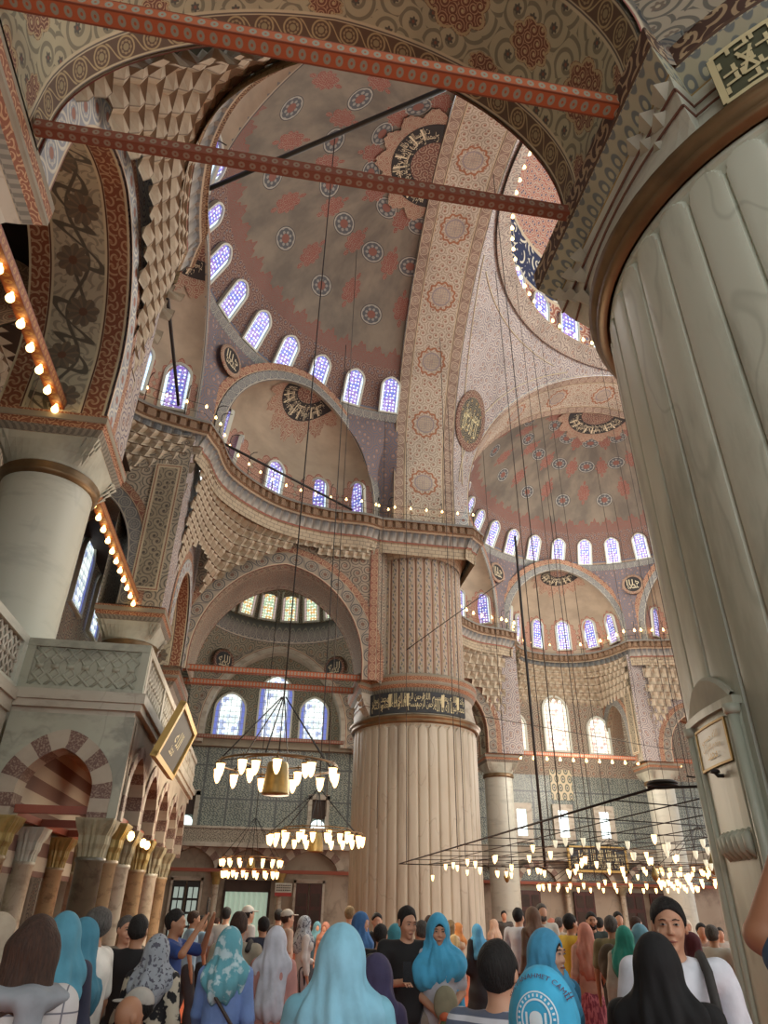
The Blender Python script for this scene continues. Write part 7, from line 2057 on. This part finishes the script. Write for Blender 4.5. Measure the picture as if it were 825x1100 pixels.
PEOPLE = [
 # ---- nearest figures
 dict(x=45, y=982, d=3.6, face=8, f=1, hair='b', long=1, top='#b9b6b4', tpat='plaid', sleeve='l', bot='#5c5a60', label='woman with long brown hair seen from behind, white checked shirt and grey scarf, bottom left', scarf='#8d9296'),
 dict(x=74, y=975, d=5.2, face=-10, f=1, hijab='#4c8fa6', top='#2b2f44', sleeve='l', bot='#2b2f44', skin='l', label='woman in a teal headscarf and navy top seen from behind, near the left edge'),
 dict(x=93, y=982, d=5.9, face=-70, f=1, hijab='#3f8098', drape=.34, top='#b8b2a8', tpat='stripe', sleeve='s', bot='#8c8478', label='woman in a darker teal headscarf and striped top beside the man in the white polo'),
 dict(x=108, y=974, d=6.0, face=-62, hair='g', top='#e8e4da', sleeve='s', bot='#6d675c', skin='m', fat=1.12, label='grey haired man in a white polo shirt in profile, left'),
 dict(x=139, y=1058, d=5.6, face=60, hair='n', top='#2d3346', sleeve='s', bot='#3a3a40', sit=1, pitch=.6, skin='m', label='bald man in a navy shirt crouching low at the left'),
 dict(x=153, y=1056, d=6.0, face=-80, hair='k', cap='#b8b2a8', top='#c9c6c0', sleeve='s', bot='#55555c', sit=1, skin='m', label='crouching person in a white shirt and patterned cap beside the bald man'),
 dict(x=151, y=982, d=6.8, face=20, hair='k', top='#1c1c1f', sleeve='s', bot='#24252a', r='front', skin='m', label='man in a black t-shirt and black trousers seen from behind, left'),
 dict(x=138, y=983, d=7.6, face=160, hair='g', top='#8b8070', sleeve='l', bot='#6a6258', skin='l', eyes=1, label='smiling balding man in a beige shirt behind the man in the white polo'),
 dict(x=172, y=1000, d=6.2, face=15, f=1, hijab='#8f959c', hpat='speck', drape=.26, top='#26252a', tpat='leaf', dress=1, sleeve='w', flare=.35, label='woman in a long black and cream patterned dress and grey scarf'),
 dict(x=190, y=976, d=8.0, face=110, hair='k', top='#2c4a8e', sleeve='s', bot='#2a3040', r='up', l='up', phone=1, skin='m', label='man in a royal blue shirt raising both arms to take a photo', plabel='black phone raised by the man in the royal blue shirt'),
 dict(x=209, y=978, d=12.5, face=80, hair='b', top='#8fb3cc', sleeve='s', bot='#3c3c40', leg=.7, step=.14, skin='m', shoe='#b0a490', label='man in a light blue t-shirt and dark cropped trousers walking right'),
 dict(x=218, y=983, d=13.5, face=60, hair='k', top='#7fa5c2', sleeve='s', bot='#26282e', skin='m', label='man in a sky blue shirt just behind the walking man'),
 dict(x=249, y=992, d=6.0, face=12, f=1, hijab='#5a9fae', hpat='hijabprint', drape=.26, top='#6f8fcb', sleeve='l', hem=.72, bot='#b8bcc4', l='swing', big=.9, label='woman in a blue blouse and turquoise headscarf with a small black bag, seen from behind', **{'with': ('sling',)}),
 dict(x=258, y=979, d=7.4, face=10, hair='b', top='#a09884', sleeve='s', bot='#2e3036', r='down', skin='m', label='dark haired man in a beige t-shirt just behind the woman in blue', **{'with': ('straps',)}),
 dict(x=298, y=992, d=7.0, face=12, f=1, hijab='#c2c6d2', drape=.5, top='#c08a82', dress=1, sleeve='l', flare=.2, label='woman in a long pink dress and white headscarf seen from behind'),
 dict(x=328, y=982, d=12.5, face=75, f=1, hijab='#9ba3aa', hpat='speck', top='#c4c2be', sleeve='l', bot='#b0b0b4', bpat='vstripe', drape=.3, skin='l', l='front', label='woman in a grey patterned headscarf, white top and striped trousers'),
 dict(x=368, y=986, d=3.3, face=6, f=1, hijab='#86c4dc', drape=.62, big=1.55, top='#7cbcd2', dress=1, sleeve='w', wide=1.05, l='phone', label='woman in a large plain light blue headscarf seen from behind, centre foreground'),
 dict(x=405, y=1020, d=4.6, face=30, f=1, hijab='#3c3658', drape=.5, big=1.2, top='#3a3152', dress=1, sleeve='w', label='woman in dark purple partly hidden by the large light blue headscarf'),
 dict(x=437, y=973, d=7.0, face=168, hair='k', top='#1d1e20', sleeve='s', bot='#4c4c4a', bpat='vstripe', l='down', r='phone', phone=1, eyes=1, yaw=-14, pitch=.5, wide=1.08, skin='l', label='man in a black t-shirt and striped trousers facing the camera, looking at his phone', plabel='dark phone held by the man in the black t-shirt', with_=1),
 dict(x=470, y=978, d=7.0, face=172, f=1, hijab='#46b0e0', drape=.30, big=.85, shawl=1, open=1, top='#b9bcc4', sleeve='s', hem=.78, bot='#9a9084', l='clasp', r='clasp', eyes=1, pitch=.35, label='young woman in a bright blue shawl over a white top facing the camera', **{'with': ('tote',)}),
 dict(x=512, y=991, d=14.2, face=-30, f=1, hijab='#4c9cc8', drape=.4, top='#1a1a1e', dress=1, sleeve='w', label='woman in a long black robe and blue headscarf right of the banded pier foot'),
 dict(x=533, y=1009, d=3.3, face=25, hair='k', top='#c9c9d0', tpat='stripe', sleeve='s', bot='#4c5060', skin='l', label='boy with short black hair seen from behind, bottom centre'),
 dict(x=580, y=1030, d=2.45, face=12, f=1, hijab='#3db4e2', drape=.62, big=1.3, top='#3aa6d0', dress=1, sleeve='w', label='person in a bright blue headscarf printed with a white emblem, bottom centre', emblem=1),
 dict(x=585, y=993, d=4.7, face=140, f=1, open=1, hijab='#4aa6d6', drape=.34, top='#2c6f93', sleeve='l', bot='#39424c', eyes=1, yaw=-20, skin='p', label='young woman in a blue headscarf whose face shows above the printed headscarf'),
 dict(x=611, y=981, d=10.8, face=50, hair='k', top='#d2ae2a', sleeve='s', bot='#22242a', r='front', skin='m', label='man in a yellow t-shirt and black trousers'),
 dict(x=627, y=989, d=10.6, face=-15, f=1, hijab='#c98672', drape=.42, top='#c99a84', sleeve='l', bot='#c86c74', bpat='skirt', skirt=1, label='woman in a salmon headscarf and shiny pink pleated skirt'),
 dict(x=634, y=979, d=12.5, face=170, hair='k', beard=1, top='#33403c', sleeve='s', bot='#23262a', skin='m', eyes=1, label='bearded man in a dark green t-shirt facing the camera'),
 dict(x=655, y=983, d=10.2, face=15, hair='g', top='#7c7450', sleeve='s', bot='#3a3630', skin='m', bagc='#4c4030', label='grey haired man in an olive shirt with a brown backpack', **{'with': ('backpack',)}),
 dict(x=669, y=992, d=9.2, face=15, f=1, hijab='#249080', drape=.3, top='#aaa596', sleeve='w', bot='#9a8c70', label='woman in a green teal headscarf and pale loose shirt with a black bag', **{'with': ('sling',)}),
 dict(x=700, y=996, d=3.7, face=8, f=1, hijab='#121214', drape=.45, big=1.2, top='#141416', dress=1, sleeve='w', wide=1.15, label='woman in a plain black headscarf and robe seen from behind, right foreground'),
 dict(x=713, y=963, d=4.3, face=172, hair='k', top='#e2e6f0', sleeve='s', bot='#3c3f48', eyes=1, yaw=6, wide=1.1, skin='l', label='young man with short black hair in a white t-shirt with backpack straps, facing the camera', **{'with': ('straps', 'backpack')}),
 dict(x=763, y=993, d=10.5, face=20, hair='g', top='#c8c4ba', sleeve='l', bot='#1f2024', label='man in a white long sleeved shirt by the near pier'),
 dict(x=741, y=999, d=9.6, face=60, f=1, hijab='#5c2430', drape=.34, top='#31445c', sleeve='l', bot='#2a2c34', label='woman in a maroon headscarf behind the young man in white'),
 dict(x=938, y=948, d=2.3, face=-78, anchor=(817, 1005, 2.2), fore=(.02, -.10, .2), hair='k', top='#3f5c78', sleeve='s', bot='#40444c', l='down', r='elbow', wide=1.1, skin='m', label='man at the right edge in a blue sleeve raising his bent arm'),
 dict(x=3, y=976, d=5.4, face=90, f=1, hijab='#a59680', drape=.4, top='#2a282a', sleeve='l', bot='#2a282a', label='woman in a beige headscarf at the left edge'),
 # ---- people farther off
 dict(x=233, y=988, d=19, face=30, hair='b', top='#b8b4a8', sleeve='s', bot='#5a5650', label='distant man in an off white shirt left of the turquoise headscarf'),
 dict(x=244, y=974, d=13.5, face=20, hair='k', top='#d0cfc8', sleeve='s', bot='#3c4048', label='dark haired man in a white t-shirt beyond the turquoise headscarf'),
 dict(x=267, y=973, d=12.5, face=60, hair='k', cap='#ccc8bc', top='#d2d0ca', sleeve='s', bot='#44464c', label='man in a white cap and white t-shirt'),
 dict(x=284, y=984, d=10.5, face=-20, hair='k', top='#252a3c', sleeve='s', bot='#2c2e36', skin='m', label='boy in a navy t-shirt left of the woman in pink'),
 dict(x=300, y=976, d=14, face=10, hair='k', top='#4c4640', sleeve='s', bot='#303238', label='dark haired man beyond the white headscarf'),
 dict(x=309, y=977, d=12, face=70, hair='b', cap='#b9b2a4', top='#c8a890', sleeve='s', bot='#5c5650', label='man in a pale cap and peach shirt right of the white headscarf'),
 dict(x=341, y=990, d=17, face=170, f=1, hijab='#5c8f9c', top='#3c5c6c', sleeve='l', bot='#384450', label='distant woman in a grey teal headscarf'),
 dict(x=350, y=989, d=16.5, face=200, f=1, hijab='#a8705c', top='#b07a60', sleeve='l', bot='#5c4438', label='distant woman in a reddish brown headscarf'),
 dict(x=376, y=973, d=13, face=20, hair='y', top='#b9a888', sleeve='s', bot='#5c564c', label='person with fair hair behind the large light blue headscarf'),
 dict(x=388, y=977, d=10, face=120, f=1, hijab='#3c6ea8', top='#2c3c54', sleeve='l', bot='#2c3444', label='woman in a royal blue headscarf behind the large light blue headscarf'),
 dict(x=405, y=980, d=12, face=170, hair='k', top='#1f2024', sleeve='s', bot='#2c2c30', label='dark haired person in black left of the man with the phone'),
 dict(x=409, y=992, d=8.5, face=20, hair='k', top='#222226', sleeve='s', bot='#2c2c30', label='person in black with a dark backpack beside the man with the phone', **{'with': ('backpack',)}),
 dict(x=425, y=990, d=9.5, face=30, f=1, hijab='#3c8c9c', top='#2c6c7c', sleeve='l', bot='#38444c', label='woman in a teal headscarf partly behind the man with the phone'),
 dict(x=453, y=988, d=9.0, face=-30, hair='g', top='#c2664a', sleeve='s', bot='#4c4844', label='grey haired man in an orange shirt between the couple'),
 dict(x=461, y=983, d=13, face=10, hair='b', top='#8c7a64', sleeve='s', bot='#4c4844', label='brown haired man beyond the couple'),
 dict(x=484, y=988, d=15, face=60, hair='y', long=1, top='#b8a070', f=1, sleeve='s', bot='#7c7060', label='fair haired woman in an ochre top by the foot of the banded pier'),
 dict(x=492, y=990, d=16, face=100, f=1, hijab='#c27a3c', top='#b8a48c', sleeve='l', bot='#8c8070', label='woman in an orange headscarf by the foot of the banded pier'),
 dict(x=530, y=986, d=19, face=-60, f=1, hijab='#c0a088', top='#b89a84', dress=1, label='distant woman in a beige headscarf and robe'),
 dict(x=541, y=978, d=22, face=170, hair='k', top='#4c4a46', sleeve='s', bot='#38383c', label='distant dark man standing before the far wall'),
 dict(x=556, y=975, d=12.5, face=30, hair='k', top='#c0c6d0', sleeve='s', bot='#5c646c', label='dark haired woman in a pale t-shirt left of the brown headscarf'),
 dict(x=571, y=972, d=12.0, face=-40, f=1, hijab='#6c5444', top='#5c4a3c', sleeve='l', bot='#4c4038', label='tall woman in a brown headscarf'),
 dict(x=581, y=970, d=13.0, face=160, hair='g', beard=1, top='#c2beb2', sleeve='s', bot='#5c5850', label='bearded man in a cream shirt facing the camera'),
 dict(x=600, y=985, d=15, face=40, hair='g', top='#a89c90', sleeve='s', bot='#5c5850', label='grey haired person left of the yellow t-shirt'),
 dict(x=592, y=985, d=17, face=-30, f=1, hijab='#b8705c', top='#a86a58', sleeve='l', bot='#5c4c48', label='distant person in a coral headscarf left of the yellow t-shirt'),
 dict(x=643, y=985, d=15, face=20, hair='k', top='#b8b2a8', sleeve='s', bot='#4c4c50', label='dark haired person right of the bearded man in dark green'),
 dict(x=663, y=979, d=14, face=165, hair='k', top='#a8584c', sleeve='s', bot='#38383c', label='dark haired man in a brick red shirt above the green teal headscarf'),
 dict(x=682, y=984, d=13, face=60, hair='b', top='#8c8478', sleeve='s', bot='#4c4c50', label='brown haired man left of the young man in white'),
 dict(x=686, y=990, d=9.5, face=30, f=1, hijab='#6ca4bc', top='#5c8ca8', sleeve='l', bot='#3c4c5c', label='woman in a pale blue headscarf beside the black headscarf'),
 dict(x=736, y=986, d=17, face=150, f=1, hijab='#d0c4b0', top='#c8b8a0', sleeve='l', bot='#8c8070', label='distant woman in a cream headscarf by the near pier'),
 dict(x=752, y=991, d=13, face=170, hair='k', top='#a88878', sleeve='s', bot='#4c4844', label='man in a dusty pink shirt left of the white long sleeved shirt'),
 dict(x=772, y=996, d=16, face=170, hair='k', top='#b8b0a4', sleeve='s', bot='#4c4844', label='distant man at the edge of the near pier'),
]
PR = []
for sp in PEOPLE: PR.append(person(sp))
# grey scarf round the shoulders of the brown haired woman
r_, I_ = PR[0]; v = Vol((-.4, -.3, I_['zt'](.8)), (.4, .35, I_['zt'](1.6)), .008)
v.ell((0, -.03, I_['zt'](1.415)), (.19, .13, .055), .02); v.ell((.06, -.15, I_['zt'](1.15)), (.075, .035, .26), .05); v.cone((0, .08, I_['zt'](1.42)), (-.05, .12, I_['zt'](1.2)), .06, .05, .05); v.folds(.005, 40); V_, F_2 = v.mesh(); mesh_obj('neck_scarf', V_, F_2, cloth('#878c92'), r_)
# emblem and lettering on the bright blue headscarf
for (r_, I_) in PR:
    if not I_['spec'].get('emblem'): continue
    ho = I_['spec']['_ho']; me = ho.data; co = np.array([v.co[:] for v in me.vertices]); zt = I_['zt']
    from mathutils.bvhtree import BVHTree
    from mathutils import Vector
    bvh = BVHTree.FromPolygons([tuple(c) for c in co], [tuple(p.vertices) for p in me.polygons])
    hz = co[:, 2].max()
    def onb(x, z, d=.004):
        h = bvh.ray_cast(Vector((x, -1.2, z)), Vector((0, 1, 0)))
        if h[0] is None: return (x, -.1, z)
        return tuple(h[0] + h[1] * d * (1 if h[1].y < 0 else -1))
    zc_ = hz - .118
    def ring2(mb, r0, r1, n=48, a0=0, a1=2 * pi, cx=-.0):
        A = np.linspace(a0, a1, n + 1); mb.grid(np.array([[onb(cx + r * cos(a), zc_ + r * 1.1 * sin(a)) for r in np.linspace(r0, r1, 4)] for a in A]))
    em = MB(); ring2(em, .036, .040); ring2(em, .052, .055)
    n = 14
    for i in range(26):
        a = 2 * pi * i / 26; 
        if i % 1 == 0: em.grid(np.array([[onb((r) * cos(a + t), zc_ + r * 1.1 * sin(a + t), .005) for r in (.043, .049)] for t in (-.05, .05)]))
    # mosque shape: dome, body and two minarets
    P = [[onb(x, z, .005) for z in np.linspace(zc_ - .02, zc_ + .002 + .015 * sqrt(max(0, 1 - (x / .017) ** 2)), 5)] for x in np.linspace(-.017, .017, 14)]; em.grid(np.array(P))
    for sx in (-.025, .025): em.grid(np.array([[onb(sx + dx, z, .005) for z in np.linspace(zc_ - .02, zc_ + .014, 4)] for dx in (-.003, .003)]))
    em.build('printed_emblem', material('white_print', c3('#cfe6ee')), ho)
    tb = MB(); V2, F2 = text_tris('SULTANAHMET CAMİİ', True); w = V2[:, 0].max()
    R_ = .145
    zq = hz - .118
    P = []
    for x, y in V2:
        a = pi * .86 - (x / w) * pi * .72; rr_ = .083 + y * .013; P.append(onb(rr_ * cos(a) * 1.0, zq + rr_ * sin(a) * 1.05, .005))
    tb.add(P, F2); tb.build('printed_lettering', material('dark_red_print', c3('#5c3450')), ho)
# things held in hands
r_, I_ = PR[19]
hold = empty('leaf_bunch', (0, 0, 0), 0, 'small bunch of green leaves and orange cloth held by the woman in the blue shawl', 'bunch'); hold.location = r_.location; hold.rotation_euler = r_.rotation_euler
mb = MB()
for i in range(14):
    a = i * 2.4; q = np.array([.02 * cos(a), .30 + .02 * sin(a), I_['zt'](.95)]); mb.tube([q, q + [.03 * cos(a), .02 * sin(a), -.09], q + [.05 * cos(a), .03 * sin(a), -.2]], [.006, .018, .004], 5)
mb.build('leaves', material('leaf_green', c3('#5c6b45')), hold)
mb = MB(); mb.lathe([(0, -.03), (.035, -.02), (.045, .01), (.02, .03), (0, .035)], 10, (0, .30, I_['zt'](.97))); mb.build('orange_cloth', cloth('#c8643c'), hold)
# ------------------------------------------------------------------ camera and light
def setup_cam():
    f, P, Rr = 730.0, radians(30.3), radians(1.1); TH = atan2(3.63, 23.53)
    A = np.array([-sin(TH), cos(TH)]); B = np.array([-cos(TH), -sin(TH)])
    def conv(v): w = np.array(v[:2]); return np.array([-(w @ B), w @ A, v[2]])
    fwd = np.array([0, cos(P), sin(P)]); up0 = np.array([0, -sin(P), cos(P)]); r0 = np.array([1.0, 0, 0])
    rt = cos(Rr) * r0 + sin(Rr) * up0; up = -sin(Rr) * r0 + cos(Rr) * up0
    from mathutils import Matrix
    r, u, b = conv(rt), conv(up), -conv(fwd)
    m = Matrix(((r[0], u[0], b[0], -5.808), (r[1], u[1], b[1], -4.396), (r[2], u[2], b[2], 1.65), (0, 0, 0, 1)))
    cam = bpy.data.cameras.new('camera'); o = bpy.data.objects.new('camera', cam); C.objects.link(o); o.matrix_world = m
    cam.sensor_fit = 'VERTICAL'; cam.sensor_height = 36; cam.lens = f / 1100 * 36; cam.clip_start = .05; cam.clip_end = 200
    SC.camera = o
setup_cam()
w = bpy.data.worlds.new('daylight'); SC.world = w; w.use_nodes = True
w.node_tree.nodes['Background'].inputs[0].default_value = (.95, .98, .97, 1); w.node_tree.nodes['Background'].inputs[1].default_value = 1.15
def lamp(kind, loc, e, col, size=1.0, rot=None, **k):
    l = bpy.data.lights.new('lamp', kind); l.energy = e; l.color = col
    if kind == 'AREA': l.size = size
    else: l.shadow_soft_size = size
    o = bpy.data.objects.new(k.get('name', 'lamp_light'), l); C.objects.link(o); o.location = loc
    if rot: o.rotation_euler = rot
    return o
# daylight that falls through the ring windows, and the glow of the chandelier lamps
lamp('POINT', (11.9, 11.9, 25), 2200, (.98, .98, .95), 3.0, name='dome_daylight')
lamp('POINT', (-4.5, 11.9, 19.5), 250, (1, .95, .9), 2.0, name='half_dome_daylight')
lamp('POINT', (11.9, 29.5, 19.5), 900, (1, .95, .9), 2.0, name='far_half_dome_daylight')
lamp('POINT', (11.5, 12, 4.2), 1500, (1, .84, .66), 4.0, name='great_chandelier_glow')
lamp('POINT', (-5.5, 28.5, 9.5), 300, (1, .93, .85), 1.5, name='back_bay_daylight')
lamp('POINT', (11.9, 32.0, 9.0), 800, (1, .9, .8), 2.0, name='far_bay_glow')
lamp('POINT', (-4.9, 10.0, 3.9), 420, (1, .85, .65), 1.5, name='side_chandelier_glow')
SC.view_settings.view_transform = 'Standard'; SC.view_settings.look = 'None'; SC.view_settings.gamma = 1.0; SC.view_settings.use_curve_mapping = False
SC.view_settings.exposure = 0.72
cy = SC.cycles
cy.max_bounces = 5; cy.diffuse_bounces = 4; cy.glossy_bounces = 2; cy.transmission_bounces = 3; cy.transparent_max_bounces = 6
cy.use_denoising = True; cy.sample_clamp_indirect = 4.0; cy.caustics_reflective = False; cy.caustics_refractive = False
